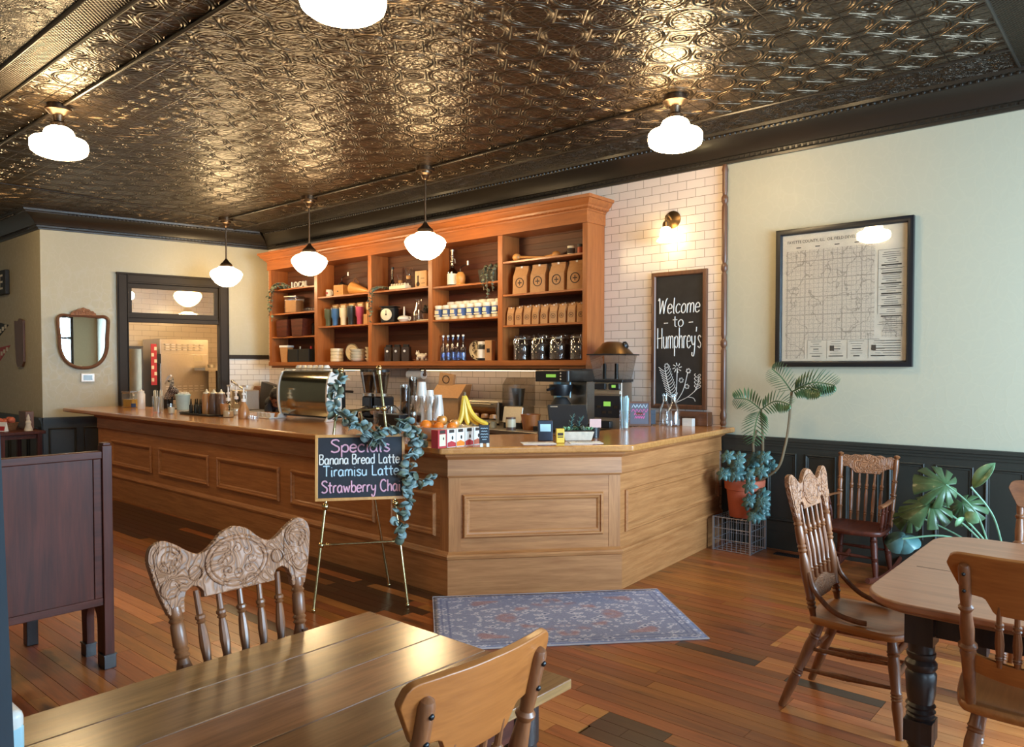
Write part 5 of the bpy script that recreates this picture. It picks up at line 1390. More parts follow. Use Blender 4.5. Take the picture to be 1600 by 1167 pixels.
# fruit bowl
FB = Vector(((-4.056, 3.878, 1.065))); FB.z = ZT
FB += Vector((-0.09, 0.1, 0))
t = thing('fruit_bowl', 'wide white oval fruit bowl on the counter corner', 'bowl', FB, 0.6)
m = MB(); m.lathe([(0, 0), (0.1, 0), (0.13, 0.03), (0.17, 0.1), (0.176, 0.105), (0.164, 0.1), (0.122, 0.034), (0.09, 0.012), (0, 0.012)], 32, M=Matrix.Scale(1.25, 4, (1, 0, 0))); m.build('bowl', M['white'], t)
def fruit(kind, mat, r, dx, dy, dz, lab):
    t = thing(kind, lab, 'fruit', FB + Vector((dx, dy, dz)))
    m = MB()
    if kind == 'orange': m.lathe([(r * math.sin(PI * k / 12), r * 0.96 * (1 - math.cos(PI * k / 12))) for k in range(13)], 20)
    else: m.lathe([(0, r * 0.16), (r * .3, r * .02), (r * .62, r * .1), (r * .92, r * .55), (r, r * 1.0), (r * .9, r * 1.45), (r * .6, r * 1.72), (r * .28, r * 1.74), (0, r * 1.55)], 20)
    m.build('fruit', mat, t)
    m = MB(); m.tube([(0, 0, r * (1.5 if kind != 'orange' else 1.9)), (0.004, 0.002, r * (2.0 if kind != 'orange' else 1.97))], 0.003, 6); m.build('stem', M['stem'], t)
for (k, mt, r, dx, dy, dz, lab) in (
    ('orange', 'orange', 0.043, -0.05, -0.13, 0.075, 'leftmost big orange at the front of the white fruit bowl'),
    ('orange', 'orange', 0.038, 0.035, -0.075, 0.07, 'second orange, at the middle front of the fruit bowl'),
    ('orange', 'orange', 0.037, 0.115, -0.02, 0.07, 'third orange, at right front of the fruit bowl'),
    ('apple', 'apple', 0.04, -0.09, -0.02, 0.075, 'red-yellow apple behind the leftmost orange'),
    ('apple', 'apple', 0.042, 0.0, -0.01, 0.11, 'large mottled apple on top of the fruit pile'),
    ('apple', 'apple', 0.04, 0.07, 0.055, 0.085, 'pale red apple against the bananas')):
    fruit(k, M[mt], r, dx, dy, dz, lab)
t = thing('banana_bunch', 'bunch of yellow bananas standing at the right of the fruit bowl', 'bananas', FB + Vector((0.045, 0.185, 0.075)))
for i in range(4):
    m = MB()
    a = R(41 + (25, -20, 18, -6)[i])
    d = Vector((math.cos(a), math.sin(a), 0)) * (-.3, .2, .62, 1.0)[i]
    pts = [Vector((0, 0, 0.255)), d * 0.012 + Vector((0, 0, 0.232)), d * 0.03 + Vector((0, 0, 0.18)), d * 0.055 + Vector((0, 0, 0.125)), d * 0.1 + Vector((0, 0, 0.075)), d * 0.16 + Vector((0, 0, 0.045)), d * 0.185 + Vector((0, 0, 0.04))]
    sp = smooth_path(pts, 4)
    nn = len(sp)
    m.tube(sp, [0.021 * (0.42 + 0.58 * math.sin(PI * min(1, max(0.0, (k / (nn - 1)) * 0.92 + 0.06))) ** 0.5) if k < nn - 1 else 0.007 for k in range(nn)], 8)
    m.build('banana', M['banana'], t)
m = MB(); m.cyl((0, 0, 0.25), (0.005, 0, 0.285), 0.014, 0.011, 8); m.build('crown', M['stem'], t)
# hot-drink boxes
A0 = Vector(((-3.749, 3.560, 1.065))); A1 = Vector(((-3.744, 3.903, 1.065)))
dd = (A1 - A0); ang = math.atan2(dd.y, dd.x)
for i in range(5):
    p = A0 + dd * (i / 4)
    t = thing('drink_box', '%s of five small white drink boxes on the counter corner' % nth(i, 5), 'box', (p.x, p.y, ZT), ang, 'drink boxes')
    w = dd.length / 4 * 0.47
    MB().box(-w, w, -0.035, 0.035, 0, 0.125).build('carton', M['red' if i == 0 else 'white_matt'], t, bevel=0.002)
    m = MB(); m.box(-w * .6, w * .6, -0.0362, -0.0352, 0.1, 0.122); m.ell((w * .2, -0.0352, 0.065), 0.009, 0.0015, 0.014, n=10, k=6); m.build('brown_print', M['ink'], t)
    m = MB()
    if i == 0: m.box(-w * .7, w * .7, -0.0362, -0.0352, 0.015, 0.095)
    else: m.add([(-w * .96, -0.0356, 0.004), (w * .96, -0.0356, 0.004), (w * .96, -0.0356, 0.03), (0, -0.0356, 0.045), (-w * .96, -0.0356, 0.034)], [(0, 1, 2, 3, 4)])
    m.build('coloured_print', M[('cream', 'red', 'orange', 'red', 'terracotta')[i]], t)
P = (-3.571, 3.824, 1.065)
t = thing('mini_chalkboard', 'tiny dark sign on two white feet beside the drink boxes', 'sign', (P[0], P[1], ZT), 0.85)
A = RX(R(-8))
MB().box(-0.035, 0.035, -0.005, 0.005, 0.022, 0.15, M=A).build('board', M['slate_blue'], t, bevel=0.002)
m = MB()
for s in (-1, 1): m.box(s * 0.022 - 0.009, s * 0.022 + 0.009, -0.02, 0.02, 0, 0.026)
m.build('foot', M['white'], t)
m = MB()
for k, (z, w) in enumerate(((0.125, .05), (0.105, .04), (0.085, .052), (0.065, .045), (0.048, .03))): m.tube(smooth_path([A @ Vector((-w / 2 + w * q / 6, -0.006, z + 0.004 * (q % 2))) for q in range(7)], 2), 0.0022, 5)
m.build('chalk_writing', M['chalk_blue'], t)
# till, card reader and friends
P = (-3.571, 4.770, 1.065)
t = thing('till_screen', 'black tilted till screen seen from behind on the counter corner', 'till', (-3.62, 4.86, ZT), 0.9)
MB().box(-0.1, 0.1, -0.09, 0.09, 0, 0.02).build('base', M['black'], t, bevel=0.006)
m = MB(); m.hexa([(-0.05, -0.03, 0.02), (0.05, -0.03, 0.02), (0.05, 0.03, 0.02), (-0.05, 0.03, 0.02)], [(-0.05, 0.0, 0.15), (0.05, 0.0, 0.15), (0.05, 0.05, 0.15), (-0.05, 0.05, 0.15)]); m.build('neck', M['black'], t)
m = MB(); m.box(-0.16, 0.16, -0.014, 0.014, -0.1, 0.12); m.build('screen', M['black'], t, loc=(0, 0.0, 0.14), rot=(R(-28), 0, 0), bevel=0.006)
m = MB(); m.box(-0.14, -0.08, -0.0152, -0.0142, 0.095, 0.104); m.build('grey_mark', M['steel'], t, loc=(0, 0.0, 0.14), rot=(R(-28), 0, 0))
P = (-3.536, 4.458, 1.065)
t = thing('card_reader', 'navy card reader block with pale blue screen', 'card reader', (P[0], P[1], ZT), 0.72)
m = MB(); m.hexa([(-0.055, -0.05, 0), (0.055, -0.05, 0), (0.055, 0.06, 0), (-0.055, 0.06, 0)], [(-0.055, -0.03, 0.15), (0.055, -0.03, 0.15), (0.055, 0.06, 0.15), (-0.055, 0.06, 0.15)]); m.build('reader_body', M['navy'], t, bevel=0.006)
m = MB(); m.hexa([(-0.04, -0.0445, 0.07), (0.04, -0.0445, 0.07), (0.04, -0.037, 0.07), (-0.04, -0.037, 0.07)], [(-0.04, -0.0365, 0.125), (0.04, -0.0365, 0.125), (0.04, -0.03, 0.125), (-0.04, -0.03, 0.125)]); m.build('reader_screen', M['sky_blue'], t)
P = (-3.335, 4.378, 1.065)
t = thing('mint_tin', 'small yellow tin between the card reader and stone planter', 'tin', (P[0], P[1], ZT), 0.8)
MB().box(-0.03, 0.03, -0.02, 0.02, 0, 0.105).build('tin_body', M['yellow'], t, bevel=0.005)
m = MB(); m.box(-0.02, 0.02, -0.0212, -0.0202, 0.055, 0.075); m.box(-0.02, 0.02, -0.0212, -0.0202, 0.04, 0.048); m.build('print', M['ink'], t)
P = (-3.353, 4.616, 1.065)
t = thing('succulent_planter', 'pale stone trough of small succulents in front of the till', 'plant', (P[0], P[1] , ZT), 0.8)
MB().hexa([(-0.1, -0.045, 0), (0.1, -0.045, 0), (0.1, 0.045, 0), (-0.1, 0.045, 0)], [(-0.12, -0.06, 0.07), (0.12, -0.06, 0.07), (0.12, 0.06, 0.07), (-0.12, 0.06, 0.07)]).build('stone_trough', M['stone'], t, bevel=0.006)
MB().box(-0.108, 0.108, -0.05, 0.05, 0.065, 0.076).build('soil', M['soil'], t)
rv = random.Random(6)
for i, (x, y, r, h, mt) in enumerate(((-0.08, 0, 0.035, 0.05, 'leaf_light'), (0.04, -0.01, 0.04, 0.05, 'euc_dark'), (0.09, 0.01, 0.03, 0.04, 'leaf_light'), (-0.01, 0.01, 0.035, 0.04, 'leaf'))):
    m = MB()
    for k in range(22): leaf(m, r * .28, r * .5, T(x + rv.uniform(-.5, .5) * r, y + rv.uniform(-.5, .5) * r, 0.075) @ RZ(rv.uniform(0, 6.3)) @ RY(rv.uniform(-1.3, -0.3)), n=6)
    m.build('succulent', M[mt], t, solid=0.002)
m = MB()
for q in range(2):
    sp = smooth_path([(-0.04 + .05 * q, 0.01, 0.075), (-0.045 + .06 * q, 0, 0.13), (-0.03 + .07 * q, -0.01, 0.19 - .02 * q)], 5)
    m.tube(sp, 0.003, 5)
    for k in range(26):
        p = sp[int(k / 26 * (len(sp) - 1))]
        leaf(m, 0.006, 0.017, T(*p) @ RZ(k * 2.4) @ RY(-0.7), n=5)
m.build('jade_sprig', M['leaf_blue'], t)
P = (-3.376, 4.868, 1.065)
t = thing('tip_cup', 'dark cup with a pale pink note on its rim, right of the succulents', 'cup', (P[0], P[1], ZT), 0.8)
MB().lathe([(0, 0), (0.04, 0), (0.05, 0.11), (0.046, 0.11), (0.036, 0.01), (0, 0.01)], 20).build('cup', M['black'], t)
m = MB(); m.box(-0.045, 0.045, -0.056, -0.053, 0.085, 0.15); m.build('pink_note', plain('pale_pink_note', srgb(214, 172, 164), 0.8), t)
for i, (P, rz) in enumerate((((-3.409, 4.314, 1.065), 0.86), ((-3.249, 4.577, 1.065), 0.8))):
    t = thing('paper_menu', ('cream paper menu lying before the card reader', 'cream paper menu lying right of the yellow tin')[i], 'menu', (P[0] - 0.03 + .07 * i, P[1] - 0.06, ZT + 0.0005), rz)
    MB().box(-0.12, 0.12, -0.075, 0.075, 0, 0.0025).build('paper', M['white_matt'], t)
    m = MB()
    for k in range(9): m.box(-0.065 + 0.0145 * k, -0.055 + 0.0145 * k, 0.035, 0.055, 0.0026, 0.0032)
    m.build('heading', M['ink'], t)
straw_glass('tall glass of pale blue straws on the right end of the counter', at((-3.620, 5.693, 1.065)), 0.17, 0.045, M['sky_blue'], 0.29, 20, 5)
P0 = Vector(((-3.695, 5.908, 1.065))); P1 = Vector(((-3.770, 6.350, 1.065)))
c_ = (P0 + P1) / 2; dd = P1 - P0
t = thing('tabletop_chalkboard', 'small wood-framed chalkboard with pink writing at the right end of counter', 'sign', (c_.x, c_.y + 0.0, ZT), 0.62)
A = RX(R(-8)); w = 0.105
m = MB(); m.frame(-w, w, 0, 0.23, 0.018, -0.009, 0.009, M=A); m.build('frame', M['walnutX'], t)
MB().box(-w + 0.018, w - 0.018, -0.004, 0.004, 0.018, 0.212, M=A).build('slate', plain('grey_slate', srgb(92, 92, 104), 0.7), t)
for k, (z, hh, mt, wd) in enumerate(((0.17, 0.03, 'chalk_blue', 0.14), (0.13, 0.028, 'chalk_pink', 0.15), (0.1, 0.024, 'chalk_pink', 0.1), (0.068, 0.024, 'chalk_pink', 0.09))):
    m = MB()
    nn = 9
    m.tube(smooth_path([A @ Vector((-wd / 2 + wd * q / nn, -0.0055, z + (hh if q % 2 else 0))) for q in range(nn + 1)], 3), 0.003, 5)
    m.build('chalk_writing', M[mt] if mt == 'chalk_blue' else plain('hot_pink_chalk_%d' % k, srgb(222, 110, 170), 0.9), t)
m = MB(); m.box(-0.03, 0.03, 0.03, 0.036, 0, 0.12, M=RX(R(12))); m.build('easel_leg', M['walnutZ'], t)
P = (-3.692, 6.312, 1.065)
t = thing('card_holder', 'dark navy card holder in front of the glass bottles', 'holder', (P[0], P[1] - 0.05, ZT), 0.7)
m = MB(); m.box(-0.045, 0.045, -0.012, 0.012, 0.012, 0.145); m.box(-0.045, 0.045, -0.016, -0.012, 0.1, 0.108); m.build('holder', M['navy'], t, bevel=0.006)
m = MB(); m.box(-0.012, -0.006, -0.02, 0.02, 0, 0.012); m.box(0.006, 0.012, -0.02, 0.02, 0, 0.012); m.build('foot', M['black'], t)
for i, P in enumerate(((-3.47, 6.3), (-3.61, 6.39))):
    t = thing('glass_bottle', ('clear glass water bottle nearest the welcome board', 'second clear glass bottle half hidden behind the first')[i], 'bottle', (P[0], P[1], ZT))
    MB().lathe([(0, 0), (0.058, 0), (0.06, 0.012), (0.06, 0.15), (0.028, 0.22), (0.026, 0.27), (0.03, 0.275), (0.03, 0.285), (0.024, 0.285), (0.022, 0.22), (0.054, 0.15), (0.054, 0.014), (0, 0.012)], 22).build('bottle_body', M['glass'], t)
    MB().lathe([(0, 0.286), (0.03, 0.286), (0.03, 0.3), (0, 0.3)], 14).build('stopper', M['pane'], t)
t = thing('paper_napkins', 'folded white napkins behind the navy card holder', 'napkins', (-3.38, 6.42, ZT), 0.0)
m = MB()
for k in range(6): m.box(-0.05, 0.05, -0.03, 0.03, 0.012 * k, 0.012 * k + 0.011)
m.build('napkin', M['white_matt'], t)
# wooden crate with FASCO stamped on it
t = thing('wooden_crate', 'low wooden box stamped FASCO under the welcome chalkboard', 'box', (-3.44, 6.53, ZT))
m = MB(); m.box(-0.22, 0.22, -0.05, 0.05, 0, 0.13); m.build('box', M['walnutX'], t, bevel=0.005)
m = MB(); letters(m, 'FASCO', 0.05, T(0, -0.0505, 0.05) @ RX(R(90)), align='CENTER', sx=1.25); m.build('stamped_lettering', M['ink'], t)

# ---------------------------------------------------------------- back counter machines
t = thing('toaster', 'polished wide chrome toaster before the tiles, right of the bananas', 'toaster', (-5.85, 6.33, ZB))
MB().box(-0.27, 0.27, -0.13, 0.13, 0.02, 0.27).build('toaster_body', M['steel'], t, bevel=0.02)
MB().box(-0.24, 0.24, -0.137, -0.131, 0.06, 0.2).build('front_panel', M['mirror_steel'], t)
MB().box(0.272, 0.3, -0.1, 0.1, 0.05, 0.25).build('end_control', M['black'], t, bevel=0.006)
m = MB()
for sx in (-.22, .22):
    for sy in (-.09, .09): m.cyl((sx, sy, 0), (sx, sy, 0.02), 0.02)
m.build('foot', M['black'], t)
m = MB(); m.tube([(-0.2, -0.14, 0.235), (-0.2, -0.175, 0.235), (0.2, -0.175, 0.235), (0.2, -0.14, 0.235)], 0.008); m.build('handle', M['steel'], t)
for i, x in enumerate((-5.72, -5.55, -5.4)):
    t = thing('shaker', '%s of three cream-topped shakers before the chrome toaster' % nth(i, 3), 'shaker', (x, 5.98 - 0.03 * i, ZB), 0, 'shakers before the toaster')
    MB().lathe([(0, 0), (0.04, 0), (0.042, 0.1), (0, 0.1)], 16).build('shaker_body', M['pane'], t)
    MB().lathe([(0, 0.006), (0.037, 0.006), (0.037, 0.07), (0, 0.07)], 14).build('contents', M['cream'], t)
    MB().lathe([(0, 0.101), (0.043, 0.101), (0.036, 0.14), (0, 0.145)], 16).build('lid', M['syrup'], t)
t = thing('blender', 'bar blender under a smoky square sound hood', 'blender', (-5.22, 6.12, ZB), 0.15)
MB().hexa([(-0.12, -0.14, 0.06), (0.12, -0.14, 0.06), (0.12, 0.14, 0.06), (-0.12, 0.14, 0.06)], [(-0.12, -0.1, 0.23), (0.12, -0.1, 0.23), (0.12, 0.14, 0.23), (-0.12, 0.14, 0.23)]).build('motor_base', M['steel'], t, bevel=0.01)
MB().box(-0.11, 0.11, -0.12, 0.12, 0, 0.06).build('foot', M['black'], t)
m = MB(); m.box(-0.08, 0.08, -0.142, -0.13, 0.1, 0.19); m.build('control_panel', M['black'], t, rot=(R(-8), 0, 0), loc=(0, 0.015, 0))
m = MB(); m.hexa([(-0.13, -0.11, 0.232), (0.13, -0.11, 0.232), (0.13, 0.13, 0.232), (-0.13, 0.13, 0.232)], [(-0.13, -0.11, 0.46), (0.13, -0.11, 0.46), (0.13, 0.13, 0.46), (-0.13, 0.13, 0.46)])
m.hexa([(-0.13, -0.11, 0.46), (0.13, -0.11, 0.46), (0.13, 0.13, 0.46), (-0.13, 0.13, 0.46)], [(-0.13, -0.03, 0.535), (0.13, -0.03, 0.535), (0.13, 0.13, 0.535), (-0.13, 0.13, 0.535)]); m.build('sound_hood', M['smoke_glass'], t)
MB().lathe([(0, 0.235), (0.05, 0.235), (0.075, 0.42), (0, 0.42)], 18).build('jug', M['steel_dark'], t)
t = thing('wooden_bowl', 'orange wooden tub between the blender and the till', 'tub', (-4.95, 6.0, ZB))
MB().lathe([(0, 0), (0.08, 0), (0.105, 0.16), (0.096, 0.16), (0.072, 0.012), (0, 0.012)], 22).build('tub_body', M['shelfZ'], t)
t = thing('jar', 'small jar with kraft label in front of the blender', 'jar', (-5.1, 5.86, ZB))
MB().lathe([(0, 0), (0.05, 0), (0.05, 0.13), (0, 0.13)], 16).build('jar_body', M['choc'], t)
MB().lathe([(0.051, 0.03), (0.052, 0.03), (0.052, 0.11), (0.051, 0.11)], 16, capb=False, capt=False).build('label', M['cream'], t)
# batch brewer
t = thing('coffee_brewer', 'tall steel batch brewer with green display hung out over black base', 'coffee brewer', (-4.62, 6.2, ZB))
MB().box(-0.2, 0.2, 0.05, 0.35, 0.05, 0.5).build('tower', M['steel'], t, bevel=0.01)
MB().box(-0.22, 0.22, -0.3, 0.35, 0, 0.05).build('drip_base', M['black'], t, bevel=0.006)
MB().box(-0.2, 0.2, -0.26, 0.35, 0.5, 0.615).build('brew_head', M['steel_dark'], t, bevel=0.008)
m = MB(); m.box(-0.2, 0.2, -0.285, -0.262, 0.5, 0.61); p = m.build('control_face', M['black'], t, bevel=0.004)
m = MB(); m.box(-0.06, 0.06, -0.288, -0.2855, 0.545, 0.575); m.build('display', M['screen_green'], p)
m = MB()
for k in range(3): m.ell((0.12, -0.2865, 0.525 + 0.03 * k), 0.009, 0.004, 0.009, n=8, k=6)
m.build('button', M['steel'], p)
m = MB(); m.lathe([(0.09, 0.36), (0.1, 0.36), (0.12, 0.44), (0.12, 0.47), (0, 0.47)], 20, M=T(0, -0.12, 0)); m.tube([(0, -0.23, 0.44), (0, -0.34, 0.42)], 0.014); m.build('brew_basket', M['black'], t)
m = MB(); m.lathe([(0, 0.051), (0.09, 0.051), (0.1, 0.1), (0.1, 0.28), (0.06, 0.34), (0, 0.34)], 20, M=T(0, -0.12, 0)); m.build('server', M['black_matt'], t)
m = MB(); m.cyl((0.1, -0.1, 0.34), (0.1, -0.1, 0.5), 0.008); m.build('sight_tube', M['sky_blue'], t)
MB().box(-0.17, -0.13, -0.02, 0.049, 0.2, 0.5).build('side_bracket', M['sky_blue'], t)
# big shop grinder with conical lid
t = thing('shop_grinder', 'big steel shop coffee grinder with clear hopper and bronze cone lid', 'grinder', (-4.1, 6.22, ZB), 0.25)
MB().box(-0.16, 0.16, -0.22, 0.22, 0, 0.04).build('base', M['black'], t, bevel=0.008)
MB().box(-0.14, 0.14, -0.12, 0.2, 0.04, 0.5).build('body', M['steel'], t, bevel=0.008)
m = MB(); m.box(-0.13, 0.13, -0.145, -0.121, 0.16, 0.37); p = m.build('control_face', M['black'], t, bevel=0.003)
m = MB(); m.box(-0.035, 0.035, -0.1485, -0.1455, 0.27, 0.315); m.build('display', M['screen_green'], p)
m = MB()
for a, b in ((-.085, .25), (.085, .25), (-.03, .2), (.03, .2)): m.box(a - .018, a + .018, -.1485, -.1455, b, b + .025)
m.build('button', M['steel_dark'], p)
m = MB()
for s in (-1, 1): m.box(s * .07 - .055, s * .07 + .055, -.16, -.12, .43, .49)
p = m.build('lamp_housing', M['black'], t, bevel=0.006)
m = MB(); m.box(.05, .09, -.1625, -.1605, .45, .475); m.build('indicator', M['screen_green'], p)
MB().box(-0.13, 0.13, -0.15, -0.121, 0.385, 0.42).build('steel_band', M['steel'], t, bevel=0.003)
MB().box(-0.15, 0.15, -0.13, 0.21, 0.501, 0.525).build('hopper_gate', M['black'], t, bevel=0.004)
m = MB(); m.hexa([(-0.14, -0.1, 0.526), (0.14, -0.1, 0.526), (0.14, 0.18, 0.526), (-0.14, 0.18, 0.526)], [(-0.18, -0.16, 0.76), (0.18, -0.16, 0.76), (0.18, 0.22, 0.76), (-0.18, 0.22, 0.76)]); m.build('hopper', M['smoke_glass'], t)
m = MB()
for s in (-1, 1): m.cyl((s * .06, -.05, .53), (s * .06, -.05, .68), 0.018)
m.build('portion_tube', M['black'], t)
MB().box(-0.2, 0.2, -0.18, 0.24, 0.761, 0.773).build('lid_plate', M['black'], t)
m = MB(); m.lathe([(0.2, 0.774), (0.19, 0.785), (0.1, 0.88), (0.06, 0.895), (0, 0.897)], 28, M=T(0, 0.02, 0)); m.build('cone_lid', M['old_brass'], t)
m = MB(); m.lathe([(0.0, 0.0), (0.03, 0), (0.04, 0.02), (0.03, 0.04), (0, 0.045)], 16, M=T(0.11, 0.02, 0.85) @ RY(R(60))); m.build('knob', M['black'], t)
MB().box(-0.05, 0.05, -0.2, -0.12, 0.06, 0.13).build('chute', M['black'], t, bevel=0.01)
# kraft bag display leaning on the tiles
t = thing('kraft_tote', 'kraft carry box with round stamps propped before the tiles above the paper cups', 'box', (-6.45, 6.3, ZB), 0.25)
MB().box(-0.2, 0.18, -0.11, 0.11, 0, 0.28).build('lower_box', M['kraft'], t, bevel=0.004)
m = MB(); m.hexa([(-0.2, -0.14, 0.281), (0.2, -0.14, 0.281), (0.2, 0.12, 0.281), (-0.2, 0.12, 0.281)], [(-0.16, -0.02, 0.44), (0.24, -0.02, 0.44), (0.24, 0.12, 0.44), (-0.16, 0.12, 0.44)]); m.build('tilted_box', M['kraft'], t, bevel=0.004)
m = MB(); m.box(-0.2, 0.0, -0.03, 0.02, 0.41, 0.56); m.build('upright_flap', M['kraft'], t, rot=(0, R(8), 0), bevel=0.003)
m = MB(); m.tube([(-0.1 + 0.045 * math.cos(a), -0.032, 0.49 + 0.045 * math.sin(a)) for a in [2 * PI * k / 20 for k in range(20)]], 0.005, 5, closed=True); m.build('round_stamp', M['ink'], t, rot=(0, R(8), 0))

# ---------------------------------------------------------------- furniture
PROF_POST = [(0, .013), (.08, .016), (.1, .022), (.12, .016), (.14, .022), (.16, .017), (.18, .022), (.2, .018), (.34, .021), (.46, .025), (.56, .021), (.62, .015), (.64, .021), (.66, .016), (.68, .021), (.7, .016), (.72, .02), (.86, .019), (.88, .016), (.9, .021), (.92, .016), (.94, .02), (1, .018)]
PROF_SPIN = [(0, .009), (.12, .011), (.14, .014), (.16, .01), (.18, .014), (.2, .011), (.38, .0145), (.55, .012), (.62, .009), (.64, .014), (.66, .01), (.68, .014), (.71, .014), (.73, .009), (1, .0075)]
PROF_LEG = [(0, .017), (.06, .018), (.3, .024), (.36, .021), (.37, .025), (.385, .02), (.4, .025), (.415, .02), (.43, .025), (.45, .021), (.7, .026), (.78, .022), (.79, .027), (.805, .022), (.82, .027), (.84, .023), (.93, .021), (1, .017)]
PROF_STR = [(0, .007), (.15, .009), (.45, .013), (.48, .015), (.5, .0125), (.52, .015), (.55, .013), (.85, .009), (1, .007)]
def seat_poly(wf, wb, d0, d1, r=0.07):
    pts = [(-wb / 2 + 0.05, d0), (0, d0 - 0.015), (wb / 2 - 0.05, d0), (wb / 2, d0 + 0.06), (wf / 2, d1 - 0.1), (wf / 2 - 0.03, d1 - 0.03), (wf / 2 - 0.1, d1), (0, d1 + 0.02), (-wf / 2 + 0.1, d1), (-wf / 2 + 0.03, d1 - 0.03), (-wf / 2, d1 - 0.1), (-wb / 2, d0 + 0.06)]
    loop = [Vector((x, y, 0)) for x, y in pts]
    n = len(loop); out = []
    for i in range(n):
        a, b, c, d = loop[i - 1], loop[i], loop[(i + 1) % n], loop[(i + 2) % n]
        for j in range(4):
            t = j / 4
            p = 0.5 * ((2 * b) + (c - a) * t + (2 * a - 5 * b + 4 * c - d) * t * t + (3 * b - a - 3 * c + d) * t ** 3)
            out.append((p.x, p.y))
    return out
def saddle_seat(t, z, mats, wf=0.45, wb=0.4, d0=-0.21, d1=0.22, th=0.035, ring=True):
    poly = seat_poly(wf, wb, d0, d1)
    m = MB(); n = len(poly)
    cy = (d0 + d1) / 2
    vs, fs = [], []
    lv = [(0.96, z - th), (1.0, z - th * 0.6), (1.0, z - th * .25), (0.98, z), (0.86, z + 0.001), (0.8, z - 0.004), (0.6, z - 0.010), (0.3, z - 0.012)]
    for f, zz in lv:
        for x, y in poly: vs.append((x * f, cy + (y - cy) * f, zz))
    for i in range(len(lv) - 1):
        for k in range(n): fs.append((i * n + k, i * n + (k + 1) % n, (i + 1) * n + (k + 1) % n, (i + 1) * n + k))
    fs.append(tuple(range(n - 1, -1, -1))); fs.append(tuple(range((len(lv) - 1) * n, len(lv) * n)))
    m.add(vs, fs); return m.build('seat', mats, t, smooth=50)
def chair_legs(t, mat, z, fr=0.2, rr=0.2, double=True, ry=-.27):
    F0, F1 = [], []
    for s in (-1, 1):
        for top, bot in (((s * .155, .15, z - .012), (s * fr, .2, 0)), ((s * .14, -.15, z - .012), (s * rr, ry, 0))):
            m = MB(); m.turned(bot, top, PROF_LEG, 14); m.build('leg', mat, t)
    def lp(s, front, zz):
        top, bot = ((s * .155, .15, z), (s * fr, .2, 0)) if front else ((s * .14, -.15, z), (s * rr, ry, 0))
        k = zz / z
        return Vector(bot).lerp(Vector(top), k)
    for s in (-1, 1):
        for zz in (0.2, 0.3) if double else (0.22,):
            m = MB(); m.turned(lp(s, True, zz + .01), lp(s, False, zz - .01), PROF_STR, 10); m.build('side_stretcher', mat, t)
    for zz in (0.26, 0.35) if double else (0.28,):
        m = MB()
        a, b = lp(-1, True, zz), lp(1, True, zz)
        m.turned(a, b, [(0, .008)] + [(0.1 + 0.8 * k / 24, .012 + .0035 * (k % 2)) for k in range(25)] + [(1, .008)], 10); m.build('front_stretcher', mat, t)
    m = MB(); m.turned(lp(-1, False, .27), lp(1, False, .27), PROF_STR, 10); m.build('rear_stretcher', mat, t)
def mirror_poly(half): return half + [(-x, z) for x, z in half[::-1] if abs(x) > 1e-6]
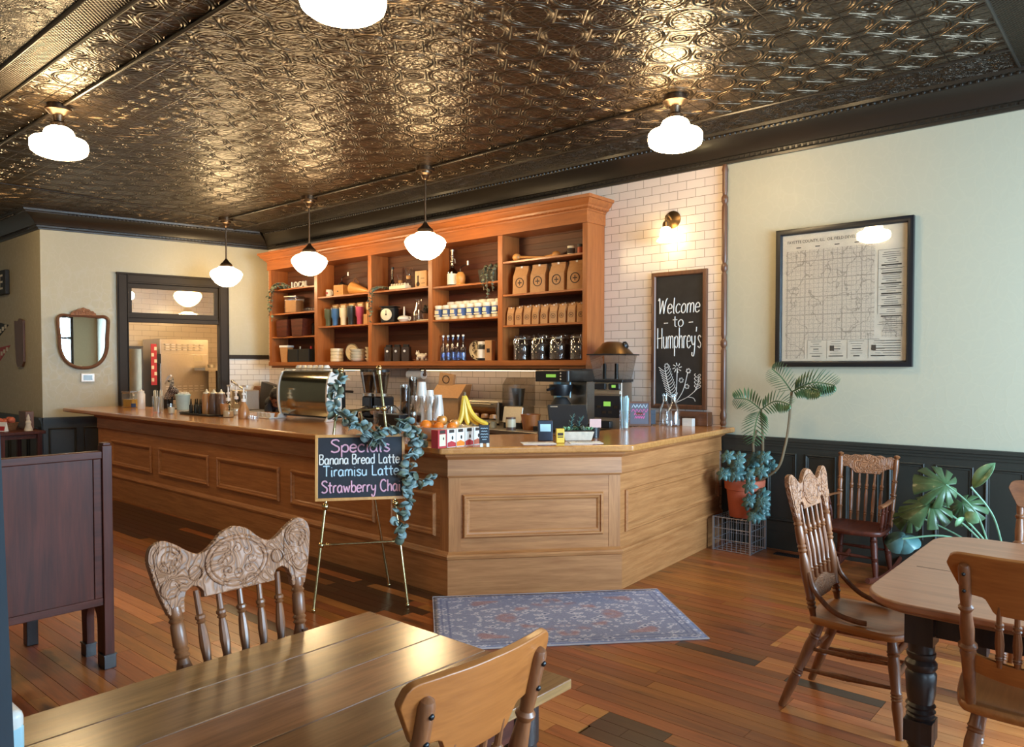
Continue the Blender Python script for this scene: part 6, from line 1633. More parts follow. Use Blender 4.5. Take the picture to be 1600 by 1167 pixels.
def pressed_chair(label, loc, rz, H=1.08, lean=12, ry=-.27):
    t = thing('pressed_back_chair', label, 'chair', loc, rz)
    z = 0.455
    cm = M['chairZ']
    saddle_seat(t, z, M['seat'])
    chair_legs(t, cm, z, ry=ry)
    LEAN = R(lean)
    def bk(x, h): return Vector((x, -0.185 - math.tan(LEAN) * (h - z), h))
    HB = H - 0.21
    for s in (-1, 1):
        m = MB(); m.turned(bk(s * .17, z - 0.01), bk(s * .195, HB + 0.02), PROF_POST, 14); m.build('post', cm, t)
        m = MB(); m.tube(smooth_path([bk(s * .178, .66) + Vector((s * .01, .015, 0)), bk(s * .19, .58) + Vector((0, .03, 0)), Vector((s * .195, -.09, .5)), Vector((s * .185, .0, z + .018)), Vector((s * .17, .05, z + .012))], 5), 0.0125, 8); m.build('hip_brace', cm, t)
    for k in range(5):
        x = (k - 2) * 0.06
        m = MB(); m.turned(bk(x * .95, .6), bk(x * 1.08, HB + 0.05), PROF_SPIN, 10); m.build('spindle', cm, t)
    LR = RX(LEAN)
    m = MB()
    half = [(0, -.035), (.08, -.035), (.1, -.02), (.17, -.02), (.175, .03), (.1, .045), (.06, .06), (0, .066)]
    m.prism([(x, y) for x, y in mirror_poly(half)], -0.009, 0.009, M=T(*bk(0, .55)) @ LR @ RX(R(90))); m.build('lower_splat', M['carved'], t, bevel=0.003)
    up = [(.236, .06), (.25, .12), (.256, .16), (.245, .192), (.215, .205), (.18, .19), (.14, .162), (.112, .152), (.08, .165), (.04, .2), (0, .213)]
    lo = [(0, .028), (.113, .028), (.113, .045), (.122, .06), (.142, .066), (.16, .055), (.168, .035), (.17, .0), (.215, .0)]
    upS = [(p.x, p.y) for p in smooth_path([(x, y, 0) for x, y in up], 4)]
    half = lo + upS
    poly = mirror_poly(half)
    B = T(*bk(0, HB)) @ LR
    m = MB(); m.prism(poly, -0.012, 0.012, M=B @ RX(R(90)))
    cr = m.build('crest_rail', M['carved'], t, bevel=0.004)
    # pressed carving on the front face: shallow raised panels of scrolls
    def inset(pts, cx, cz, f): return [(cx + (x - cx) * f, cz + (z2 - cz) * f) for x, z2 in pts]
    m = MB()
    el = [(.098 * math.cos(a), .112 + .072 * math.sin(a)) for a in [2 * PI * k / 36 for k in range(36)]]
    m.prism(el, -0.0145, -0.0121, M=B @ RX(R(90)))
    for s in (-1, 1):
        lobe = [(s * x, zz) for x, zz in ((.15, .09), (.16, .15), (.19, .182), (.222, .192), (.242, .17), (.24, .12), (.226, .06), (.205, .015), (.182, .015), (.18, .05), (.165, .07))]
        m.prism(lobe if s > 0 else lobe[::-1], -0.0145, -0.0121, M=B @ RX(R(90)))
    m.build('pressed_carving', M['carved'], cr)
    m = MB()
    for f in (1.0, 0.86):
        m.tube([B @ Vector((x * f, 0.0145, .112 + (zz - .112) * f)) for x, zz in el], 0.0035, 6, closed=True)
    for s in (-1, 1):
        for cx, cz, r in ((.2, .15, .036), (.2, .15, .022), (.205, .07, .026), (.13, .1, .02)):
            m.tube([B @ Vector((s * (cx + r * math.cos(a)), 0.0145, cz + r * math.sin(a))) for a in [2 * PI * k / 22 for k in range(22)]], 0.0025, 5, closed=True)
        for k in range(7):
            a = R(-60 + 28 * k)
            m.tube([B @ Vector((s * (.2 - .02 * math.cos(a)), 0.0145, .1 + .02 * math.sin(a))), B @ Vector((s * (.2 - .048 * math.cos(a)), 0.0145, .1 + .05 * math.sin(a)))], 0.0022, 5)
    for q in range(8):
        a0 = 2 * PI * q / 8
        sp = [B @ Vector((.045 * math.cos(a0) + .018 * (1 - k / 16) * math.cos(a0 + k * .55), 0.0145, .112 + .035 * math.sin(a0) + .018 * (1 - k / 16) * math.sin(a0 + k * .55))) for k in range(16)]
        m.tube(sp, 0.0022, 5)
    m.build('carved_scrolls', M['carved'], cr)
    return t
def plain_chair(label, loc, rz, H=1.0, LEANDEG=14, mat='honey', postmat='chairZ'):
    t = thing('kitchen_chair', label, 'chair', loc, rz)
    z = 0.45
    LEAN = R(LEANDEG)
    def bk(x, h, dy=0): return Vector((x, -0.19 - math.tan(LEAN) * (h - z) + dy, h))
    saddle_seat(t, z, M['seat'], 0.46, 0.42)
    chair_legs(t, M['chairZ'], z, double=False)
    HB = H - 0.2
    for s in (-1, 1):
        m = MB(); m.turned(bk(s * .165, z - .02), bk(s * .172, H - 0.035, -0.004), [(0, .016), (.2, .02), (.36, .023), (.4, .026), (.42, .021), (.435, .03), (.45, .03), (.465, .021), (.56, .023), (.68, .017), (.7, .024), (.71, .024), (.725, .017), (.8, .019), (.97, .019), (.99, .015), (1, .006)], 14)
        m.build('post', M[postmat], t)
    up = [(.195, .09), (.212, .14), (.225, .172), (.222, .192), (.2, .202), (.12, .207), (0, .21)]
    lo = [(0, 0), (.085, .0), (.1, .02), (.105, .045), (.12, .056), (.18, .058)]
    upS = [(p.x, p.y) for p in smooth_path([(x, y, 0) for x, y in up], 4)]
    poly = mirror_poly(lo + upS)
    B = T(*bk(0, HB)) @ RX(LEAN)
    # gently curved crest: slice the outline into columns
    m = MB()
    cols = 44
    xs = [(-.225 + .45 * k / cols) for k in range(cols + 1)]
    def zr(x):
        ax = abs(x)
        U = up[::-1]; top = 0.2
        pts = upS
        def interp(P, ax):
            P = sorted(P)
            for (x0, z0), (x1, z1) in zip(P, P[1:]):
                if x0 <= ax <= x1 and x1 > x0: return z0 + (z1 - z0) * (ax - x0) / (x1 - x0)
            return P[-1][1]
        topc = [(a, b) for a, b in ((0, .21), (.12, .207), (.19, .202), (.207, .196), (.218, .184), (.225, .16))]
        lowc = [(0, 0), (.085, 0), (.1, .02), (.105, .045), (.12, .056), (.18, .058), (.195, .09), (.212, .125), (.225, .155)]
        return interp(lowc, ax), interp(topc, ax)
    vs, fs = [], []
    for x in xs:
        l, u = zr(x)
        c = -0.03 * (1 - (x / .225) ** 2)
        for y, zz in ((c + 0.032, l), (c + 0.032, u), (c + 0.012, u), (c + 0.012, l)): vs.append(B @ Vector((x, y, zz)))
    for k in range(cols):
        for e in range(4): fs.append((k * 4 + e, k * 4 + (e + 1) % 4, (k + 1) * 4 + (e + 1) % 4, (k + 1) * 4 + e))
    fs += [(3, 2, 1, 0), tuple(cols * 4 + e for e in range(4))]
    m.add(vs, fs); cr = m.build('crest_rail', M[mat + 'X'], t, bevel=0.004)
    m = MB()
    for s in (-1, 1):
        for h in (H - .07, H - .13): m.ell(bk(s * .172, h, -0.022), 0.007, n=8, k=6)
    m.build('bolt', M['black'], cr)
    m = MB()
    vs, fs = [], []
    for k in range(13):
        x = -.15 + .3 * k / 12
        c = -0.02 * (1 - (x / .15) ** 2)
        l = .555 + 0.02 * abs(x / .15) ** 2; u = .625 + .02 * abs(x / .15) ** 2
        for y, zz in ((c + .012, l), (c + .012, u), (c - .008, u), (c - .008, l)): vs.append(bk(x, zz, y))
    for k in range(12):
        for e in range(4): fs.append((k * 4 + e, k * 4 + (e + 1) % 4, (k + 1) * 4 + (e + 1) % 4, (k + 1) * 4 + e))
    fs += [(3, 2, 1, 0), tuple(48 + e for e in range(4))]
    m.add(vs, fs); m.build('lower_rail', M[mat + 'X'], t, bevel=0.003)
    for k in range(4):
        x = (k - 1.5) * 0.05
        m = MB(); m.turned(bk(x, .615, -.018), bk(x, HB + .03, -.008), PROF_SPIN, 10); m.build('spindle', M['chairZ'], t)
    return t
pressed_chair('carved pressed-back chair at the left side of the near plank table', (-1.98, 1.26, 0), R(-90), 1.0).scale = (1.1,) * 3
plain_chair('plain wooden chair seen from behind at the right side of the near plank table', (-1.39, 1.15, 0), R(90), 1.02)
pressed_chair('carved pressed-back chair turned sideways at the left end of the right-hand table', (-1.05, 3.75, 0), R(-90), 1.12, 9, -.32)
plain_chair('honey coloured chair seen from behind at the bottom right corner of the picture', (-0.345, 3.22, 0), R(3), 1.005, 17)
plain_chair('wooden chair with pale crest on the far side of the right-hand table, facing us', (-0.42, 4.62, 0), R(180), 1.0, 12, 'chair')

# rocking chair
t = thing('rocking_chair', 'dark wooden rocking chair with turned posts against the black-green wainscot', 'rocking chair', (-1.79, 6.12, 0), R(180))
z = 0.4
def rb(x, h): return Vector((x, -0.2 - 0.16 * (h - z), h))
saddle_seat(t, z, M['mahogY'], 0.46, 0.42)
for s in (-1, 1):
    m = MB(); m.turned(rb(s * .19, z - .02), rb(s * .21, .93), [(0, .014), (.1, .018), (.2, .017), (.22, .022), (.24, .017), (.4, .02), (.42, .015), (.43, .022), (.45, .022), (.46, .015), (.6, .02), (.62, .015), (.63, .022), (.65, .015), (.8, .02), (.93, .018), (.945, .01), (.955, .018), (.975, .024), (.99, .018), (1, .004)], 14); m.build('post', M['chairZ'], t)
    for y, top, bot in ((.14, .15, .18), (-.16, -.15, -.2)):
        m = MB(); m.turned((s * .19, bot, 0.055), (s * .16, top, z - .01), PROF_LEG, 12); m.build('leg', M['mahogZ'], t)
    m = MB()
    arc = [(s * .195, y, 0.031 + 0.28 * (y + 0.05) ** 2) for y in [-.48 + .08 * k for k in range(12)]]
    m.tube(arc, 0.017, 8, flat=1.3); m.build('rocker', M['mahogY'], t)
    m = MB(); m.tube(smooth_path([rb(s * .2, .6) + Vector((0, .0, 0)), Vector((s * .225, -.05, .605)), Vector((s * .235, .1, .6)), Vector((s * .22, .2, .59))], 5), [.014] * 5 + [.02] * 11, 8, flat=0.6); m.build('arm', M['chairY'], t)
    for k in range(3):
        m = MB(); m.turned((s * .205, -.06 + .09 * k, z), (s * .228, -.05 + .09 * k, .6), PROF_SPIN, 8); m.build('arm_spindle', M['mahogZ'], t)
for k in range(5):
    x = (k - 2) * .055
    m = MB(); m.turned(rb(x * .95, z), rb(x * 1.05, .8), PROF_SPIN, 8); m.build('spindle', M['chairZ'], t)
half = [(0, -.01), (.09, -.01), (.12, .02), (.15, .035), (.2, .035), (.2, .12), (.17, .135), (.13, .125), (.1, .14), (.05, .135), (0, .145)]
m = MB(); m.prism(mirror_poly(half), -.01, .01, M=T(*rb(0, .78)) @ RX(R(9)) @ RX(R(90))); m.build('crest_rail', M['carved'], t, bevel=0.004)
for y in (.165, -.175):
    m = MB(); m.turned((-.175, y, .2), (.175, y, .2), PROF_STR, 10); m.build('stretcher', M['mahogX'], t)

# near plank table
tx0, tx1, ty0, ty1, tz = -2.11, -1.225, -0.35, 1.665, 0.76
t = thing('plank_table', 'long wooden plank table with dark fluted legs in the foreground', 'table', ((tx0 + tx1) / 2, (ty0 + ty1) / 2, 0))
hx, hy = (tx1 - tx0) / 2, (ty1 - ty0) / 2
m = MB()
ed = [-hx, -hx + .17, -hx + .36, -hx + .56, -hx + .75, hx]
for a, b in zip(ed, ed[1:]): m.box(a + .001, b - .0015, -hy, hy, tz - .028, tz)
m.build('tabletop', M['table'], t, bevel=0.003)
for sx, sy, lx, ly in ((0, -1, hx - .1, 0), (0, 1, hx - .1, 0), (-1, 0, 0, hy - .12), (1, 0, 0, hy - .12)):
    m = MB()
    if sy: m.box(-hx + .1, hx - .1, sy * (hy - .12) - .012, sy * (hy - .12) + .012, tz - .13, tz - .029)
    else: m.box(sx * (hx - .08) - .012, sx * (hx - .08) + .012, -hy + .14, hy - .14, tz - .13, tz - .029)
    m.build('apron', M['mahogX' if sy else 'mahogY'], t)
for sx in (-1, 1):
    for sy in (-1, 1):
        m = MB()
        n = 24
        vs = []
        lv = [(0.0, .03), (.06, .036), (.08, .03), (.55, .042), (.58, .048), (.6, .042), (.61, .05), (tz - .029, .05)]
        for zz, r in lv:
            for k in range(n):
                a = 2 * PI * k / n
                rr = r * (1 - (0.09 if (k % 3 == 0 and .07 < zz < .57) else 0))
                vs.append((sx * (hx - .085) + rr * math.cos(a), sy * (hy - .12) + rr * math.sin(a), zz))
        fs = [(i * n + k, i * n + (k + 1) % n, (i + 1) * n + (k + 1) % n, (i + 1) * n + k) for i in range(len(lv) - 1) for k in range(n)]
        fs += [tuple(range(n - 1, -1, -1)), tuple(range((len(lv) - 1) * n, len(lv) * n))]
        m.add(vs, fs); m.build('leg', M['black_wood'], t, smooth=20)
# napkin box on the near table
t = thing('tissue_box', 'small white and pale blue box on the near table corner, cut off at lower left', 'box', (-1.965, 0.445, tz), 0.0)
MB().box(-0.06, 0.06, -0.1, 0.1, 0, 0.07).build('box', M['sky_blue'], t, bevel=0.012)
MB().box(-0.061, 0.061, -0.101, 0.101, 0.045, 0.1).build('white_lid', M['white'], t, bevel=0.02, seg=3)

# right-hand table
ax0, ax1, ay0, ay1, az = -0.875, 0.45, 2.99, 4.4, 0.758
t = thing('dining_table', 'wooden dining table with rounded corners and dark turned legs at right', 'table', (-0.2, 3.7, 0))
def rounded(x0, x1, y0, y1, r, n=8):
    out = []
    for cx, cy, a0 in ((x1 - r, y0 + r, -90), (x1 - r, y1 - r, 0), (x0 + r, y1 - r, 90), (x0 + r, y0 + r, 180)):
        for k in range(n + 1):
            a = R(a0 + 90 * k / n); out.append((cx + r * math.cos(a), cy + r * math.sin(a)))
    return out
def slab(m, f, z0, z1): m.prism([(x * f[0] + .2, y * f[1] - 3.7) for x, y in f[2]], z0, z1)
base = rounded(ax0, ax1, ay0, ay1, .2)
m = MB(); m.prism([(x + .2, y - 3.7) for x, y in base], az - .03, az); m.build('tabletop', M['table2'], t, bevel=0.009, seg=3)
m = MB()
m.prism([(x + .2, y - 3.7) for x, y in rounded(ax0 + .025, ax1 - .025, ay0 + .025, ay1 - .025, .18)], az - .045, az - .0305); m.build('edge_moulding', M['table2'], t, bevel=0.005)
m = MB()
m.box(ax0 + .27, ax1 + .13, -0.002 - .1, 0.002 - .1, az + .0002, az + .0008); m.build('leaf_joint', M['black_wood'], t)
LEGT = [(.0, .03), (.04, .034), (.06, .026), (.1, .03), (.24, .045), (.26, .038), (.28, .046), (.3, .046), (.301, .05), (.42, .05), (.421, .044), (.44, .05), (.45, .044), (.465, .052), (.48, .044), (.495, .052), (.51, .044), (.56, .05), (.66, .054), (.68, .046), (.7, .055), (.72, .055), (.74, .044), (.76, .05), (.775, .05), (.78, .046), (1, .046)]
for lx in (-.68, .27):
    for ly in (3.13, 4.25):
        m = MB(); m.turned((lx + .2, ly - 3.7, 0), (lx + .2, ly - 3.7, az - .046), LEGT, 18)
        m.box(lx + .2 - .048, lx + .2 + .048, ly - 3.7 - .048, ly - 3.7 + .048, .22, .3); m.box(lx + .2 - .048, lx + .2 + .048, ly - 3.7 - .048, ly - 3.7 + .048, az - .17, az - .046)
        m.build('leg', M['black_wood'], t)
for q in (3.13, 4.25):
    m = MB(); m.box(-.43, .42, q - 3.7 - .012, q - 3.7 + .012, az - .14, az - .046); m.build('apron', M['black_wood'], t)
for q in (-.68, .27):
    m = MB(); m.box(q + .2 - .012, q + .2 + .012, -.52, .5, az - .14, az - .046); m.build('apron', M['black_wood'], t)

# high-backed bench seen from behind
t = thing('hall_bench', 'dark mahogany high-backed bench seen from behind at left', 'bench', (-4.3, 1.0, 0))
def hb(n_, m, mat='mahogZ', **k): return m.build(n_, M[mat], t, **k)
for y in (-.62, .62):
    m = MB(); m.box(-.03, .035, y - .025, y + .025, .0, 1.2); m.box(-.025, .03, y - .02, y + .02, 1.2, 1.215); p = hb('post', m, bevel=0.004)
    m = MB(); m.box(-.036, .041, y - .031, y + .031, 0, .07); m.box(-.04, .045, y - .035, y + .035, .07, .078); hb('foot_cap', m, 'black_wood', bevel=0.003)
    # arched bracket end with a second foot
    s = []
    for k in range(11):
        a = PI * k / 10
        s.append((-.155 + .075 * math.cos(a), .22 + .09 * math.sin(a)))
    poly = [(-.03, 0.0), (-.03, .40), (-.32, .40), (-.31, .3), (-.29, 0.0), (-.23, 0.0)] + [(x, zz) for x, zz in s[::-1]] + [(-.08, 0)]
    m = MB(); m.prism(poly, -.02, .02, M=T(0, y, 0) @ RX(R(90))); hb('end_bracket', m, bevel=0.002)
    m = MB(); m.box(-.3, -.225, y - .026, y + .026, 0, .065); m.box(-.304, -.221, y - .03, y + .03, .065, .073); hb('foot_cap', m, 'black_wood')
    m = MB(); m.box(-.72, -.655, y - .19, y - .13, 0, .42) if y > 0 else m.box(-.72, -.655, y + .13, y + .19, 0, .42); hb('front_leg', m, 'black_wood', bevel=0.004)
m = MB(); m.box(-.01, .012, -.6, .6, .37, 1.15); hb('back_panel', m)
m = MB(); m.box(-.022, .028, -.6, .6, 1.13, 1.172); hb('top_rail', m, 'mahogY', bevel=0.006)
m = MB(); m.box(-.018, .024, -.6, .6, .345, .385); m.box(-.014, .02, .555, .6, .385, 1.13); m.box(-.014, .02, -.6, -.555, .385, 1.13); hb('panel_frame', m, 'mahogY', bevel=0.003)
m = MB(); m.box(-.76, -.03, -.6, .6, .42, .46); hb('seat', m, 'mahogY', bevel=0.008)

# small dark table and its things in the far left corner
px_, py_ = -11.5, 3.2
t = thing('side_table', 'small dark side table at far left behind the bench', 'table', (px_, py_, 0), 0.0)
MB().box(-.55, .35, -.25, .28, .74, .78).build('tabletop', M['mahogX'], t, bevel=0.005)
for a in (-.51, .31):
    for b in (-.21, .21): MB().box(a - .025, a + .025, b - .025, b + .025, 0, .74).build('leg', M['mahogZ'], t)
m = MB(); m.box(-.49, .29, -.2, .2, .68, .739); m.build('apron', M['mahogX'], t)
t = thing('gift_basket', 'woven basket of wrapped goods on the far left side table', 'basket', (px_ - .12, py_ - .06, .7805), .3)
MB().lathe([(0, 0), (.12, 0), (.16, .1), (.15, .1), (.11, .012), (0, .012)], 20).build('basket', M['basket'], t)
m = MB(); rv = random.Random(4)
for k in range(10): m.ell((rv.uniform(-.09, .09), rv.uniform(-.09, .09), .1 + rv.uniform(0, .04)), .045, n=8, k=6)
o = m.build('wrapped_goods', M['terracotta'], None, t.location); tag(o, 'brownish wrapped goods heaped in the far left basket', 'goods', None, 'stuff')
t = thing('wooden_box', 'orange-brown wooden box behind the far left basket', 'box', (px_ - .15, py_ + .2, .7805), .0)
MB().box(-.14, .14, -.05, .05, 0, .24).build('box', M['walnutX'], t, bevel=.006)
t = thing('figurine', 'small grey pointed figurine on the right end of the far left side table', 'figurine', (px_ + .2, py_ + .12, .7805))
MB().lathe([(0, 0), (.05, 0), (.045, .03), (.03, .08), (.035, .11), (.02, .14), (.024, .16), (.008, .21), (0, .22)], 16).build('figure', M['stone'], t)
t = thing('printed_card', 'folded red and white card on the far left side table', 'card', (px_ + .08, py_ - .13, .7805), .5)
m = MB(); m.hexa([(-.05, -.03, 0), (.05, -.03, 0), (.05, .03, 0), (-.05, .03, 0)], [(-.05, -.003, .12), (.05, -.003, .12), (.05, .003, .12), (-.05, .003, .12)]); m.build('card', M['white_matt'], t)
m = MB(); m.hexa([(-.04, -.0285, .01), (.04, -.0285, .01), (.04, -.027, .01), (-.04, -.027, .01)], [(-.04, -.0165, .065), (.04, -.0165, .065), (.04, -.015, .065), (-.04, -.015, .065)]); m.build('red_print', M['red'], t)

# rug
rg = MB()
def RP(u, v): return ((u - .5) * 1.62, (v - .5) * 1.0, 0.006 + 0.0012 * math.sin(u * 9) * math.sin(v * 7))
rg.sheet(RP, 40, 24)
RX0, RY0, RA = -2.945, 3.865, R(47.8)
r_ = thing('rug', 'faded blue-grey Persian rug on the floor before the angled counter corner', 'rug', (RX0, RY0, 0), RA)
rg.build('pile', M['rug'], r_, solid=0.006)
m = MB(); m.tube([(-.81, -.5, .006), (.81, -.5, .006), (.81, .5, .006), (-.81, .5, .006)], .0055, 6, closed=True); m.build('binding', plain('pale_rug_binding', srgb(196, 186, 188), .9), r_)
# floor vent
t = thing('floor_vent', 'small black floor register by the wainscot, left of the rocking chair', 'vent', (-2.42, 6.43, 0))
MB().box(-.13, .13, -.05, .05, 0, .004).build('plate', M['black_matt'], t)
m = MB()
for k in range(14): m.box(-.115 + .017 * k, -.107 + .017 * k, -.04, .04, .0042, .006)
m.build('grille', M['black'], t)
# dark door jamb at the very left, near the camera
m = MB(); m.box(-.14, 0, -.16, 0, 0, 2.9); m.box(-.15, .008, -.165, .008, 0, .16)
struct(m.build('trim_10', M['teal'], loc=(-1.0125, .3045, 0), rot=(0, R(-1.55), R(40.9))))

# ---------------------------------------------------------------- wall things
# framed map
MX0, MX1, MZ0, MZ1 = -2.625, -1.525, 1.62, 2.815
t = thing('framed_map', 'large black-framed old county oil map on the pale green wall', 'picture', ((MX0 + MX1) / 2, YW, (MZ0 + MZ1) / 2))
hw, hh = (MX1 - MX0) / 2, (MZ1 - MZ0) / 2
m = MB(); m.mould(-hw, hw, -hh, hh, [(0, 0), (0, -.045), (.012, -.05), (.04, -.045), (.05, -.025), (.05, -.012), (.05, 0)]); m.build('frame', M['black'], t)
MB().box(-hw + .045, hw - .045, -.014, -.004, -hh + .045, hh - .045).build('paper', M['map_paper'], t)
iw, ih = hw - .05, hh - .05
m = MB(); m.box(-iw + .03, iw - .24, -.0155, -.0142, -ih + .18, ih - .14); m.box(-iw + .03, -iw + .2, -.0155, -.0142, -ih + .02, -ih + .18); m.box(iw - .18, iw - .03, -.0155, -.0142, -ih + .19, -ih + .36); m.build('map_print', M['map'], t)
m = MB()
letters(m, 'FAYETTE COUNTY, ILL.  OIL FIELD DEVELOPMENTS-1938 39', .036, T(-iw + .04, -.0145, ih - .075) @ RX(R(90)), sx=.86, depth=.0005)
for k in range(4): m.box(-iw + .12 + .16 * k, -iw + .16 + .16 * k, -.0156, -.0143, ih - .118, ih - .11)
rv = random.Random(12)
for k in range(40):
    z = ih - .22 - .0165 * k
    if k in (6, 10, 15, 20, 26, 31): w, h = .075, .009
    else: w, h = rv.uniform(.03, .09), .003
    m.box(iw - .115 - w, iw - .115 + w, -.0156, -.0143, z - h, z + h * .3)
for k in range(5): m.box(iw - .215, iw - .02, -.0156, -.0143, ih - .2 - .15 * k, ih - .1975 - .15 * k)
m.box(iw - .216, iw - .214, -.0156, -.0143, -ih + .38, ih - .2)
for c in range(4):
    x0 = -iw + .225 + .165 * c
    m.box(x0 - .005, x0 - .0035, -.0156, -.0143, -ih + .02, -ih + .175)
    for k in range(7):
        w = rv.uniform(.04, .12)
        z = -ih + .165 - .02 * k
        m.box(x0 + .07 - w / 2, x0 + .07 + w / 2, -.0156, -.0143, z - (.008 if k in (3, 6) else .003), z)
    if c in (1, 3): m.box(x0 + .02, x0 + .055, -.0157, -.0143, -ih + .085, -ih + .13)
for k in range(7): m.box(iw - .19 + .01 * (k % 3), iw - .04, -.0156, -.0143, -ih + .16 - .02 * k, -ih + .165 - .02 * k)
for s in (1,): m.box(-iw + .22, iw - .2, -.0156, -.0143, -ih + .176, -ih + .178)
m.build('map_lettering', M['map_ink'], t)
MB().box(-hw + .04, hw - .04, -.0225, -.0205, -hh + .04, hh - .04).build('picture_glass', M['pane'], t)

# welcome chalkboard
WX0, WX1, WZ0, WZ1 = -3.875, -3.285, 1.21, 2.545
t = thing('welcome_chalkboard', 'tall wood-framed chalkboard reading Welcome to Humphrey\'s on the tiled wall', 'chalkboard', ((WX0 + WX1) / 2, YW - .013, WZ0))
hw, H_ = (WX1 - WX0) / 2, WZ1 - WZ0
m = MB(); m.mould(-hw, hw, 0, H_, [(0, 0), (0, -.03), (.008, -.035), (.035, -.035), (.042, -.028), (.045, -.018), (.045, 0)]); m.build('frame', M['walnutZ'], t)
MB().box(-hw + .04, hw - .04, -.017, -.004, .04, H_ - .04).build('slate', M['slate'], t)
yw = -.0185
m = MB(); chalk(m, 'Welcome', .15, -.235, .93, .46, .0055, y=yw, lean=.1); m.build('chalk_welcome', M['chalk'], t)
m = MB(); chalk(m, '- to -', .11, -.17, .8, .33, .005, y=yw); m.build('chalk_to', M['chalk'], t)
m = MB(); chalk(m, "Humphrey's", .2, -.24, .59, .48, .005, y=yw); m.build('chalk_name', M['chalk'], t)
m = MB()
def fl_(pts, r=.0035, k=5): m.tube(smooth_path([(x, yw, z) for x, z in pts], k), r, 5)
base = (-.03, .06)
fl_([base, (-.08, .14), (-.12, .26), (-.15, .4)])
for k in range(11):
    z = .1 + .026 * k; x = -.055 - .0087 * k
    fl_([(x, z), (x - .04, z + .02), (x - .075, z + .045)], .0032, 3); fl_([(x, z), (x + .035, z + .03), (x + .045, z + .06)], .0032, 3)
fl_([base, (-.02, .2), (-.015, .4)])
for a in range(8):
    fl_([(-.015 + .02 * math.cos(a * .785), .4 + .02 * math.sin(a * .785)), (-.015 + .05 * math.cos(a * .785 + .2), .4 + .05 * math.sin(a * .785 + .2))], .004, 1)
fl_([base, (.05, .18), (.1, .36)])
for cx, cz in ((.105, .37), (.03, .28), (-.13, .42), (.09, .22)):
    for a in range(6):
        fl_([(cx + .012 * math.cos(a * 1.05 + q * .5) * 1.0 + .012 * math.cos(a * 1.05), cz + .012 * math.sin(a * 1.05 + q * .5) + .012 * math.sin(a * 1.05)) for q in range(5)], .003, 2)
fl_([base, (.1, .12), (.2, .2)])
fl_([(.17, .17), (.21, .26), (.215, .32)])
for k in range(4):
    fl_([(.2, .2 + .035 * k), (.235, .22 + .035 * k), (.225, .235 + .035 * k), (.2, .215 + .035 * k)], .0032, 3); fl_([(.2, .2 + .035 * k), (.17, .225 + .035 * k), (.18, .24 + .035 * k)], .0032, 3)
fl_([(.1, .12), (.16, .11), (.18, .08)])
m.build('chalk_flowers', M['chalk'], t)

# mirror, thermostat on the back wall (local x along that wall)
t = thing('wall_mirror', 'shield-shaped mirror in carved brown wooden frame on the back wall', 'mirror', BW0 + Vector((math.cos(BANG), math.sin(BANG), 0)) * .495 + Vector((.02, 0, 1.593)), BANG + R(4))
half = [(0, 0), (.1, .012), (.2, .07), (.27, .17), (.305, .3), (.31, .45), (.322, .6), (.325, .7), (.3, .735), (.26, .75), (.2, .745), (.12, .75), (.06, .752), (0, .755)]
hs = [(p.x, p.y) for p in smooth_path([(x, z, 0) for x, z in half], 3)]
poly = mirror_poly(hs)
MB().prism([(x * .9, .03 + z * .93) for x, z in poly], .012, .02, M=RZ(R(3.5)) @ RX(R(90))).build('mirror_glass', M['mirror'], t)
m = MB(); m.tube([(x * .955, -.014, .012 + z * .965) for x, z in poly], .024, 8, closed=True); m.build('frame', M['walnutX'], t)
m = MB()
ch = [(0, .0), (.16, .0), (.15, .035), (.1, .05), (.07, .085), (.03, .095), (0, .11)]
m.prism(mirror_poly(ch), .004, .034, M=T(0, 0, .745) @ RX(R(90)))
for s in (-1, 1):
    for r, cx in ((.03, .045), (.022, .105)): m.tube([(s * (cx + r * (1 - k / 20) * math.cos(k * .7)), -.036, .785 + r * (1 - k / 20) * math.sin(k * .7)) for k in range(14)], .006, 6)
m.ell((0, -.036, .8), .02, .01, .026)
m.build('carved_crest', M['carved'], t)
t = thing('thermostat', 'small white thermostat on the wall below the mirror', 'thermostat', BW0 + Vector((math.cos(BANG), math.sin(BANG), 0)) * .546 + Vector((0, 0, 1.467)), BANG)
MB().box(-.085, .085, -.025, 0, -.06, .06).build('case', M['white'], t, bevel=.008)
MB().box(-.055, .055, -.0265, -.0255, -.035, .035).build('display', M['steel_dark'], t)

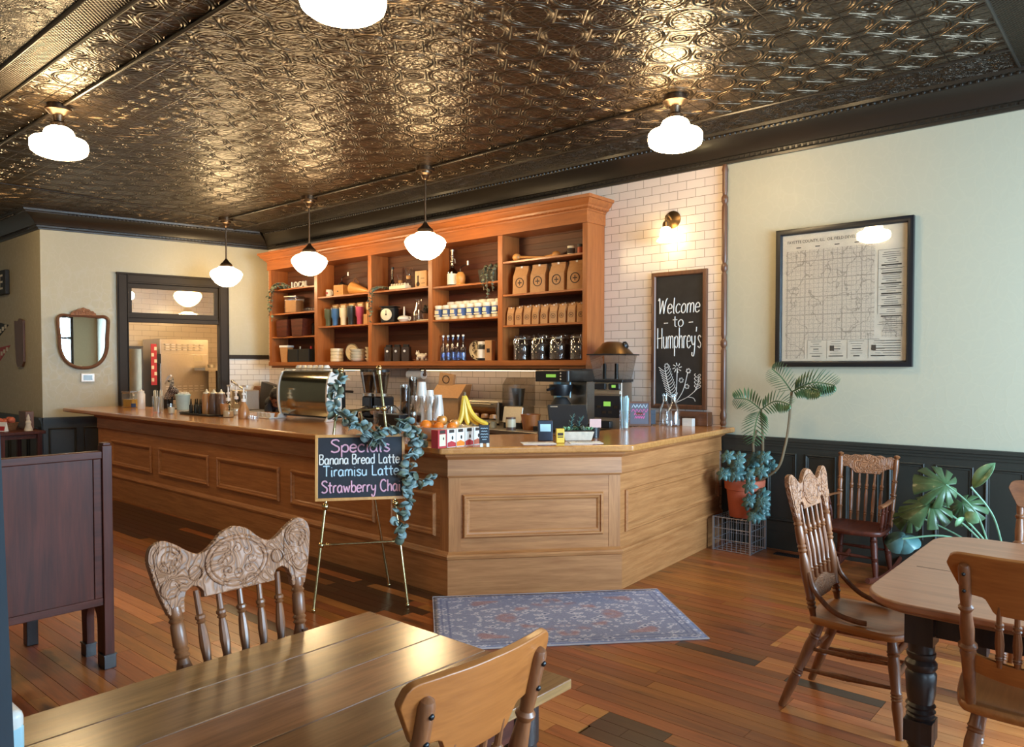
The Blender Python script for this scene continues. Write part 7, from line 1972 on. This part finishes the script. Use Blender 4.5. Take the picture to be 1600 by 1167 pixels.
# left wall: sign, plaque, pennants
yl = 3.58
t = thing('cafe_sign', 'black sign with pale letters FE at the left edge of the picture', 'sign', (-13.45, yl, 2.69))
MB().box(-.55, .55, -.06, 0, 0, .36).build('board', M['slate'], t, bevel=.01)
m = MB(); letters(m, 'CAFE', .32, T(.0, -.061, .075) @ RX(R(90)), align='CENTER', sx=1.2); m.build('lettering', M['cream'], t)
t = thing('wooden_plaque', 'weathered pointed wooden board hanging left of the corner', 'plaque', (-12.44, yl, 1.62))
m = MB(); m.prism([(-.13, .06), (-.08, 0), (.12, 0), (.19, .07), (.19, .66), (.02, .69), (-.05, .655), (-.19, .665), (-.17, .3)], .0, .03, M=RX(R(90))); m.build('board', M['walnutZ'], t, bevel=.004)
for i, (x, z, c, lab) in enumerate(((-13.25, 2.12, 'slate', 'dark felt pennant on the wall above a red pennant'), (-13.2, 1.78, 'red', 'red felt pennant on the wall under a dark pennant'))):
    t = thing('pennant', lab, 'pennant', (x, yl, z), 0)
    m = MB(); m.prism([(-.5, -.16), (.28, .12), (-.42, .2)] if i == 0 else [(-.5, -.2), (.3, .16), (-.45, .12)], .0005, .004, M=RX(R(90)) ); m.build('felt', M[c], t)
    m = MB()
    for k in range(4): m.box(-.3 + .13 * k, -.2 + .13 * k, -.006, -.0045, -.02 + .03 * k, .04 + .03 * k)
    m.build('lettering', M['cream'], t)

# ---------------------------------------------------------------- kitchen things
semi_flush(-12.75, 5.07, 'opal ceiling light glimpsed through the transom at the back').location.z = 3.1
semi_flush(-11.6, 7.9, 'unseen opal ceiling light added at the right to brighten the kitchen').location.z = 3.1  # added out of sight as extra light for the kitchen
t = thing('refrigerator', 'wide stainless refrigerator with louvres seen through the kitchen doorway', 'refrigerator', (-13.85, 6.48, 0))
MB().box(-.35, .35, -.45, .45, .1, 2.12).build('cabinet', M['steel'], t, bevel=.008)
MB().box(.352, .37, -.44, .44, .32, 1.85).build('door', M['steel'], t, bevel=.006)
MB().box(-.34, .34, -.44, .44, 0, .1).build('kick_base', M['black'], t)
for z0 in (1.92, .62):
    for k in range(7):
        m = MB()
        for j in range(3): m.box(.3715, .376, -.36 + .105 * k, -.29 + .105 * k, z0 - .14 * 0 + .045 * j + (0 if z0 > 1 else .55), z0 + .018 + .045 * j + (0 if z0 > 1 else .55))
        m.build('louvre', M['white'], t)
m = MB(); m.box(.3715, .373, .16, .32, 1.72, 1.82); m.build('paper_note', M['cream'], t)
t = thing('proofing_cabinet', 'glass-fronted steel cabinet at the left of the kitchen doorway', 'cabinet', (-13.85, 5.35, 0))
MB().box(-.35, .33, -.4, .4, .1, 1.98).build('cabinet', M['steel_dark'], t)
MB().box(.332, .36, -.38, .36, .2, 1.93).build('glass_door', M['mirror_steel'], t)
m = MB(); m.cyl((.38, .02, .5), (.38, .02, 1.95), .022); m.build('handle', M['cream'], t)
MB().box(-.34, .34, -.39, .39, 0, .1).build('kick_base', M['black'], t)
t = thing('order_strip', 'red strip of order tickets hanging beside the refrigerator', 'tickets', (-13.45, 5.9, 1.3))
MB().box(0, .01, -.05, .05, 0, .72).build('red_strip', M['red'], t)
for k in range(6): MB().box(.011, .014, -.045 + .05 * (k % 2), 0.0 + .05 * (k % 2), .06 + .11 * k, .12 + .11 * k).build('ticket', M['cream'], t)
MB().box(.011, .016, .06, .12, .38, .55).build('black_tag', M['black'], t)
t = thing('wall_shelf', 'steel kitchen shelf at the right of the doorway', 'shelf', (-13.22, 7.12, 1.55))
MB().box(-.2, .2, -.5, .5, 0, .05).build('shelf_board', M['steel'], t)
MB().box(-.19, .19, -.1, .3, -1.55, -.001).build('support_cabinet', M['steel_dark'], t)
t = thing('steel_pan', 'shallow steel pan on the kitchen shelf', 'pan', (-13.22, 6.9, 1.6005))
MB().lathe([(0, 0), (.11, 0), (.13, .06), (.122, .06), (.105, .008), (0, .008)], 20).build('pan', M['steel'], t)
# checked cloth draped over a stand on the counter's inner edge
P = (-9.843, 4.390, 1.065)
t = thing('checked_cloth', 'dark checked cloth with white edge draped on a stand before the kitchen doorway', 'cloth', (P[0], 4.55, ZT))
m = MB()
m.sheet(lambda u, v: (-.09 + .2 * u + .05 * math.sin(v * 5), -.02 + .05 * math.sin(u * 6 + v * 3), .42 - .3 * v - .2 * abs(u - .35) ** 1.3 * (1 - v)), 14, 14)
def check_mat():
    mm, nt, b = nmat('checked_cloth'); b.inputs['Roughness'].default_value = .9
    tc = node(nt, 'ShaderNodeTexCoord'); ck = node(nt, 'ShaderNodeTexChecker'); ck.inputs['Scale'].default_value = 45
    ck.inputs['Color1'].default_value = srgb(60, 52, 48); ck.inputs['Color2'].default_value = srgb(170, 160, 146)
    lk(nt, tc.outputs['Object'], ck.inputs['Vector']); lk(nt, ck.outputs[0], b.inputs['Base Color']); return mm
m.build('cloth', check_mat(), t, solid=.004)
m = MB(); m.tube(smooth_path([(-.11, -.04, .33), (-.05, -.03, .41), (.02, -.02, .44)], 4), .014, 6); m.build('white_edge', M['white_matt'], t)
m = MB(); m.cyl((0, 0, 0), (0, 0, .38), .012); m.cyl((0, 0, 0), (0, 0, .012), .06); m.build('stand', M['black'], t)
# crumpled paper sacks on the back counter left of the machine
t = thing('paper_sacks', 'crumpled brown paper sacks leaning on the tiles behind the barista', 'sacks', (-10.618 + .2, 6.32, ZB))
for k, (x, w, h, a) in enumerate(((-.35, .3, .35, .2), (0, .32, .42, -.25), (.3, .3, .38, .3))):
    m = MB(); hw = w / 2
    m.hexa([(x - hw, -.1, 0), (x + hw, -.1, 0), (x + hw, .1, 0), (x - hw, .1, 0)], [(x - hw + a * .3, .0, h), (x + hw * .9 + a * .2, .02, h * .86), (x + hw * .9 + a * .2, .12, h * .86), (x - hw + a * .3, .11, h)])
    m.build('sack', M['steel_dark' if k == 1 else 'basket'], t, bevel=.008)
t = thing('brewing_scale', 'small steel machine with round dark dial behind the pump bottles', 'machine', (-10.553, 6.0, ZB))
MB().box(-.2, .2, -.12, .12, 0, .3).build('housing', M['steel'], t, bevel=.02)
MB().lathe([(0, 0), (.07, 0), (.07, .012), (0, .012)], 20, M=T(-.03, -.121, .18) @ RX(R(90))).build('dial', M['black'], t)
m = MB(); m.cyl((.05, -.05, .3), (-.12, -.14, .42), .014); m.ell((-.13, -.145, .43), .025); m.build('lever', M['steel'], t)

# ---------------------------------------------------------------- brass easel, specials board, garland
FL, FR, FB_ = Vector((-4.225, 2.873, 0)), Vector((-3.847, 3.359, 0)), Vector((-4.312, 3.586, 0))
mid = (FL + FR) / 2
u_ = (FR - FL).normalized()
back = Vector((-u_.y, u_.x, 0))
topm = mid + back * .26
TL, TR_ = topm - u_ * .13 + Vector((0, 0, 1.585)), topm + u_ * .13 + Vector((0, 0, 1.6))
EO = Vector((mid.x, mid.y, 0))
t = thing('easel', 'polished brass easel standing before the counter', 'easel', EO)
def eb(n_, f, mat='brass'):
    m = MB(); f(m); m.v = [p - EO for p in m.v]; return m.build(n_, M[mat], t)
def lerp(a, b, k): return a.lerp(b, k)
for A_, B_ in ((FL, TL), (FR, TR_)):
    def f(m):
        m.cyl(A_ + Vector((0, 0, .02)), B_, .0095, n=12)
        m.ell(A_ + Vector((0, 0, .014)), .014); m.ell(B_ + Vector((0, 0, .01)), .022, rz=.018); m.cyl(B_ - Vector((0, 0, .03)), B_ - Vector((0, 0, .005)), .017)
    eb('front_leg', f)
def f(m):
    m.cyl(FB_ + Vector((0, 0, .01)), topm + Vector((0, 0, 1.3)), .0095, n=12); m.ell(FB_ + Vector((0, 0, .014)), .014)
eb('rear_leg', f)
def f(m):
    for k in (.27, .83):
        a, b = lerp(FL, TL, k), lerp(FR, TR_, k)
        m.cyl(a, b, .008, n=10)
        for p in (a, b): m.ell(p, .02)
        m.cyl(a + u_ * .03, a + u_ * .05, .014); m.cyl(b - u_ * .05, b - u_ * .03, .014)
eb('crossbar', f)
KB = .435
PL, PR = lerp(FL, TL, KB), lerp(FR, TR_, KB)
nrm = -back
for p in (PL, PR):
    def f(m):
        m.cyl(p, p + nrm * .06, .011); m.ell(p + nrm * .06, .024); m.ell(p, .018)
    eb('board_peg', f)
# board resting on the pegs, leaning on the legs
tilt = math.atan2(.26, 1.59)
bc_ = (PL + PR) / 2
ang = math.atan2(u_.y, u_.x)
bl = thing('specials_board', 'framed chalkboard listing Specials, resting on the brass easel', 'chalkboard', bc_ + nrm * .025 + Vector((0, 0, .026)), ang)
AB = RX(-tilt)
BWd, BH = .6, .445
m = MB(); m.frame(-BWd / 2, BWd / 2, 0, BH, .02, -.01, .012, M=AB); m.build('frame', M['wood_light'], bl, bevel=.002)
MB().box(-BWd / 2 + .018, BWd / 2 - .018, -.003, .004, .018, BH - .018, M=AB).build('slate', M['slate_blue'], bl)
for txt, sz, x, z, w, mt, r in (('Specials', .085, -.2, .325, .4, 'chalk_pink', .0058), ('Banana Bread Latte', .066, -.275, .245, .54, 'chalk', .0048), ('Tiramisu Latte', .07, -.25, .165, .51, 'chalk_blue', .005), ('Strawberry Chai', .078, -.26, .055, .53, 'chalk_pink', .0056)):
    m = MB(); chalk(m, txt, sz, x, z, w, r, y=-.0055, M=AB); m.build('chalk_line', M[mt], bl)
# eucalyptus garland
rv = random.Random(21)
def onb(k, s, off=.03):   # point on the easel plane: k up the legs, s -1..1 across
    a, b = lerp(FL, TL, k), lerp(FR, TR_, k)
    return lerp(a, b, (s + 1) / 2) + nrm * off
gp = [onb(1.0, -1.0, .03), onb(.92, -1.15, .05), onb(.84, -1.05, .06), onb(.8, -.5, .08), onb(.765, .0, .1), onb(.74, .6, .1), onb(.75, 1.3, .08), onb(.77, 1.75, .06), onb(.71, 2.05, .06), onb(.63, 1.7, .06), onb(.54, 1.5, .07), onb(.46, 1.35, .07), onb(.38, 1.1, .06), onb(.3, .95, .05)]
g2 = [onb(.74, .2, .09), onb(.71, .5, .1), onb(.7, .75, .1)]
g3 = [onb(.55, 1.45, .07), onb(.53, 1.9, .07), onb(.53, 2.2, .06)]
g4 = [onb(.78, 1.75, .06), onb(.72, 2.2, .05), onb(.66, 2.15, .05)]
g0 = gp[4].copy()
ga = thing('eucalyptus_garland', 'artificial eucalyptus garland draped over the brass easel and specials board', 'garland', g0)
st = MB(); lfA, lfB = MB(), MB()
for path, n_ in ((gp, 170), (g2, 22), (g3, 16), (g4, 18)):
    sp = smooth_path(path, 10)
    st.tube([p - g0 for p in sp], .0035, 6)
    for k in range(n_):
        p = sp[min(len(sp) - 1, int((k + rv.random()) / n_ * (len(sp) - 1)))] - g0
        r = rv.uniform(.022, .035)
        d = (nrm * rv.uniform(.0, .8) + u_ * rv.uniform(-1, 1) + Vector((0, 0, rv.uniform(-1, .6)))).normalized()
        q = d.to_track_quat('X', 'Z').to_matrix().to_4x4() @ RX(rv.uniform(-1.2, 1.2))
        leaf(lfA if rv.random() < .68 else lfB, r, r * 1.05, T(*(p + d * .008)) @ q, cup=.2, n=10)
st.build('stem', M['stem'], ga); lfA.build('leaves', M['euc'], ga, solid=.0012); lfB.build('dark_leaves', M['euc_dark'], ga, solid=.0012)

# ---------------------------------------------------------------- wire crate and potted plants by the wall
t = thing('wire_crate', 'galvanised wire crate under the terracotta pot by the counter end', 'crate', (-2.85, 6.37, 0))
m = MB(); w, d, h = .17, .16, .3
for z in (.006, .1, .2, h - .006):
    m.tube([(-w, -d, z), (w, -d, z), (w, d, z), (-w, d, z)], .004, 6, closed=True)
for k in range(9):
    a = -w + 2 * w * k / 8
    for s in (-1, 1): m.tube([(a, s * d, 0.004), (a, s * d, h - .004)], .0025, 5)
for k in range(7):
    b = -d + 2 * d * k / 6
    for s in (-1, 1): m.tube([(s * w, b, 0.004), (s * w, b, h - .004)], .0025, 5)
m.build('wire_mesh', M['wire'], t)
m = MB()
for k in range(9): m.tube([(-w + 2 * w * k / 8, -d, h - .004), (-w + 2 * w * k / 8, d, h - .004)], .003, 5)
for k in range(5): m.tube([(-w, -d + 2 * d * k / 4, .006), (w, -d + 2 * d * k / 4, .006)], .003, 5)
m.build('wire_top', M['wire'], t)
for sx in (-1, 1):
    for sy in (-1, 1): MB().box(sx * w - .008, sx * w + .008, sy * d - .008, sy * d + .008, 0, h).build('corner_post', M['wire'], t)
POT = Vector((-2.8, 6.36, .302))
t = thing('palm_pot', 'terracotta pot with tall palm stems and bluish leaves on the wire crate', 'plant', POT)
MB().lathe([(0, 0), (.125, 0), (.13, .01), (.155, .24), (.17, .245), (.175, .325), (.165, .33), (.155, .25), (.12, .02), (0, .02)], 32).build('pot', M['terracotta'], t)
MB().lathe([(0, .27), (.152, .27), (0, .285)], 24).build('soil', M['soil'], t)
def frond(m, base, tip, droop, n, L, w, up=Vector((0, 0, 1))):
    base, tip = Vector(base), Vector(tip)
    midp = (base + tip) / 2 + Vector((0, 0, droop))
    sp = smooth_path([base, midp, tip], 8)
    m.tube(sp, [.005] * len(sp), 5)
    for k in range(n):
        f_ = .12 + .88 * k / (n - 1)
        i = min(len(sp) - 2, int(f_ * (len(sp) - 1)))
        p = sp[i].lerp(sp[i + 1], f_ * (len(sp) - 1) - i)
        d = (sp[i + 1] - sp[i]).normalized()
        side = d.cross(Vector((.1, -1, .35))).normalized()
        l = L * math.sin(PI * (.12 + .8 * f_)) ** .7
        for s in (-1, 1):
            dr = (side * s + d * .55 - Vector((0, 0, .18))).normalized()
            q = dr.to_track_quat('X', 'Z').to_matrix().to_4x4()
            leaf(m, w, l / 2, T(*p) @ q, cup=.3, n=5)
stems, fr_, bl_ = MB(), MB(), MB()
def wpt(p): return Vector(p) - POT
s1_ = [Vector((.03, -.02, .27)), wpt((-2.500, 6.300, 0.739)), wpt((-2.425, 6.300, 0.935)), wpt((-2.397, 6.320, 1.152)), wpt((-2.381, 6.330, 1.410))]
s2_ = [Vector((.0, .0, .27)), wpt((-2.651, 6.340, 0.749)), wpt((-2.630, 6.340, 0.973)), wpt((-2.650, 6.340, 1.249))]
s3_ = [Vector((-.05, 0, .27)), wpt((-2.720, 6.340, 0.771)), wpt((-2.716, 6.340, 0.967)), wpt((-2.682, 6.340, 1.070))]
for s_ in (s1_, s2_, s3_): stems.tube(smooth_path(s_, 6), .011, 7)
stems.build('stem', M['stem'], t)
tipA = s1_[-1]; tipB = s2_[-1]; tipC = s3_[-1]
frond(fr_, tipA, wpt((-2.541, 6.300, 1.604)), .02, 13, .12, .01)
frond(fr_, tipA, wpt((-2.024, 6.300, 1.470)), .05, 17, .14, .011)
frond(fr_, tipA, wpt((-2.101, 6.200, 1.420)), .04, 14, .12, .01)
frond(fr_, tipB, wpt((-2.872, 6.300, 1.344)), .035, 13, .12, .01)
frond(fr_, tipB, wpt((-2.366, 6.250, 1.306)), .05, 13, .12, .01)
frond(fr_, tipB, wpt((-2.662, 6.200, 0.981)), .06, 13, .15, .012)
fr_.build('fronds', M['leaf'], t, solid=.0015)
rv = random.Random(31)
for k in range(34):
    c_ = wpt((rv.uniform(-2.9, -2.55), rv.uniform(6.1, 6.32), rv.uniform(.45, .86)))
    if c_.x + POT.x < -2.68: c_.z = max(c_.z, .4)
    if k > 26: c_ = wpt((rv.uniform(-2.62, -2.52), rv.uniform(6.1, 6.2), rv.uniform(.34, .55)))
    for q in range(6):
        A = T(*c_) @ RX(R(62)) @ RZ(q * 1.05 + k) @ RY(.35)
        leaf(bl_, .021, .04, A, n=6)
bl_.build('bluish_leaves', M['leaf_blue'], t, solid=.0015)

# swiss-cheese plant behind the right-hand table
MP = Vector((-0.86, 6.18, 0))
t = thing('split_leaf_plant', 'large split-leaf houseplant behind the right-hand table', 'plant', MP)
MB().lathe([(0, 0), (.12, 0), (.16, .26), (.165, .28), (.15, .28), (.14, .25), (0, .25)], 26).build('pot', M['black_matt'], t)
MB().lathe([(0, .251), (.138, .251), (0, .262)], 20).build('soil', M['soil'], t)
def monstera(m, c, size, tipdir, normal, fold=.25, slit=True):
    c = Vector(c) - MP
    d = Vector(tipdir).normalized(); n_ = Vector(normal).normalized()
    s = n_.cross(d).normalized(); n_ = d.cross(s)
    N = 72
    pts = []
    for k in range(N):
        a = 2 * PI * k / N - PI
        r = size * (.62 + .38 * math.cos(a)) if abs(a) < 2.4 else size * (.36 + .22 * (abs(a) - 2.4) / .74)
        r = size * (.52 + .3 * math.cos(a) + .14 * abs(math.sin(a)))
        if abs(a) > 2.9: r *= .35
        if slit and .35 < abs(a) < 2.5 and (k % 6) == 0: r *= .42
        x, y = r * math.cos(a), r * math.sin(a)
        z = -fold * abs(y) - .25 * x * abs(x) / size
        pts.append(c + d * x + s * y + n_ * z)
    m.add([c] + pts, [(0, 1 + k, 1 + (k + 1) % N) for k in range(N)])
stm, lm, lb, ll = MB(), MB(), MB(), MB()
def pale(a, b, w):
    a, b = Vector(a) - MP, Vector(b) - MP
    leaf(ll, w, (b - a).length / 2, T(*a) @ (b - a).to_track_quat('X', 'Y').to_matrix().to_4x4() @ RX(R(-25)), cup=.9, n=12)
base = MP + Vector((0, 0, .25))
def stalk(p, bow=(0, 0, 0), r=.007):
    p = Vector(p); mid_ = (base + p) / 2 + Vector(bow)
    stm.tube([q - MP for q in smooth_path([base + Vector((rv.uniform(-.04, .04), rv.uniform(-.04, .04), 0)), mid_, p], 7)], r, 7)
L1, L2, L3 = (-1.275, 6.100, 0.638), (-1.192, 6.150, 0.771), (-1.427, 6.200, 0.525)
for p, bow in ((L1, (.0, 0, .05)), (L2, (.02, 0, .08)), (L3, (0, 0, .03)), ((-1.019, 6.050, 0.783), (.05, 0, .06)), ((-1.035, 6.050, 0.539), (0, 0, .02)), ((-0.701, 6.100, 0.641), (.03, 0, .02))): stalk(p, bow)
monstera(lm, L1, .26, (-.35, -.5, -.25), (-.1, -.8, .9), .35)
monstera(lm, L2, .25, (-.75, -.3, .1), (-.1, -.9, .7), .3)
monstera(lm, (L2[0] + .09, L2[1] + .1, L2[2] - .14), .19, (.4, -.3, -.4), (.1, -.9, .5), .3)
monstera(lm, L3, .17, (-.7, -.4, -.5), (-.2, -.8, .6), .4)
pale((-1.019, 6.050, 0.783), (-0.889, 6.050, 0.968), .05)
pale((-1.050, 6.000, 0.576), (-1.103, 5.950, 0.514), .035)
pale((-1.047, 6.000, 0.612), (-0.958, 5.950, 0.560), .04)
pale((-0.757, 6.000, 0.683), (-0.561, 5.950, 0.764), .08)
for px, py, dx in ((1398,850,-.8), (1412,842,.1), (1420,856,.7)): pass
monstera(lb, (-1.447, 6.000, 0.374), .14, (-.7, -.4, -.35), (0, -.7, .8), .4, False)
monstera(lb, (-1.430, 6.000, 0.367), .13, (.6, -.4, -.3), (0, -.7, .8), .4, False)
monstera(lb, (-1.438, 6.000, 0.365), .12, (.0, -.5, -.6), (0, -.9, .5), .4, False)
stalk((-1.438, 6.000, 0.365), (0, 0, .1))
stm.build('stalks', M['stem_green'], t); lm.build('split_leaves', M['leaf'], t, solid=.002); ll.build('pale_leaves', M['leaf_light'], t, solid=.002); lb.build('bluish_leaves', M['leaf_blue'], t, solid=.002)

# ---------------------------------------------------------------- barista bending behind the counter
HD = Vector((-8.6, 5.32, 1.225))
pz = thing('person', 'barista in dark shirt bending over behind the counter, only dark-haired head showing', 'person', (-8.75, 5.5, 0))
def skinned(name, chain, mat, parent, org):   # chain: list of (joint name, parent index, position, radius)
    me = bpy.data.meshes.new(name)
    me.from_pydata([Vector(p) - org for _, p, r in chain], [(a, i) for i, (a, p, r) in enumerate(chain) if a is not None], [])
    o = bpy.data.objects.new(name, me); C.objects.link(o); o.parent = parent
    me.materials.append(mat)
    md = o.modifiers.new('skin', 'SKIN'); md.use_smooth_shade = True
    for i, (a, p, r) in enumerate(chain):
        v = me.skin_vertices[0].data[i]; v.radius = (r, r) if not isinstance(r, tuple) else r
        v.use_root = (i == 0)
    sd = o.modifiers.new('subdivision', 'SUBSURF'); sd.levels = 2; sd.render_levels = 2
    return o
px0 = Vector((-8.75, 5.5, 0))
CH = [(None, (-8.85, 5.52, .95), .14), (0, (-8.82, 5.5, 1.08), .14), (1, (-8.76, 5.44, 1.16), .145), (2, (-8.7, 5.38, 1.19), .1), (3, (-8.66, 5.36, 1.2), .055),
      (0, (-8.86, 5.43, .88), .09), (5, (-8.82, 5.4, .48), .062), (6, (-8.86, 5.42, .09), .045), (7, (-8.78, 5.36, .04), .035),
      (0, (-8.84, 5.62, .88), .09), (9, (-8.8, 5.63, .48), .062), (10, (-8.84, 5.64, .09), .045), (11, (-8.76, 5.6, .04), .035),
      (3, (-8.74, 5.28, 1.12), .06), (13, (-8.62, 5.22, .9), .045), (14, (-8.42, 5.28, .84), .035),
      (3, (-8.74, 5.52, 1.12), .06), (16, (-8.6, 5.58, .9), .045), (17, (-8.4, 5.5, .84), .035)]
body = skinned('body', CH, M['shirt'], pz, px0)
m = MB()
hd = HD - px0
HM = T(*hd) @ RZ(R(75)) @ RX(R(48))      # face turned to the right and down; local -y = face
m.ell((0, 0, 0), .074, .094, .112, 20, 14, M=HM)
m.ell((0, -.055, -.065), .05, .045, .045, 14, 10, M=HM)
m.ell((0, -.098, -.012), .014, .024, .024, 10, 8, M=HM); m.ell((0, -.09, -.06), .026, .012, .01, 10, 6, M=HM)
for s in (-1, 1): m.ell((s * .075, .0, -.01), .012, .022, .032, 10, 8, M=HM)
m.tube([HM @ Vector((0, .02, -.08)), Vector((-8.67, 5.36, 1.18)) - px0], .045, 10)
hdm = m.build('head', M['skin'], pz, smooth=80)
m = MB()
for s in (-1, 1): m.ell((s * .03, -.086, .014), .011, .008, .008, 10, 6, M=HM)
m.build('eye', M['black'], hdm)
m = MB(); m.ell((0, .022, .026), .087, .1, .112, 20, 14, M=HM); m.ell((0, -.03, .07), .07, .06, .045, 16, 10, M=HM); m.ell((0, .09, -.03), .06, .05, .07, 14, 10, M=HM); m.build('hair', M['hair'], hdm, smooth=80)
for c in ((-8.4, 5.28, .84), (-8.38, 5.5, .84)):
    m = MB(); b_ = Vector(c) - px0
    m.ell(b_ + Vector((.04, 0, -.005)), .045, .036, .016)
    for k in range(4): m.tube([b_ + Vector((.07, -.024 + .016 * k, 0)), b_ + Vector((.105 - .004 * abs(k - 1.5), -.026 + .017 * k, -.006)), b_ + Vector((.135 - .008 * abs(k - 1.2), -.027 + .018 * k, -.022))], [.0085, .008, .006], 8)
    m.tube([b_ + Vector((.02, -.03, 0)), b_ + Vector((.05, -.055, -.006)), b_ + Vector((.075, -.06, -.014))], [.01, .009, .007], 8)
    m.build('hand', M['skin'], pz)
m = MB(); m.sheet(lambda u, v: (-8.68 + .04 * math.cos((u - .5) * 3) - px0.x - .06 * v * 0, (5.35 + .34 * u) - px0.y, .5 + .58 * v), 8, 6); m.build('apron', M['apron'], pz, solid=.006)


# everything that stands on a shelf or worktop rests a hair above it
for o in list(S.objects):
    if o.parent is None and 'label' in o and any(abs(o.location.z - z) < 1e-4 for z in (ZT, ZS, ZB, 2.785, 2.78, 2.42, 2.07, 2.08, 2.605, 2.19, 2.585, 2.185)):
        o.location.z += 0.0008
